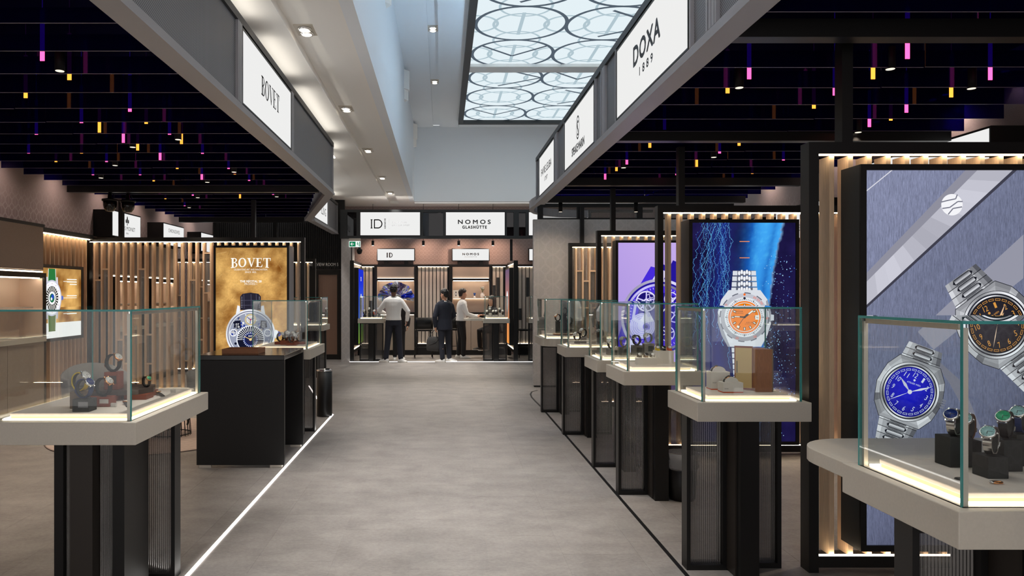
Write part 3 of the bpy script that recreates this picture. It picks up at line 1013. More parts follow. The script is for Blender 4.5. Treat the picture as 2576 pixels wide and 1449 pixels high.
def w_bovet(t, a):
    A = Art(step=0.0)
    serif_word(A, 'BOVET', (0, 0), 0.165, 0.68, (0.02, 0.02, 0.025))
    A.build('lettering', 'print_plain', t, (a + 0.002, 6.50, 3.355), (0, 1, 0), (0, 0, 1), (1, 0, 0))
lit_sign('bright sign with a black serif wordmark on slanting grey fascia', XL, 1, 5.58, 7.36, 3.052, 3.61, w_bovet)
def w_far(t, a):
    wr(1, 15.05)(t, a, 'ILLING', 3.28, 0.16, 0.62)
lit_sign('bright sign half hidden behind the island corner, its wordmark ending in ILLING', -2.44, 1, 14.0, 15.56, 3.052, 3.61, w_far)

# ---- end wall of the far island with a reeded glass transom
t = thing('wall_island_end', None, None, (3.2, 12.48, 0), kind='structure')
box('wall_panel', 'paper_pale', t, 1.546, 4.95, 12.42, 12.54, 0.03, 2.85)
box('plinth', 'dark_metal', t, 1.56, 4.95, 12.43, 12.53, 0, 0.03)
t = thing('window_1', None, None, (3.2, 12.45, 2.86), kind='structure')
box('frame_rail', 'black', t, 1.62, 4.95, 12.42, 12.5, 2.852, 2.875)
box('frame_rail', 'black', t, 1.62, 4.95, 12.42, 12.5, 3.06, 3.12)
def reeded(name, mat, parent, x0, x1, y, z0, z1, pitch=0.0095, th=0.006):
    """fluted glass sheet facing -y"""
    n = max(3, int((x1 - x0) / pitch))
    rs = []
    xs = []
    for i in range(n):
        for k in range(4):
            f = (k + 0.0) / 4
            xs.append((x0 + (i + f) * (x1 - x0) / n, y - th * math.sin(math.pi * f) * 0.8))
    xs.append((x1, y))
    m = MB()
    vs = [(a, b, z0) for a, b in xs] + [(a, b, z1) for a, b in xs]
    k = len(xs)
    m.add(vs, [(i, i + 1, k + i + 1, k + i) for i in range(k - 1)], 0, True)
    return m.build(name, mat, parent)
for xa, xb in ((1.62, 1.71), (2.29, 2.36), (3.30, 3.40)):
    box('mullion', 'black', t, xa, xb, 12.42, 12.5, 2.875, 3.06)
for xa, xb in ((1.71, 2.29), (2.36, 3.30), (3.40, 4.9)):
    reeded('pane', 'reeded_pale', t, xa, xb, 12.46, 2.875, 3.06, 0.02, 0.008)

# ---- unseen light strips added on the fascia tops to brighten the soffit
M['fill_bright'] = glow('fill_bright_led', (1.0, 0.95, 0.88), 9.0)
def top_strip(x0, x1, y0, y1, z, label, m='fill'):
    tag(MB().box(x0, x1, y0, y1, z, z + 0.012).build('fill_strip', M[m]), label, 'light strip', 'cove light strips')
M['fill'] = glow('fill_led', (1.0, 0.94, 0.85), 5.0)
for k, y in enumerate((-1.6, 0.0, 1.6, 3.2, 4.8, 6.4, 8.0, 9.0)):
    top_strip(XL - 0.06, XL - 0.015, y, y + 1.15, FZ1, 'added unseen light strip on top of a shop fascia')
for x0_, y0_ in ((-1.72, 10.7), (-1.92, 11.5), (-2.12, 12.3), (-2.32, 13.0), (-2.52, 14.2), (-2.52, 15.2), (-2.52, 16.1)):
    top_strip(x0_, x0_ + 0.05, y0_, y0_ + 0.7, FZ1, 'added unseen light strip on top of a shop fascia')
for x in (-1.9, -0.7, 0.5, 1.7, 2.9):
    top_strip(x, x + 1.1, 17.145, 17.185, EYE + 1.885, 'added unseen light strip on top of a shop fascia', 'fill_bright')
M['fill_cool'] = glow('fill_cool_led', (0.50, 0.75, 1.0), 66.0)  # added cool strips, out of sight, brighten the bulkheads and high ceiling
for y in (0.4, 3.0, 5.6, 8.2, 9.8):
    tag(MB().box(XR + 0.05, XR + 0.10, y, y + 1.5, FZ1, FZ1 + 0.012).build('fill_strip', M['fill_cool']), 'added unseen cool light strip on the fascia below the ceiling panel', 'light strip', 'cool cove strips')
for x, side, ys in ((-5.20, 'pink wall', (0.5, 2.4, 4.3, 6.2, 7.6, 9.0, 10.4, 11.8, 13.2, 14.6, 16.0)), (4.82, 'opposite wall', (5.0, 7.0, 9.0, 11.0))):
    for y in ys:
        t = thing('wall_washer', 'small black wall washer lamp high against the %s' % side, 'spotlight', (x, y, 3.5), 'wall washers along the %s' % side)
        MB().lathe([(0.035, 3.50), (0.04, 3.50), (0.04, 3.62), (0.012, 3.63), (0.012, 3.72)], (x, y, 0), 14).build('can', 'black', t)
        MB().lathe([(0.032, 3.497), (0.033, 3.501)], (x, y, 0), 12).build('lens', 'lamp_warm', t)
        spot('washer_beam', (x, y, 3.49), (x * 1.03, y, 2.0), 20, 125, (1, 0.80, 0.72), 0.8, 0.04, t)

# ================================================================== SLATTED SCREENS, LIGHT BOXES
SLAT_W, SLAT_D = 0.027, 0.115
def slat_screen(label, x0, x1, y, top, seed, pitch=0.113, drop=None, drop_top=3.047, led=True, inserts=0.32, n_first=0.11, wood='oak'):
    t = thing('slatted_screen', label, 'screen', ((x0 + x1) / 2, y + 0.05, 0), None)
    b = 0.068
    for xa, xb in ((x0, x0 + 0.056), (x1 - 0.056, x1)):
        box('post', 'black', t, xa, xb, y, y + 0.10, 0.0, top)
    box('top_beam', 'black', t, x0 + 0.056, x1 - 0.056, y, y + 0.10, top - b, top)
    box('bottom_beam', 'black', t, x0 + 0.056, x1 - 0.056, y, y + 0.10, 0.03, 0.095)
    if led:
        box('light_strip', 'led', t, x0 + 0.06, x1 - 0.06, y + 0.004, y + 0.014, top - b - 0.008, top - b)
        box('light_strip', 'led', t, x0 + 0.06, x1 - 0.06, y + 0.004, y + 0.014, 0.095, 0.103)
    rnd = random.Random(seed)
    z0, z1 = 0.096, top - b - 0.009
    s0 = None
    n = int((x1 - x0 - 0.16) / pitch)
    for i in range(n + 1):
        xs = x0 + n_first + i * pitch
        if xs + SLAT_W > x1 - 0.06: break
        if s0 is None:
            s0 = MB().box(0, SLAT_W, 0, SLAT_D, z0, z1).build('slat', wood, t)
            o = s0
            inv = s0.matrix_parent_inverse.copy()
        else:
            o = s0.copy(); COL.objects.link(o)
        o.location = (xs, y + 0.016, 0)
        if rnd.random() < inserts and xs + pitch + SLAT_W < x1 - 0.06:
            a = rnd.choice((0.25, 0.5, 0.8, 1.1, 1.35, 1.6))
            hh = rnd.choice((0.45, 0.62, 0.75))
            c = min(a + hh, z1 - 0.06)
            xa, xb = xs + SLAT_W, xs + pitch
            for zz in (a, c):
                box('crosspiece', wood, t, xa, xb, y + 0.02, y + 0.10, zz - 0.012, zz + 0.012)
            reeded('reeded_pane', 'reeded_pale', t, xa, xb, y + 0.06, a + 0.012, c - 0.012, 0.012)
    if drop is not None:
        for xd in (drop if isinstance(drop, (list, tuple)) else [drop]):
            box('drop_post', 'black', t, xd, xd + 0.062, y + 0.01, y + 0.09, top, drop_top)
    return t
slat_screen('long slatted oak screen with reeded glass inserts, standing behind the gold watch poster', -5.53, -2.14, 11.34, 2.463, 3, drop=[-5.03, -2.97], inserts=0.5)
slat_screen('low slatted screen seen beyond the gold poster near interview room door', -5.4, -2.52, 14.5, 2.28, 8, drop=[-4.55, -3.35], inserts=0.3)
slat_screen('slatted oak screen framing the big grey poster of two steel watches', 2.095, 4.0, 4.18, 2.463, 5, pitch=0.108, drop=2.29, n_first=0.125)
slat_screen('slatted oak screen behind the blue underwater poster', 2.125, 4.5, 7.22, 2.463, 6, drop=2.335)
slat_screen('slatted oak screen behind the lilac poster', 2.14, 4.5, 10.11, 2.463, 7, drop=2.335)
slat_screen('narrow slatted screen mounted on the pale end wall', 2.125, 3.6, 12.275, 2.44, 11, drop=2.32, inserts=0.6)

def lightbox(label, x0, x1, yf, yb, z0, z1, art, mat='print', border=0.032, side='dark_metal'):
    t = thing('poster_lightbox', label, 'light box', ((x0 + x1) / 2, yb, z0))
    box('case', side, t, x0, x1, yf + 0.006, yb, z0, z1)
    for (xa, xb, za, zb) in ((x0, x0 + border, z0, z1), (x1 - border, x1, z0, z1), (x0 + border, x1 - border, z0, z0 + border), (x0 + border, x1 - border, z1 - border, z1)):
        box('bezel', 'black', t, xa, xb, yf - 0.008, yf + 0.0055, za, zb)
    art(t, (x0 + border, yf + 0.005, z0 + border), x1 - x0 - 2 * border, z1 - z0 - 2 * border)
    return t
AX = ((1, 0, 0), (0, 0, 1), (0, -1, 0))
def fbm(x, y, s=1.0, o=4):
    v = 0; a = 0.5; f = s
    for _ in range(o):
        v += a * noise.noise((x * f, y * f, 3.7)); a *= 0.5; f *= 2.1
    return v
def mixc(a, b, t):
    t = max(0.0, min(1.0, t))
    return tuple(p + (q - p) * t for p, q in zip(a, b))
def metal_shade(k=3, ph=0.5):
    return lambda a: 0.62 + 0.38 * math.cos(k * a + ph) * math.cos(a * 2 - 0.4)

STEEL, STEEL_D, STEEL_L = rgb(140, 142, 156), rgb(38, 40, 52), rgb(236, 238, 244)
def steel_watch(A, c, R0, rot, dial, ink, start, up_links, down_links, title_rot):
    """bracelet watch drawn around its dial centre; R0 is the dial radius"""
    A.place(c, rot, R0)
    def lerp(p, q, t): return (p[0] + (q[0] - p[0]) * t, p[1] + (q[1] - p[1]) * t)
    def bands(P, shades):
        """quad P split across its width into strips of the given greys"""
        n = len(shades)
        A.up()
        for i, g in enumerate(shades):
            A.raw([lerp(P[0], P[1], i / n), lerp(P[0], P[1], (i + 1) / n), lerp(P[3], P[2], (i + 1) / n), lerp(P[3], P[2], i / n)], mixc(STEEL_D, STEEL_L, g))
    for sg, nl in ((1, up_links), (-1, down_links)):
        for k in range(nl):
            y = 1.10 + 0.27 * k
            w = 0.84 - 0.045 * min(k, 7)
            f = (0.10 * k if sg > 0 else 0.05 * k)
            sh = [v * max(0.25, 1 - f) for v in ((0.95, 0.62, 0.50, 0.42, 0.36, 0.50, 0.72, 0.40, 0.22) if k % 2 == 0 else (0.70, 0.50, 0.38, 0.34, 0.30, 0.38, 0.55, 0.30, 0.12))]
            bands([(-w, sg * y), (w, sg * y), (w - 0.045, sg * (y + 0.26)), (-w + 0.045, sg * (y + 0.26))], sh)
            A.line((-w, sg * y), (w, sg * y), 0.022, mixc(STEEL_D, (0, 0, 0), 0.6))
            A.poly([(-0.42, sg * (y + 0.13)), (-0.32, sg * (y + 0.03)), (0.32, sg * (y + 0.03)), (0.42, sg * (y + 0.13)), (0.32, sg * (y + 0.235)), (-0.32, sg * (y + 0.235))], mixc(STEEL_D, (0, 0, 0), 0.55))
            A.up()
            for i, g in enumerate((0.25, 0.9, 0.65, 0.4, 0.2)):
                ya, yb = y + 0.055 + 0.031 * i, y + 0.055 + 0.031 * (i + 1)
                A.raw([(-0.33, sg * ya), (0.33, sg * ya), (0.33, sg * yb), (-0.33, sg * yb)], mixc(STEEL_D, STEEL_L, g * max(0.4, 1 - f)))
    O = [(-0.86, 1.30), (0.86, 1.30), (1.22, 0.80), (1.30, 0.50), (1.40, 0), (1.30, -0.50), (1.22, -0.80), (0.86, -1.30), (-0.86, -1.30), (-1.22, -0.80), (-1.30, -0.50), (-1.40, 0), (-1.30, 0.50), (-1.22, 0.80)]
    A.poly(O, mixc(STEEL_D, (0, 0, 0), 0.5))
    n = len(O)
    A.up()
    tone = (0.42, 0.30, 0.55, 0.20, 0.12, 0.40, 0.85, 0.55, 0.35, 0.18, 0.70, 0.95, 0.80, 0.60)
    for i in range(n):
        p, q = O[i], O[(i + 1) % n]
        for j in range(3):
            e0, e1 = 0.985 - 0.10 * j, 0.985 - 0.10 * (j + 1)
            A.raw([(p[0] * e0, p[1] * e0), (q[0] * e0, q[1] * e0), (q[0] * e1, q[1] * e1), (p[0] * e1, p[1] * e1)], mixc(STEEL_D, STEEL_L, min(1, tone[i] * (0.8 + 0.25 * j))))
    for y in (0.15, 0.05, -0.05, -0.15): A.rect(1.34, 1.50, y - 0.035, y + 0.03, mixc(STEEL, STEEL_D, 0.3))
    A.disc((0, 0), 1.20, mixc(STEEL_D, (0, 0, 0), 0.4), n=72)
    A.ring((0, 0), 1.10, 1.18, STEEL_L, 96, shade=lambda a: 0.30 + 0.70 * abs(math.sin(a * 1.5 + 0.9)) ** 1.5)
    A.ring((0, 0), 1.05, 1.10, STEEL_D, 96, shade=lambda a: 0.5 + 0.9 * max(0, math.cos(a - 2.4)))
    A.ring((0, 0), 1.00, 1.05, STEEL_L, 96, shade=lambda a: 0.25 + 0.75 * abs(math.cos(a * 2 + 0.4)) ** 2)
    A.disc((0, 0), 1.0, tuple(v * 0.45 for v in dial), n=64)
    A.up()
    for i in range(64):
        for j in range(6):
            a0, a1 = 2 * math.pi * i / 64, 2 * math.pi * (i + 1) / 64
            r0, r1 = 0.97 * j / 6, 0.97 * (j + 1) / 6
            g = 1.12 - 0.45 * (j / 5) ** 2 + 0.18 * math.cos(a0 - 2.0) * j / 5
            A.raw([(r0 * math.cos(a0), r0 * math.sin(a0)), (r1 * math.cos(a0), r1 * math.sin(a0)), (r1 * math.cos(a1), r1 * math.sin(a1)), (r0 * math.cos(a1), r0 * math.sin(a1))], tuple(v * g for v in dial))
    for i in range(24):
        a = 2 * math.pi * i / 24
        for r0, r1 in ((0.915, 0.93), (0.855, 0.87)): A.ring((0, 0), r0, r1, ink, 3, a + 0.03, a + 0.23)
        for q in (a + 0.03, a + 0.215): A.ring((0, 0), 0.87, 0.915, ink, 1, q, q + 0.016)
    A.place()
    for h in range(1, 13):
        a = R(90) - h * R(30) + rot
        p = (c[0] + 0.70 * R0 * math.cos(a), c[1] + 0.70 * R0 * math.sin(a))
        A.text(str(h), p, 0.20 * R0, ink, width=(0.17 if h > 9 else 0.085) * R0, rot=rot - R(14))
    A.text('ATELIER WEN', (c[0] + 0.36 * R0 * math.cos(R(84) + rot), c[1] + 0.36 * R0 * math.sin(R(84) + rot)), 0.065 * R0, ink, width=0.56 * R0, rot=rot)
    A.disc((c[0] + 0.50 * R0 * math.cos(R(88) + rot), c[1] + 0.50 * R0 * math.sin(R(88) + rot)), 0.045 * R0, ink, n=16)
def hand(A, c, R0, ang, ln, w, col, tail=0.0):
    a = R(90) - ang
    d = (math.cos(a), math.sin(a)); n = (-d[1], d[0])
    A.poly([(c[0] - d[0] * tail * R0, c[1] - d[1] * tail * R0), (c[0] + d[0] * ln * 0.5 * R0 + n[0] * w * R0, c[1] + d[1] * ln * 0.5 * R0 + n[1] * w * R0),
            (c[0] + d[0] * ln * R0, c[1] + d[1] * ln * R0), (c[0] + d[0] * ln * 0.5 * R0 - n[0] * w * R0, c[1] + d[1] * ln * 0.5 * R0 - n[1] * w * R0)], col)

# ---- A: grey poster with two steel watches
def art_grey(t, o, w, h):
    k = 3.98 / 1840
    def U(px, py): return ((px - 2178) * k, (1372 - py) * k)
    A = Art((0, w, 0, h))
    g0, g1, g2 = rgb(124, 129, 156), rgb(106, 112, 138), rgb(74, 78, 100)
    def bg(x, y):
        d = (x * 1.0 + (h - y) * 0.92)
        c = mixc(g0, g1, d / 1.4)
        c = mixc(c, g2, (d - 1.3) / 0.9)
        s = 0.10 * math.sin(d * 4.2 + 0.6)
        return tuple(v * (1 + s) for v in c)
    A.field(0, w, 0, h, 30, 60, bg)
    A.build('printed_ground', 'print_brushed', t, o, *AX)
    A = Art((0, w, 0, h)); A.z = 0.0004
    A.up()
    for i in range(12):
        t0, t1 = i / 12, (i + 1) / 12
        A.raw([U(2178 + 373 * t0, 772 - 344 * t0), U(2178 + 373 * t1, 772 - 344 * t1), U(2178 + 282 * t1, 712 - 284 * t1), U(2178 + 282 * t0, 712 - 284 * t0)], mixc(rgb(168, 168, 180), rgb(200, 200, 212), 0.5 + 0.5 * math.sin(i * 0.9)))
    A.poly([U(2178, 778), U(2178, 770), U(2549, 428), U(2560, 428)], rgb(62, 62, 76))
    A.poly([U(2178, 712), U(2178, 690), U(2430, 428), U(2460, 428)], rgb(140, 140, 154))
    A.poly([U(2178, 484), U(2178, 481), U(2243, 428), U(2247, 428)], rgb(214, 214, 224))
    A.poly([U(2576, 590), U(2576, 700), U(2350, 880), U(2310, 835)], rgb(146, 147, 162))
    A.poly([U(2330, 880), U(2420, 960), U(2470, 1080), U(2455, 1082), U(2390, 965)], rgb(120, 120, 134))
    c = U(2396, 515); r = 27 * k
    A.disc(c, r, rgb(240, 240, 244), n=40)
    dk = rgb(120, 121, 136)
    A.path([(c[0] - r, c[1] + 0.25 * r), (c[0] - 0.3 * r, c[1] + 0.42 * r), (c[0] + 0.35 * r, c[1] + 0.55 * r), (c[0] + 0.5 * r, c[1] + 0.95 * r)], 0.11 * r, dk)
    A.path([(c[0] - 0.9 * r, c[1] - 0.35 * r), (c[0] - 0.2 * r, c[1] - 0.25 * r), (c[0] + 0.55 * r, c[1] + 0.3 * r), (c[0] + 1.0 * r, c[1] + 0.3 * r)], 0.11 * r, dk)
    A.path([(c[0] - 0.35 * r, c[1] - 0.9 * r), (c[0] + 0.1 * r, c[1] - 0.35 * r), (c[0] + 0.95 * r, c[1] - 0.2 * r)], 0.11 * r, dk)
    c2 = U(2509, 818)
    steel_watch(A, c2, 72 * k, R(36), rgb(40, 38, 46), rgb(214, 150, 70), 0, 4, 7, 0)
    hand(A, c2, 72 * k, R(20), 0.80, 0.035, rgb(230, 190, 150)); hand(A, c2, 72 * k, R(190), 0.82, 0.015, rgb(240, 210, 180)); hand(A, c2, 72 * k, R(28), 0.50, 0.06, rgb(200, 160, 120))
    c1 = U(2288, 986)
    steel_watch(A, c1, 63 * k, R(-20), rgb(22, 26, 190), rgb(214, 222, 240), 0, 3, 5, 0)
    hand(A, c1, 63 * k, R(78), 0.92, 0.045, rgb(220, 224, 236)); hand(A, c1, 63 * k, R(-32), 0.70, 0.06, rgb(200, 205, 220)); hand(A, c1, 63 * k, R(250), 0.95, 0.015, rgb(235, 238, 244))
    A.disc(c1, 0.09 * 63 * k, rgb(220, 224, 236), n=20)
    A.build('printed_watches', 'print', t, o, *AX)
lightbox('tall grey light box poster of a blue-dialled and a black-dialled steel watch', 2.272, 3.342, 3.98, 4.17, 0.195, 2.300, art_grey)

# ---- B: underwater poster with the orange diver watch
def art_sea(t, o, w, h):
    k = 6.98 / 1840
    def U(px, py): return ((px - 1741) * k, (1110 - py) * k)
    A = Art((0, w, 0, h))
    deep, navy, elec, cyan = rgb(18, 14, 48), rgb(34, 28, 78), rgb(20, 120, 230), rgb(90, 200, 250)
    def bg(x, y):
        v = y / h; u = x / w
        e = 0.64 + 0.24 * v * v + 0.025 * fbm(x, y, 9) + 0.012 * fbm(x, y, 40)
        c = mixc(deep, navy, 0.45 + 1.1 * fbm(x, y, 5))
        gc = e - 0.10 - 0.06 * v
        wd_ = 0.07 + 0.08 * v
        gl = math.exp(-((u - gc) / wd_) ** 2) * (0.30 + 0.75 * v)
        if u < e:
            gl = max(gl, (0.30 + 0.75 * v) * math.exp(-((u - e) / 0.10) ** 2))
            c = mixc(c, elec, gl)
            c = mixc(c, cyan, max(0, gl - 0.5) * 0.9 + 0.55 * max(0, fbm(x + 3, y, 26)) * gl)
        elif u < e + 0.02:
            c = mixc(rgb(120, 160, 210), c, (u - e) / 0.02)
        lt = max(0, 1 - abs(u - (0.30 + 0.10 * fbm(0.3, y, 4) - 0.10 * (1 - v))) / 0.16)
        c = mixc(c, rgb(30, 60, 170), lt * 0.28)
        return c
    A.field(0, w, 0, h, 72, 140, bg)
    rnd = random.Random(4)
    for s in range(34):
        x = rnd.choice((0.10, 0.16, 0.20, 0.27, 0.31, 0.36, 0.40)) * w + rnd.gauss(0, 0.018); y = h
        pts = [(x, y)]
        while y > rnd.uniform(0.1, 0.6) * h and len(pts) < 60:
            y -= rnd.uniform(0.015, 0.04); x += rnd.uniform(-0.022, 0.020)
            pts.append((x, y))
        br = rnd.random()
        A.path(pts, rnd.uniform(0.0012, 0.0034), mixc(rgb(26, 50, 150), rgb(110, 205, 255), br * br))
        for p in pts:
            if rnd.random() < 0.55: A.disc((p[0] + rnd.gauss(0, 0.006), p[1] + rnd.gauss(0, 0.006)), rnd.uniform(0.001, 0.0032), mixc(rgb(40, 110, 220), rgb(160, 230, 255), rnd.random()), n=6)
    for s in range(420):
        if s < 260: x, y = rnd.gauss(0.86, 0.09) * w, rnd.uniform(0.1, 0.85) * h
        else: x, y = rnd.gauss(0.80 - 0.03, 0.05) * w, rnd.uniform(0.0, 0.6) * h
        A.disc((x, y), rnd.uniform(0.0015, 0.0055), mixc(rgb(40, 110, 220), rgb(190, 240, 255), rnd.random()), n=6)
    for y in (607, 648):
        A.rect(U(1858, 0)[0], U(1883, 0)[0], U(0, y + 1)[1], U(0, y - 1)[1], rgb(232, 140, 90))
    # watch
    cx, cy = U(1870, 797)
    q = k / 1.0
    S1, S2, S3 = rgb(214, 218, 226), rgb(150, 154, 166), rgb(96, 100, 114)
    A.place((cx, cy), 0, q)
    for sg, n in ((1, 4), (-1, 8)):
        for i in range(n):
            y0 = 62 + 14 * i; y1 = y0 + 13
            hw = 33 - (1.2 * i if sg > 0 else 1.0 * i)
            A.poly([(-hw, sg * y0), (hw, sg * y0), (hw - 0.8, sg * y1), (-hw + 0.8, sg * y1)], S3)
            A.poly([(-hw, sg * (y0 + 1)), (-hw + 12, sg * (y0 + 1)), (-hw + 12, sg * (y1 - 1)), (-hw + 0.5, sg * (y1 - 1))], S1)
            A.poly([(hw - 12, sg * (y0 + 1)), (hw, sg * (y0 + 1)), (hw - 0.5, sg * (y1 - 1)), (hw - 12, sg * (y1 - 1))], S1)
            for dx in (-13, -6.5, 0, 6.5, 13):
                if abs(dx) > hw - 14: continue
                A.disc((dx, sg * (y0 + 6.5 + (3 if int(abs(dx) / 6) % 2 else 0))), 3.0, rgb(236, 238, 244), 5.6, n=14)
    A.poly([(-40, 68), (40, 68), (58, 44), (67, 12), (67, -14), (58, -44), (42, -74), (-42, -74), (-58, -44), (-67, -14), (-67, 12), (-58, 44)], S1)
    A.poly([(-67, 12), (-67, -14), (-58, -44), (-42, -74), (-36, -74), (-50, -40), (-58, -8)], S2)
    A.poly([(58, 44), (67, 12), (67, -14), (60, -10), (54, 40)], S2)
    A.poly([(66, 7), (74, 6), (74, -8), (66, -9)], S1)
    A.ring((0, 0), 50, 61, rgb(186, 188, 198), 60, shade=lambda a: 0.86 + 0.2 * math.sin(a))
    for i in range(24):
        a = 2 * math.pi * i / 24
        A.ring((0, 0), 60, 62.5, S3 if i % 2 else S1, 2, a, a + 2 * math.pi / 24)
    A.ring((0, 0), 40, 50, rgb(222, 226, 232), 60)
    for i in range(60):
        a = 2 * math.pi * i / 60
        A.ring((0, 0), 42.5, 46 if i % 5 else 48.5, rgb(40, 42, 54), 1, a - 0.012, a + 0.012)
    A.ring((0, 0), 36.5, 40.5, rgb(240, 120, 20), 60)
    A.ring((0, 0), 34.6, 37.2, rgb(210, 206, 200), 60)
    A.disc((0, 0), 35, rgb(240, 128, 14), n=60)
    for i in range(12):
        a = 2 * math.pi * i / 12
        d = (math.cos(a), math.sin(a))
        A.line((d[0] * 25, d[1] * 25), (d[0] * 33, d[1] * 33), 5.2, rgb(30, 26, 26))
        A.line((d[0] * 26, d[1] * 26), (d[0] * 32, d[1] * 32), 2.4, rgb(244, 240, 228))
    A.rect(27, 37, -6, 5, rgb(244, 244, 240))
    A.disc((0, 57), 3, rgb(240, 110, 40), n=14); A.disc((0, 47.5), 3.2, rgb(40, 42, 60), n=14)
    A.line((0, 0), (22, 17), 4.6, rgb(34, 30, 30)); A.line((10, 8), (21, 16.4), 3.4, rgb(244, 242, 232))
    A.line((0, 0), (-27, 2), 3.4, rgb(34, 30, 30)); A.line((-12, 1), (-25, 1.9), 2.0, rgb(244, 242, 232))
    A.line((5, 8), (-16, -22), 1.2, rgb(34, 30, 30)); A.rect(-19, -14.5, -26, -21, rgb(244, 242, 232))
    A.disc((0, 0), 3, rgb(34, 30, 30), n=16)
    A.place()
    ink = rgb(50, 28, 16)
    A.text('DOXA', (cx - 13 * k, cy + 14.5 * k), 4.2 * k, ink, width=18 * k)
    A.text('automatic', (cx - 13 * k, cy + 10 * k), 2.6 * k, ink, width=20 * k)
    A.text('SUB 300', (cx + 13 * k, cy - 13 * k), 2.8 * k, ink, width=18 * k)
    A.text('professional', (cx + 13 * k, cy - 17 * k), 2.8 * k, ink, width=24 * k)
    A.text('16', (cx + 32 * k, cy - 0.5 * k), 5 * k, rgb(60, 60, 70), width=5.6 * k)
    for s, a in (('60', 62), ('55', 51), ('50', 40), ('45', 28), ('40', -3), ('30', -62), ('25', -110), ('20', 148)):
        A.text(s, (cx + 55.5 * k * math.cos(R(a)), cy + 55.5 * k * math.sin(R(a))), 5.5 * k, rgb(236, 96, 50), width=8 * k, rot=R(a - 90) if a > 0 else R(a + 90) * 0.3)
    for s, a in (('5', 60), ('15', 0), ('20', -30), ('25', -60), ('30', -90), ('35', -120), ('40', -150), ('45', 180), ('55', 120)):
        A.text(s, (cx + 45 * k * math.cos(R(a)), cy + 45 * k * math.sin(R(a))), 4.6 * k, rgb(50, 52, 64), width=(6 if len(s) > 1 else 3) * k)
    A.build('printed_picture', 'print', t, o, *AX)
lightbox('tall underwater light box poster of a steel diver watch with orange dial', 2.352, 3.402, 6.98, 7.21, 0.150, 2.302, art_sea)

# ---- C: lilac poster with a violet skeleton watch
def art_lilac(t, o, w, h):
    k = 9.9 / 1840
    def U(px, py): return ((px - 1557) * k, (1122 - py) * k + (h - (1122 - 611) * k))
    A = Art((0, w, 0, h))
    A.field(0, w, 0, h, 10, 24, lambda x, y: mixc(rgb(150, 130, 214), rgb(196, 170, 232), 0.35 + 0.5 * (y / h) + 0.35 * (x / w - 0.5)))
    c = U(1661, 799); r = 97 * k
    V0, V1, V2, W = rgb(36, 22, 150), rgb(70, 44, 214), rgb(120, 96, 232), rgb(222, 216, 250)
    A.place(c, R(-24), r)
    for sg in (1, -1):
        A.poly([(-0.70, sg * 0.6), (-0.30, sg * 0.6), (-0.30, sg * 1.24), (-0.62, sg * 1.24)], W)
        A.poly([(-0.86, sg * 0.1), (-0.62, sg * 0.4), (-0.52, sg * 1.16), (-0.74, sg * 1.12)], V1)
        A.poly([(0.70, sg * 0.6), (0.30, sg * 0.6), (0.30, sg * 1.24), (0.62, sg * 1.24)], W)
        A.poly([(-0.52, sg * 1.16), (-0.34, sg * 1.16), (-0.34, sg * 1.30), (-0.48, sg * 1.30)], V0)
        A.poly([(-0.3, sg * 0.9), (0.3, sg * 0.9), (0.28, sg * 1.5), (-0.28, sg * 1.5)], V0 if sg > 0 else V1)
    A.place(c, 0, r)
    A.ring((0, 0), 0.93, 1.0, W, 72, shade=lambda a: 0.75 + 0.3 * math.sin(2 * a))
    A.ring((0, 0), 0.88, 0.93, V0, 72)
    A.ring((0, 0), 0.80, 0.88, rgb(196, 188, 246), 72, shade=lambda a: 0.7 + 0.35 * math.cos(3 * a))
    A.disc((0, 0), 0.82, V1, n=64)
    A.disc((0.06, 0.02), 0.62, V0, n=48)
    for i in range(60):
        a = 2 * math.pi * i / 60
        A.ring((0, 0), 0.74, 0.79, W, 1, a - 0.008, a + 0.008)
    def wheel(p, r0, n, col, rim):
        A.ring(p, r0 * 0.86, r0, rim, 36)
        for i in range(n):
            a = 2 * math.pi * i / n + 0.3
            A.line(p, (p[0] + r0 * 0.9 * math.cos(a), p[1] + r0 * 0.9 * math.sin(a)), r0 * 0.12, col)
        A.disc(p, r0 * 0.26, rim, n=20); A.disc(p, r0 * 0.11, V0, n=14)
    A.disc((-0.34, 0.42), 0.28, rgb(30, 20, 110), n=36)
    wheel((-0.34, 0.42), 0.27, 5, rgb(206, 200, 250), W)
    wheel((-0.24, 0.50), 0.12, 4, W, rgb(200, 190, 240)); wheel((-0.42, 0.34), 0.10, 4, W, W)
    A.disc((-0.44, -0.22), 0.33, rgb(206, 202, 246), n=40)
    for q in (0.30, 0.25, 0.20, 0.15): A.ring((-0.44, -0.22), q - 0.008, q, V2, 36)
    A.poly([(-0.56, -0.16), (-0.14, -0.10), (-0.26, 0.14), (-0.38, 0.10)], rgb(232, 228, 252))
    A.line((-0.62, 0.34), (-0.68, -0.02), 0.07, rgb(200, 196, 246)); A.line((-0.68, -0.02), (-0.34, -0.22), 0.09, rgb(214, 210, 250))
    A.line((-0.42, 0.30), (-0.26, 0.02), 0.07, rgb(206, 202, 250))
    A.disc((-0.34, -0.24), 0.09, rgb(120, 110, 220), n=20); A.disc((-0.34, -0.24), 0.045, V0, n=16)
    wheel((0.20, -0.42), 0.20, 6, W, rgb(196, 190, 244)); wheel((0.42, 0.10), 0.24, 5, W, rgb(180, 172, 240)); wheel((0.30, 0.48), 0.18, 5, W, W)
    A.line((0.0, 0.80), (-0.10, 0.10), 0.035, W); A.disc((-0.05, 0.06), 0.075, W, n=18); A.disc((-0.05, 0.06), 0.035, V0, n=12)
    A.line((-0.02, 0.04), (0.52, 0.62), 0.035, W)
    A.place()
    A.build('printed_picture', 'print', t, o, *AX)
lightbox('tall lilac light box poster of a violet skeleton watch', 2.346, 3.40, 9.90, 10.10, 0.150, 2.312, art_lilac)

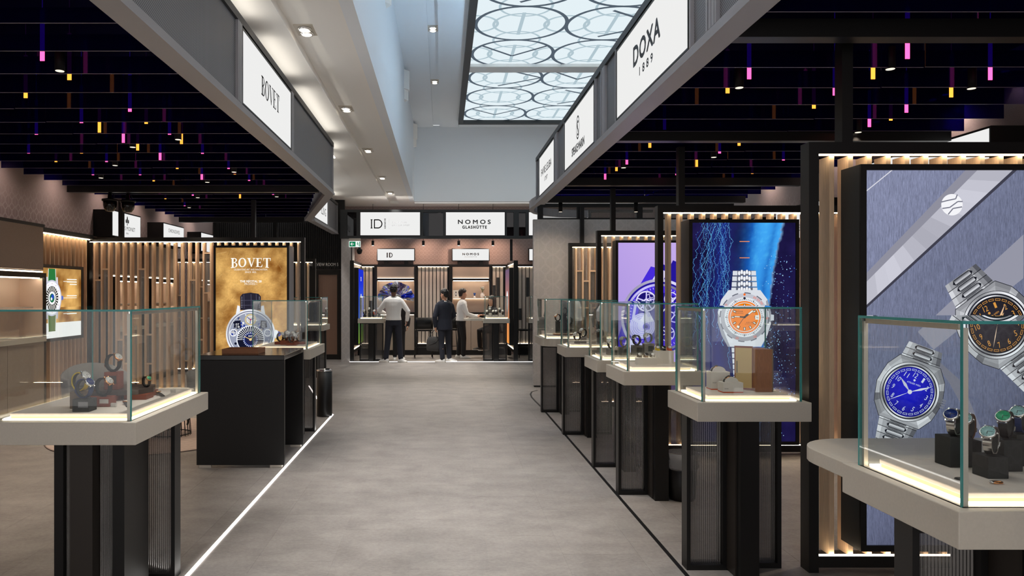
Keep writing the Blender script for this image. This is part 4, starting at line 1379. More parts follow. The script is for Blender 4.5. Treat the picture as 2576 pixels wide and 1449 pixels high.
# ---- gold poster with the complicated watch
def gold_bg(x, y, w, h):
    n = fbm(x * 1.2 + 5, y * 1.2, 3.0, 5)
    c = mixc(rgb(132, 80, 28), rgb(236, 186, 108), 0.50 + 1.5 * n)
    e = min(x, w - x, y, h - y)
    return tuple(v * (0.80 + 0.20 * min(1, e / 0.2)) for v in c)
def art_gold(t, o, w, h):
    k = 10.98 / 1840
    def U(px, py): return ((px - 545.5) * k, h - (py - 624) * k)
    A = Art((0, w, 0, h))
    A.field(0, w, 0, h, 40, 84, lambda x, y: gold_bg(x, y, w, h))
    rnd = random.Random(9)
    for i in range(70):
        x, y = rnd.uniform(0, w), rnd.uniform(0, h); a = rnd.uniform(-1.2, 1.2)
        ln = rnd.uniform(0.03, 0.16)
        A.line((x, y), (x + ln * math.cos(a), y + ln * math.sin(a)), 0.0022, mixc(rgb(120, 76, 34), rgb(240, 206, 140), rnd.random()))
    A.build('printed_ground', 'print_gold', t, o, *AX)
    A = Art((0, w, 0, h)); A.z = 0.003
    W = rgb(252, 248, 238)
    serif_word(A, 'BOVET', U(633.5, 661), 22 * k, 100 * k, W, 0.16)
    A.text('CELEBRATING ART AND INNOVATION.', U(633.5, 679), 4.2 * k, W, width=85 * k)
    A.text('SINCE 1822.', U(633.5, 685.5), 4.2 * k, W, width=29 * k)
    A.text('THE R\u00c9CITAL 28', U(633.5, 708), 6.6 * k, W, width=54 * k, bold=0.25 * k)
    A.text('PROWESS 1', U(633.5, 715.3), 4.8 * k, W, width=31 * k)
    c = U(633, 841)
    A.place(c, 0, k)
    D, Bk, S, SL = rgb(40, 38, 52), rgb(22, 24, 44), rgb(190, 194, 206), rgb(236, 238, 244)
    A.poly([(-26, 60), (26, 60), (26, 94), (20, 101), (0, 104), (-20, 101), (-26, 94)], D)
    for x in (-16, 2, 15): A.line((x, 64), (x - 1, 100), 1.2, rgb(86, 84, 104))
    for y in (72, 84): A.line((-25, y), (25, y + 1), 1.0, rgb(86, 84, 104))
    for x in (-22, 22):
        for i in range(7): A.line((x, 66 + i * 4.2), (x, 68.4 + i * 4.2), 1.0, rgb(200, 196, 206))
    for sg in (-1, 1):
        A.poly([(sg * 38, 44), (sg * 26, 58), (sg * 27, 70), (sg * 33, 72)], SL)
    A.poly([(60, 9), (67, 9), (70, 0), (67, -9), (60, -9)], S); A.disc((70, 0), 6.5, rgb(40, 50, 150), n=20); A.poly([(62, 11), (69, 8), (69, -8), (62, -11)], SL)
    A.ring((0, 0), 52, 62, SL, 64, shade=lambda a: 0.66 + 0.34 * abs(math.cos(a * 1.5 + 0.7)))
    A.ring((0, 0), 55.5, 58, rgb(120, 122, 146), 64)
    A.disc((0, 0), 53, rgb(150, 156, 176), n=64)
    rn = random.Random(2)
    for i in range(120):
        a, q = rn.uniform(0, 6.28), rn.uniform(6, 50)
        A.disc((q * math.cos(a), q * math.sin(a)), rn.uniform(0.8, 3.4), rn.choice([SL, rgb(70, 78, 120), rgb(30, 52, 150), rgb(206, 208, 220), Bk, rgb(190, 176, 150)]), n=10)
    # tourbillon, date windows, roller fan
    A.ring((0, 36), 11, 14.5, rgb(208, 190, 140), 28); A.ring((0, 36), 8.5, 10, SL, 24); A.disc((0, 36), 8.5, rgb(210, 206, 196), n=20)
    for a in (0.4, 2.5, 4.6): A.line((0, 36), (10 * math.cos(a), 36 + 10 * math.sin(a)), 1.6, rgb(24, 44, 150))
    A.disc((0, 36), 2.2, rgb(180, 60, 90), n=12)
    for sg in (-1, 1):
        A.poly([(sg * 24, 14), (sg * 42, 16), (sg * 40, 33), (sg * 26, 34)], Bk)
        A.ring((sg * 43, 3), 7, 9.5, SL, 24); A.line((sg * 37, 3), (sg * 49, 3), 1.2, S); A.line((sg * 43, -4), (sg * 43, 10), 1.2, S)
    A.disc((0, -14), 35, Bk, n=48)
    for i in range(21):
        a = math.pi * i / 20
        A.ring((0, -14), 20, 33, SL, 2, a - 0.028, a + 0.028)
    A.ring((0, -14), 33, 35.5, SL, 48); A.ring((0, -14), 12.5, 19, rgb(30, 44, 110), 40)
    for i in range(24):
        a = 2 * math.pi * i / 24
        A.ring((0, -14), 15, 18.5, SL, 1, a - 0.05, a + 0.05)
    A.disc((0, -14), 12, rgb(34, 34, 70), n=30)
    A.line((0, -14), (-16, -6), 1.6, rgb(236, 206, 140)); A.line((0, -14), (17, 2), 1.4, rgb(236, 206, 140)); A.disc((0, -14), 3.4, rgb(236, 206, 140), n=16)
    A.place()
    for s, x, y in (('07', -33, 24), ('18', -32, 18), ('JAN', 33, 29), ('DEC', 33, 24), ('NOV', 33, 18), ('TUE', -44, 3), ('BOVET', 0, -5.5)):
        A.text(s, (c[0] + x * k, c[1] + y * k), 5 * k, rgb(244, 244, 248), width=(9 if len(s) < 4 else 10) * k)
    A.build('printed_watch', 'print', t, o, *AX)
lightbox('gold light box poster of a complicated silver watch with black leather strap', -3.435, -2.302, 10.98, 11.33, 0.150, 2.312, art_gold, side='grey_metal')

# ================================================================== LEFT WALL
# slatted wall panel with its own lit top rail
def wall_slats(label, y0, y1, top, seed):
    x = -5.548
    t = thing('slatted_wall_panel', label, 'wall panel', (x, (y0 + y1) / 2, 0))
    box('backing', 'oak_back', t, x, x + 0.02, y0, y1, 0.05, top)
    box('top_rail', 'black', t, x, x + 0.16, y0, y1, top, top + 0.065)
    box('light_strip', 'led', t, x + 0.10, x + 0.112, y0 + 0.02, y1 - 0.02, top - 0.010, top - 0.001)
    s0 = None
    y = y0 + 0.03
    rnd = random.Random(seed)
    while y < y1 - 0.03:
        if s0 is None:
            s0 = MB().box(x + 0.02, x + 0.10, 0, 0.024, 0.05, top - 0.012).build('slat', 'oak', t); o = s0
        else:
            o = s0.copy(); COL.objects.link(o)
        o.location = (0, y, 0)
        if rnd.random() < 0.3 and y + 0.115 < y1:
            za = rnd.choice((1.98, 2.05, 0.5, 0.7))
            box('insert', 'brown_black', t, x + 0.02, x + 0.05, y + 0.024, y + 0.115, za, za + rnd.choice((0.2, 0.32)))
        y += 0.115
wall_slats('slatted oak wall panel with glowing top edge, around the green strap poster', 9.66, 11.30, 2.425, 4)

def art_green(t, o, w, h):
    A = Art((0, w, 0, h))
    A.field(0, w, 0.20, h, 24, 20, lambda x, y: tuple(v * 1.05 for v in gold_bg(x, y, w, h)))
    A.rect(0, w, 0, 0.21, rgb(250, 248, 246))
    c = (0.30, 0.555); r = 0.25
    A.place(c, 0, r)
    G = rgb(44, 120, 62)
    A.poly([(-0.42, 0.9), (0.42, 0.9), (0.36, 1.62), (-0.36, 1.62)], G)
    A.poly([(-0.42, -0.9), (0.42, -0.9), (0.36, -1.85), (-0.36, -1.85)], rgb(88, 112, 60))
    for sg in (-1, 1):
        A.line((sg * 0.42, 0.85), (sg * 0.36, 1.62), 0.05, rgb(236, 236, 230)); A.line((sg * 0.42, -0.85), (sg * 0.36, -1.80), 0.05, rgb(236, 236, 230))
        A.poly([(sg * 0.45, 0.75), (sg * 0.66, 0.66), (sg * 0.60, 1.16), (sg * 0.46, 1.16)], rgb(214, 214, 226)); A.poly([(sg * 0.45, -0.75), (sg * 0.66, -0.66), (sg * 0.60, -1.16), (sg * 0.46, -1.16)], rgb(190, 190, 204))
    A.disc((1.08, 0), 0.13, rgb(90, 110, 190), n=16)
    A.disc((0, 0), 1.0, rgb(202, 202, 220), n=56); A.disc((0, 0), 0.92, rgb(246, 246, 250), n=56)
    A.disc((0, 0), 0.66, rgb(30, 26, 26), n=48)
    for i in range(24):
        a = 2 * math.pi * i / 24
        A.ring((0, 0), 0.40, 0.64, rgb(240, 238, 232), 1, a - 0.055, a + 0.055)
    A.disc((0, 0), 0.37, rgb(246, 246, 248), n=36); A.disc((0, 0), 0.25, rgb(34, 110, 74), n=30); A.disc((0.05, 0.07), 0.14, rgb(40, 80, 190), n=20); A.disc((-0.06, -0.05), 0.09, rgb(232, 236, 240), n=14)
    for i in range(12):
        a = 2 * math.pi * i / 12
        A.disc((0.80 * math.cos(a), 0.80 * math.sin(a)), 0.025, rgb(190, 50, 50), n=8)
    A.place()
    W = rgb(252, 250, 240)
    for y, n in ((0.79, 3), (0.555, 1), (0.33, 2)):
        A.line((0.60, y), (0.98, y), 0.008, W)
        for i in range(n): A.line((0.70 + 0.08 * (i == 2), y + 0.03 - 0.035 * i), (0.98, y + 0.03 - 0.035 * i), 0.014, W)
    A.build('printed_picture', 'print', t, o, (0, 1, 0), (0, 0, 1), (1, 0, 0))
t = thing('poster_lightbox', 'golden wall poster of a white watch on a green strap', 'light box', (-5.45, 10.37, 0.93))
box('case', 'black', t, -5.448, -5.40, 9.76, 10.98, 0.93, 1.99)
for (ya, yb, za, zb) in ((9.76, 9.815, 0.93, 1.99), (10.925, 10.98, 0.93, 1.99), (9.815, 10.925, 0.93, 0.975), (9.815, 10.925, 1.945, 1.99)):
    box('bezel', 'dark_metal', t, -5.40, -5.386, ya, yb, za, zb)
art_green(t, (-5.399, 9.815, 0.975), 1.11, 0.97)

# built-in display units along the wall, each with fabric pelmet, lit niche and doors
def wall_unit(label, y0, y1, deep=0.30, items=True):
    x = -5.549
    f = x + deep
    t = thing('display_cabinet', label, 'cabinet', (x + deep / 2, (y0 + y1) / 2, 0))
    for ya in (y0, y1 - 0.05):
        box('upright', 'black', t, x, f, ya, ya + 0.05, 0.10, 1.86)
    box('head_rail', 'black', t, x, f, y0 + 0.05, y1 - 0.05, 1.80, 1.86)
    box('niche_back', 'peach', t, x, x + 0.02, y0 + 0.05, y1 - 0.05, 1.03, 1.80)
    for ya in (y0 + 0.05, y1 - 0.06):
        box('niche_side', 'peach', t, x + 0.02, f - 0.02, ya, ya + 0.01, 1.03, 1.79)
    box('light_strip', 'led_niche', t, f - 0.06, f - 0.045, y0 + 0.08, y1 - 0.08, 1.785, 1.797)
    box('counter', 'slab', t, x, f + 0.03, y0 + 0.05, y1 - 0.05, 0.97, 1.03)
    box('shelf', 'oak_grey', t, x + 0.02, x + 0.2, y0 + 0.06, y1 - 0.06, 1.40, 1.42)
    ym = (y0 + y1) / 2
    for ya, yb in ((y0 + 0.055, ym - 0.004), (ym + 0.004, y1 - 0.055)):
        box('door', 'fabric', t, x, f, ya, yb, 0.11, 0.965)
    box('plinth', 'black', t, x, f - 0.03, y0, y1, 0.0, 0.10)
    p = box('pelmet', 'fabric', t, x, f - 0.03, y0 + 0.02, y1 - 0.02, 1.90, 2.46)
    box('pelmet_frame', 'black', p, x, f - 0.02, y0, y1, 2.46, 2.50)
    box('light_strip', 'led_soft', t, f - 0.06, f - 0.03, y0 + 0.03, y1 - 0.03, 1.868, 1.885)
wall_unit('tall fabric-faced display cabinet with lit niche, next to the green strap poster', 7.9, 9.62, 0.34)
wall_unit('display cabinet behind the slatted screen, under the sign with a fleur-de-lis', 11.75, 12.85)
wall_unit('display cabinet behind the slatted screen, under the plain wordmark sign', 13.2, 14.4)
wall_unit('display cabinet beyond both slatted screens near the interview room', 16.0, 17.2)

def wall_sign(label, y0, y1, z0, z1, lines, emblem=False, x=-5.549, sg=1, deep=0.30):
    f = x + sg * deep
    t = thing('illuminated_sign', label, 'sign', (x, (y0 + y1) / 2, z0))
    box('case', 'black', t, min(x, f), max(x, f), y0, y1, z0, z1)
    a = f + sg * 0.004
    box('light_panel', 'sign_white', t, min(f, a), max(f, a), y0 + 0.02, y1 - 0.02, z0 + 0.02, z1 - 0.02)
    for txt, zz, h, wd in lines:
        ink_text('lettering', txt, t, (a, (y0 + y1) / 2, zz), (0, sg, 0), (sg, 0, 0), h, wd)
    if emblem:
        A = Art(step=0.0); K = (0.02, 0.02, 0.02)
        A.disc((0, 0.03), 0.022, K, 0.055, 16); A.disc((-0.045, 0), 0.02, K, 0.035, 12); A.disc((0.045, 0), 0.02, K, 0.035, 12); A.rect(-0.05, 0.05, -0.02, -0.008, K); A.disc((0, -0.045), 0.012, K, 0.03, 12)
        A.build('emblem', 'print_plain', t, (a + sg * 0.002, (y0 + y1) / 2, z0 + 0.29), (0, sg, 0), (0, 0, 1), (sg, 0, 0))
    return t
wall_sign('small wall sign with a black fleur-de-lis above its wordmark', 11.62, 12.72, 2.50, 2.93, [('LOUIS MOINET', 2.67, 0.065, 0.62), ('1806', 2.59, 0.025, 0.10)], True)
wall_sign('small wall sign with only a thin wordmark, above the second screen', 13.75, 14.85, 2.50, 2.93, [('CHRONOSWISS', 2.80, 0.07, 0.60)])
wall_sign('small blank-looking wall sign farthest along the pink wall', 15.9, 16.9, 2.50, 2.93, [])
# pair of dome cameras hanging from the beam
for dx, nm in ((-0.03, 'black dome camera with round lens ball hanging from the beam, lower of the pair'), (0.16, 'black dome camera hanging close behind the drop post')):
    cx, cy = -4.53 + dx, 10.0 + abs(dx)
    t = thing('dome_camera', nm, 'camera', (cx, cy, 2.80))
    MB().lathe([(0.105, 2.86), (0.105, 2.885), (0.03, 2.90), (0.02, 2.99)], (cx, cy, 0), 20).build('housing', 'black', t)
    MB().lathe([(0.012, 2.715), (0.05, 2.722), (0.078, 2.76), (0.088, 2.80), (0.09, 2.86)], (cx, cy, 0), 20).build('dome', 'black_soft', t)
    MB().tube([(cx + 0.04, cy, 2.89), (cx + 0.06, cy, 2.93), (cx + 0.02, cy, 2.98)], 0.006, 6).build('cable', 'black', t)
# right-hand wall: sign boxes glimpsed above the screens
wall_sign('large bluish wall sign glimpsed above the grey poster screen', 6.2, 8.3, 2.66, 3.02, [], x=4.949, sg=-1, deep=0.3)
wall_sign('narrow wall sign glimpsed between screens beside the tall oak slat', 8.8, 10.2, 2.30, 2.75, [('SPEAKE\u00b7MARIN', 2.45, 0.08, 0.9)], x=4.949, sg=-1, deep=0.3)
wall_sign('wall sign glimpsed through slats above the blue underwater poster', 10.8, 11.9, 2.30, 2.72, [('FAVRE LEUBA', 2.5, 0.10, 0.9)], x=4.949, sg=-1, deep=0.3)
for y in (5.6, 8.6):
    t = thing('display_cabinet', 'fabric-faced wall cabinet with lit niche behind the %s' % ('orange diver poster' if y < 7 else 'lilac poster'), 'cabinet', (4.8, y, 0))
    box('body', 'fabric', t, 4.66, 4.949, y, y + 1.3, 0.1, 1.02)
    box('counter', 'slab', t, 4.62, 4.949, y, y + 1.3, 1.02, 1.07)
    box('niche_back', 'peach', t, 4.92, 4.949, y, y + 1.3, 1.07, 1.82)
    box('light_strip', 'led_niche', t, 4.86, 4.875, y + 0.03, y + 1.27, 1.80, 1.815)
    box('pelmet', 'fabric', t, 4.68, 4.949, y, y + 1.3, 1.83, 2.25)
    box('plinth', 'black', t, 4.69, 4.949, y, y + 1.3, 0, 0.1)

# ================================================================== INTERVIEW ROOM CORNER
t = thing('wall_interview_room', None, None, (-3.3, 17.7, 0), kind='structure')
box('wall_panel', 'black', t, -5.5, -3.06, 17.64, 17.74, 0, 3.84)
box('wall_panel', 'black', t, -3.06, -2.36, 17.64, 17.74, 2.17, 3.84)
rb = MB()
x = -5.45
while x < -2.38:
    rb.box(x, x + 0.022, 17.60, 17.64, 2.18, 3.3); x += 0.05
rb.build('ribbed_cladding', 'black', t)['kind'] = 'stuff'
t = thing('door_1', None, None, (-2.76, 17.62, 0), kind='structure')
for xa, xb, za, zb in ((-3.06, -2.99, 0, 2.16), (-2.53, -2.44, 0, 2.16), (-2.99, -2.53, 2.04, 2.16)):
    box('frame_bar', 'black', t, xa, xb, 17.58, 17.70, za, zb)
reeded('door_leaf', pbr('bronze_reeded_glass', rgb(150, 118, 100), 0.3, spec=0.6), t, -2.99, -2.53, 17.64, 0.12, 2.04, 0.012)
box('door_rail', 'black', t, -2.99, -2.53, 17.60, 17.66, 0, 0.12)
ink_text('lettering', 'INTERVIEW ROOM 5', t, (-2.875, 17.597, 2.285), (1, 0, 0), (0, -1, 0), 0.075, 0.74, 'white_letter')
shell('wall_column', MB().box(-2.36, -2.16, 17.05, 17.95, 0, 2.88), 'paper_pale')

# ================================================================== BACK BOOTHS
BY = 17.02
t = thing('trim_7', None, None, (0, BY, 2.86), kind='structure')
zb0, zb1 = EYE + 1.266, EYE + 1.94
box('bottom_rail', 'dark_metal', t, -2.38, 4.9, BY, BY + 0.12, zb0, zb0 + 0.065)
box('top_rail', 'dark_metal', t, -2.38, 4.9, BY, BY + 0.12, zb1 - 0.06, zb1)
for xa, xb in ((-2.38, -2.22), (-2.0, -1.92), (-0.515, -0.455), (0.015, 0.065), (1.46, 1.50), (1.66, 1.78), (1.94, 2.0), (3.4, 3.46)):
    box('mullion', 'dark_metal', t, xa, xb, BY, BY + 0.10, zb0 + 0.065, zb1 - 0.06)
for xa, xb in ((-2.22, -2.0), (-0.455, 0.015), (1.50, 1.66), (1.78, 1.94)):
    box('dark_pane', 'smoke', t, xa, xb, BY + 0.04, BY + 0.048, zb0 + 0.065, zb1 - 0.06)
def front_sign(label, x0, x1, y, z0, z1, writer, case=0.012, deep=0.08, legs=None):
    t = thing('illuminated_sign', label, 'sign', ((x0 + x1) / 2, y, z0))
    box('case', 'black', t, x0, x1, y + 0.004, y + deep, z0, z1)
    for (xa, xb, za, zb) in ((x0, x1, z0, z0 + case), (x0, x1, z1 - case, z1), (x0, x0 + case, z0 + case, z1 - case), (x1 - case, x1, z0 + case, z1 - case)):
        box('frame_bar', 'black', t, xa, xb, y - 0.008, y + 0.0038, za, zb)
    box('light_panel', 'sign_white', t, x0 + case, x1 - case, y - 0.002, y + 0.0036, z0 + case, z1 - case)
    if legs:
        for xl in legs: box('leg', 'black', t, xl - 0.05, xl + 0.05, y + 0.02, y + 0.06, z0 - 0.10, z0)
    writer(t, y - 0.003)
def ptxt(t, y, s, x, z, h, w, mat='ink', sp=1.0, vert=False, bold=0.0):
    ink_text('lettering', s, t, (x, y, z), (1, 0, 0) if not vert else (0, 0, 1), (0, -1, 0), h, w, mat, sp, up=(0, 0, 1) if not vert else (-1, 0, 0), bold=bold)
k = 17.0 / 1840
def w_id(t, y):
    def X(px): return (px - 1113) * k
    def Z(py): return EYE + (737 - py) * k
    A = Art(step=0.0); K = rgb(44, 42, 48)
    # I D monogram
    for xa, xb in ((933, 935.8), ): A.rect(X(xa), X(xb), Z(574), Z(552), K)
    A.rect(X(932), X(937), Z(574.5), Z(572.5), K); A.rect(X(932), X(937), Z(553.5), Z(551.5), K)
    A.rect(X(940.5), X(943.2), Z(574.5), Z(551.5), K)
    A.ring((X(950), Z(563)), 9.2 * k, 12.0 * k, K, 24, -math.pi / 2, math.pi / 2, 0.98)
    for zz in (574.6, 554.2): A.rect(X(940.5), X(950.2), Z(zz), Z(zz - 2.8), K)
    A.rect(X(978.5), X(978.9), Z(576), Z(549), rgb(170, 170, 172))
    A.build('lettering', 'print_plain', t, (0, y, 0), (1, 0, 0), (0, 0, 1), (0, -1, 0))
    ptxt(t, y, 'GENEVE', X(968.5), Z(562.5), 0.034, 0.235, 'ink', 1.2, True, bold=0.002)
    ptxt(t, y, 'CONVICTION', X(1004), Z(559.5), 0.034, 0.335, 'ink_grey', 1.1)
    ptxt(t, y, 'ON YOUR WRIST', X(1008), Z(566.5), 0.034, 0.41, 'ink_grey', 1.1)
front_sign('wide bright fascia sign reading ID GENEVE above the booth', -1.92, -0.51, BY, EYE + 144 * k, EYE + 204.5 * k, w_id)
def w_nomos(t, y):
    ptxt(t, y, 'NOMOS', 0.742, EYE + 179 * k, 0.094, 0.755, 'ink', 1.5, bold=0.004)
    ptxt(t, y, 'GLASH\u00dcTTE', 0.747, EYE + 166.5 * k, 0.082, 0.565, 'ink', 1.3, bold=0.004)
front_sign('wide bright fascia sign reading NOMOS GLASH\u00dcTTE', 0.07, 1.46, BY, EYE + 144 * k, EYE + 204.5 * k, w_nomos)
front_sign('bright fascia sign cut off by the pale end wall', 2.0, 3.4, BY, EYE + 144 * k, EYE + 204.5 * k, lambda t, y: None)
k2 = 18.9 / 1840
def w_id2(t, y):
    A = Art(step=0.0); K = rgb(36, 34, 40)
    x0, zc_ = (973 - 1113) * k2, EYE + (737 - 642) * k2
    A.rect(x0, x0 + 0.03, zc_ - 0.063, zc_ + 0.063, K); A.rect(x0 + 0.06, x0 + 0.09, zc_ - 0.063, zc_ + 0.063, K)
    A.ring((x0 + 0.09, zc_), 0.045, 0.064, K, 20, -math.pi / 2, math.pi / 2)
    A.build('lettering', 'print_plain', t, (0, y, 0), (1, 0, 0), (0, 0, 1), (0, -1, 0))
front_sign('small lit ID sign standing over the fan display niche', (948 - 1113) * k2, (1044 - 1113) * k2, 18.86, EYE + 80 * k2, EYE + 112 * k2, w_id2, 0.02, 0.10, [(971 - 1113) * k2, (1022 - 1113) * k2])
def w_nomos2(t, y):
    ptxt(t, y, 'NOMOS', (1184 - 1113) * k2, EYE + (737 - 639.5) * k2, 0.052, 0.42, 'ink', 1.5, bold=0.004)
    ptxt(t, y, 'GLASH\u00dcTTE', (1184 - 1113) * k2, EYE + (737 - 646) * k2, 0.035, 0.31, 'ink_grey', 1.4)
front_sign('small lit NOMOS sign standing over the flower vase niche', (1136.5 - 1113) * k2, (1231.5 - 1113) * k2, 18.86, EYE + 80 * k2, EYE + 112 * k2, w_nomos2, 0.02, 0.10, [(1157 - 1113) * k2, (1210 - 1113) * k2])
front_sign('small lit sign at the next booth, mostly hidden by the end wall', 2.22, 3.2, 18.86, EYE + 80 * k2, EYE + 112 * k2, lambda t, y: None, 0.02, 0.10, [2.45, 2.95])

W19 = 19.0
shell('trim_8', MB().box(-2.15, 3.6, 18.84, 19.05, 2.285, 2.335), 'black')
def back_slats(label, x0, x1, seed, z0=0.30):
    t = thing('slatted_wall_panel', label, 'wall panel', ((x0 + x1) / 2, 19.0, 0))
    box('backing', 'black', t, x0, x1, 19.01, 19.048, z0 - 0.05, 2.28)
    box('light_strip', 'led_soft', t, x0 + 0.01, x1 - 0.01, 18.905, 18.915, 2.272, 2.284)
    box('light_strip', 'led_soft', t, x0 + 0.01, x1 - 0.01, 18.905, 18.915, z0 - 0.012, z0)
    box('base', 'black', t, x0, x1, 18.90, 19.01, 0, z0 - 0.012)
    rnd = random.Random(seed)
    x = x0 + 0.015
    s0 = None
    i = 0
    while x < x1 - 0.06:
        if s0 is None:
            s0 = MB().box(0, 0.076, 18.93, 19.01, z0, 2.272).build('slat', 'oak_grey', t); o = s0
        else:
            o = s0.copy(); COL.objects.link(o)
        o.location = (x, 0, 0)
        if rnd.random() < 0.4:
            za = rnd.choice((0.9, 1.3, 1.5))
            box('inset_pane', 'dark_metal', t, x + 0.004, x + 0.072, 18.921, 18.929, za, za + rnd.choice((0.3, 0.5, 0.7)))
        x += 0.097
        i += 1
back_slats('slatted strip with glowing ends beside the fan display niche, by the exit sign', -2.10, -1.76, 2)
back_slats('broad slatted panel with glowing ends between the two back niches', -0.645, 0.175, 5)
back_slats('slatted strip beside the flower vase niche', 1.285, 1.64, 3)
back_slats('slatted strip in the next booth, behind the bar stool', 1.86, 2.4, 9)
def back_niche(label, x0, x1):
    t = thing('display_cabinet', label, 'cabinet', ((x0 + x1) / 2, 19.0, 0))
    f = 18.82
    for xa in (x0, x1 - 0.055): box('upright', 'black', t, xa, xa + 0.055, f, 19.04, 0.12, 2.28)
    box('pelmet', 'fabric', t, x0 + 0.06, x1 - 0.06, f + 0.03, 19.04, 1.975, 2.275)
    box('light_strip', 'led_soft', t, x0 + 0.07, x1 - 0.07, f + 0.01, f + 0.028, 1.975, 1.985)
    box('head_rail', 'black', t, x0 + 0.055, x1 - 0.055, f, 19.04, 1.92, 1.965)
    box('niche_back', 'peach', t, x0 + 0.055, x1 - 0.055, 19.02, 19.04, 1.10, 1.92)
    for xa in (x0 + 0.056, x1 - 0.066): box('niche_side', 'peach', t, xa, xa + 0.01, f + 0.02, 19.02, 1.10, 1.90)
    box('light_strip', 'led_niche', t, x0 + 0.08, x1 - 0.08, 18.86, 18.87, 1.908, 1.919)
    box('shelf', 'oak_grey', t, x0 + 0.07, x1 - 0.07, 18.86, 19.02, 1.455, 1.475)
    box('light_strip', 'led_soft', t, x0 + 0.08, x1 - 0.08, 18.99, 18.998, 1.448, 1.4545)
    box('sill', 'black', t, x0 + 0.055, x1 - 0.055, f, 19.04, 1.06, 1.10)
    xm = (x0 + x1) / 2
    for xa, xb in ((x0 + 0.06, xm - 0.004), (xm + 0.004, x1 - 0.06)): box('door', 'fabric', t, xa, xb, f + 0.01, 19.04, 0.13, 1.02)
    box('light_strip', 'led_soft', t, x0 + 0.07, x1 - 0.07, f + 0.002, f + 0.012, 1.03, 1.045)
    box('plinth', 'black', t, x0, x1, f + 0.02, 19.04, 0, 0.12)
back_niche('back wall cabinet with lit niche holding the crumpled mirror fan', -1.745, -0.665)
back_niche('back wall cabinet with lit niche holding a vase of white flowers', 0.20, 1.265)
back_niche('back wall cabinet of the next booth, partly behind the end wall', 2.42, 3.4)
# booth partitions: black frames with backlit posters on their faces
def partition(label, x, sg, y0, y1, art, hide=False):
    t = thing('booth_partition', label, 'partition', (x, (y0 + y1) / 2, 0))
    for ya in (y0, y1 - 0.07): box('post', 'black', t, x - 0.05, x + 0.05, ya, ya + 0.07, 0, 2.36)
    box('top_rail', 'black', t, x - 0.05, x + 0.05, y0 + 0.07, y1 - 0.07, 2.30, 2.36)
    box('bottom_rail', 'black', t, x - 0.05, x + 0.05, y0 + 0.07, y1 - 0.07, 0.20, 0.27)
    box('panel', 'oak_grey', t, x - 0.02, x + 0.02, y0 + 0.07, y1 - 0.07, 0.27, 2.30)
    box('light_strip', 'led_soft', t, x + sg * 0.035 - 0.005, x + sg * 0.035 + 0.005, y0 + 0.08, y1 - 0.08, 2.288, 2.299)
    box('light_strip', 'led_soft', t, x + sg * 0.035 - 0.005, x + sg * 0.035 + 0.005, y0 + 0.08, y1 - 0.08, 0.271, 0.282)
    b = thing('poster_lightbox', art[0], 'light box', (x + sg * 0.06, (y0 + y1) / 2, 0.35))
    xa = x + sg * 0.021; xb = x + sg * 0.13
    box('case', 'black', b, min(xa, xb), max(xa, xb), y0 + 0.25, y1 - 0.40, 0.36, 2.20)
    A = Art((0, y1 - y0 - 0.71, 0, 1.78))
    art[1](A, y1 - y0 - 0.71, 1.78)
    yy = y0 + 0.28 if sg > 0 else y1 - 0.43
    A.build('printed_picture', 'print', b, (xb + sg * 0.002, yy, 0.39), (0, sg, 0), (0, 0, 1), (sg, 0, 0))
def art_meadow(A, w, h):
    A.field(0, w, 0, h, 6, 24, lambda x, y: mixc(rgb(150, 190, 60), rgb(60, 130, 90), y / 0.6) if y < 0.55 else mixc(rgb(70, 110, 220), rgb(30, 50, 210), (y - 0.55) / 0.9))
    A.text('ID', (w / 2, 1.55), 0.10, rgb(240, 244, 250), width=0.2)
    A.disc((w / 2, 0.95), 0.24, rgb(200, 206, 216), n=30); A.disc((w / 2, 0.95), 0.19, rgb(50, 60, 90), n=30)
def art_person(A, w, h):
    A.field(0, w, 0, h, 6, 20, lambda x, y: mixc(rgb(236, 150, 70), rgb(110, 90, 120), y / h))
    A.disc((w / 2, 1.0), 0.26, rgb(220, 222, 230), n=30); A.disc((w / 2, 1.0), 0.21, rgb(240, 240, 240), n=30)
partition('black booth partition with glowing edges beside the pale column', -2.12, 1, 17.08, 18.82, ('slim blue and green poster on the partition by the exit sign', art_meadow))
partition('black booth partition with glowing edges right of the seated person', 1.715, -1, 17.08, 18.82, ('slim orange poster on the partition beside the seated person', art_person))
for x in (-2.2, 1.60):
    shell('trim_9', MB().box(x, x + 0.06, 17.3, 17.36, 2.36, 2.87), 'black')
# track spots washing the booth wall
for i, px in enumerate((938, 1065, 1154, 1240)):
    x = (px - 1113) * 18.5 / 1840
    t = thing('track_spotlight', 'small black spotlight washing the booth wall above the %s sign' % ('ID', 'gap beside the ID', 'NOMOS', 'far end of the NOMOS')[i], 'spotlight', (x, 18.5, 2.80))
    MB().lathe([(0.03, 2.80), (0.035, 2.80), (0.035, 2.92), (0.012, 2.925)], (x, 18.5, 0), 14).build('can', 'black', t)
    MB().lathe([(0.027, 2.797), (0.028, 2.801)], (x, 18.5, 0), 12).build('lens', 'lamp_warm', t)
    MB().tube([(x, 18.5, 2.92), (x, 18.5, 3.853)], 0.006, 6).build('stem', 'black', t)
    spot('spotlight_beam', (x, 18.5, 2.79), (x + 0.1, 19.05, 2.5), 22, 120, (1, 0.66, 0.48), 0.6, 0.03, t)
    spot('spotlight_beam', (x, 18.5, 2.79), (x, 17.5, 0.8), 95, 110, (1, 0.88, 0.74), 0.7, 0.03, t)
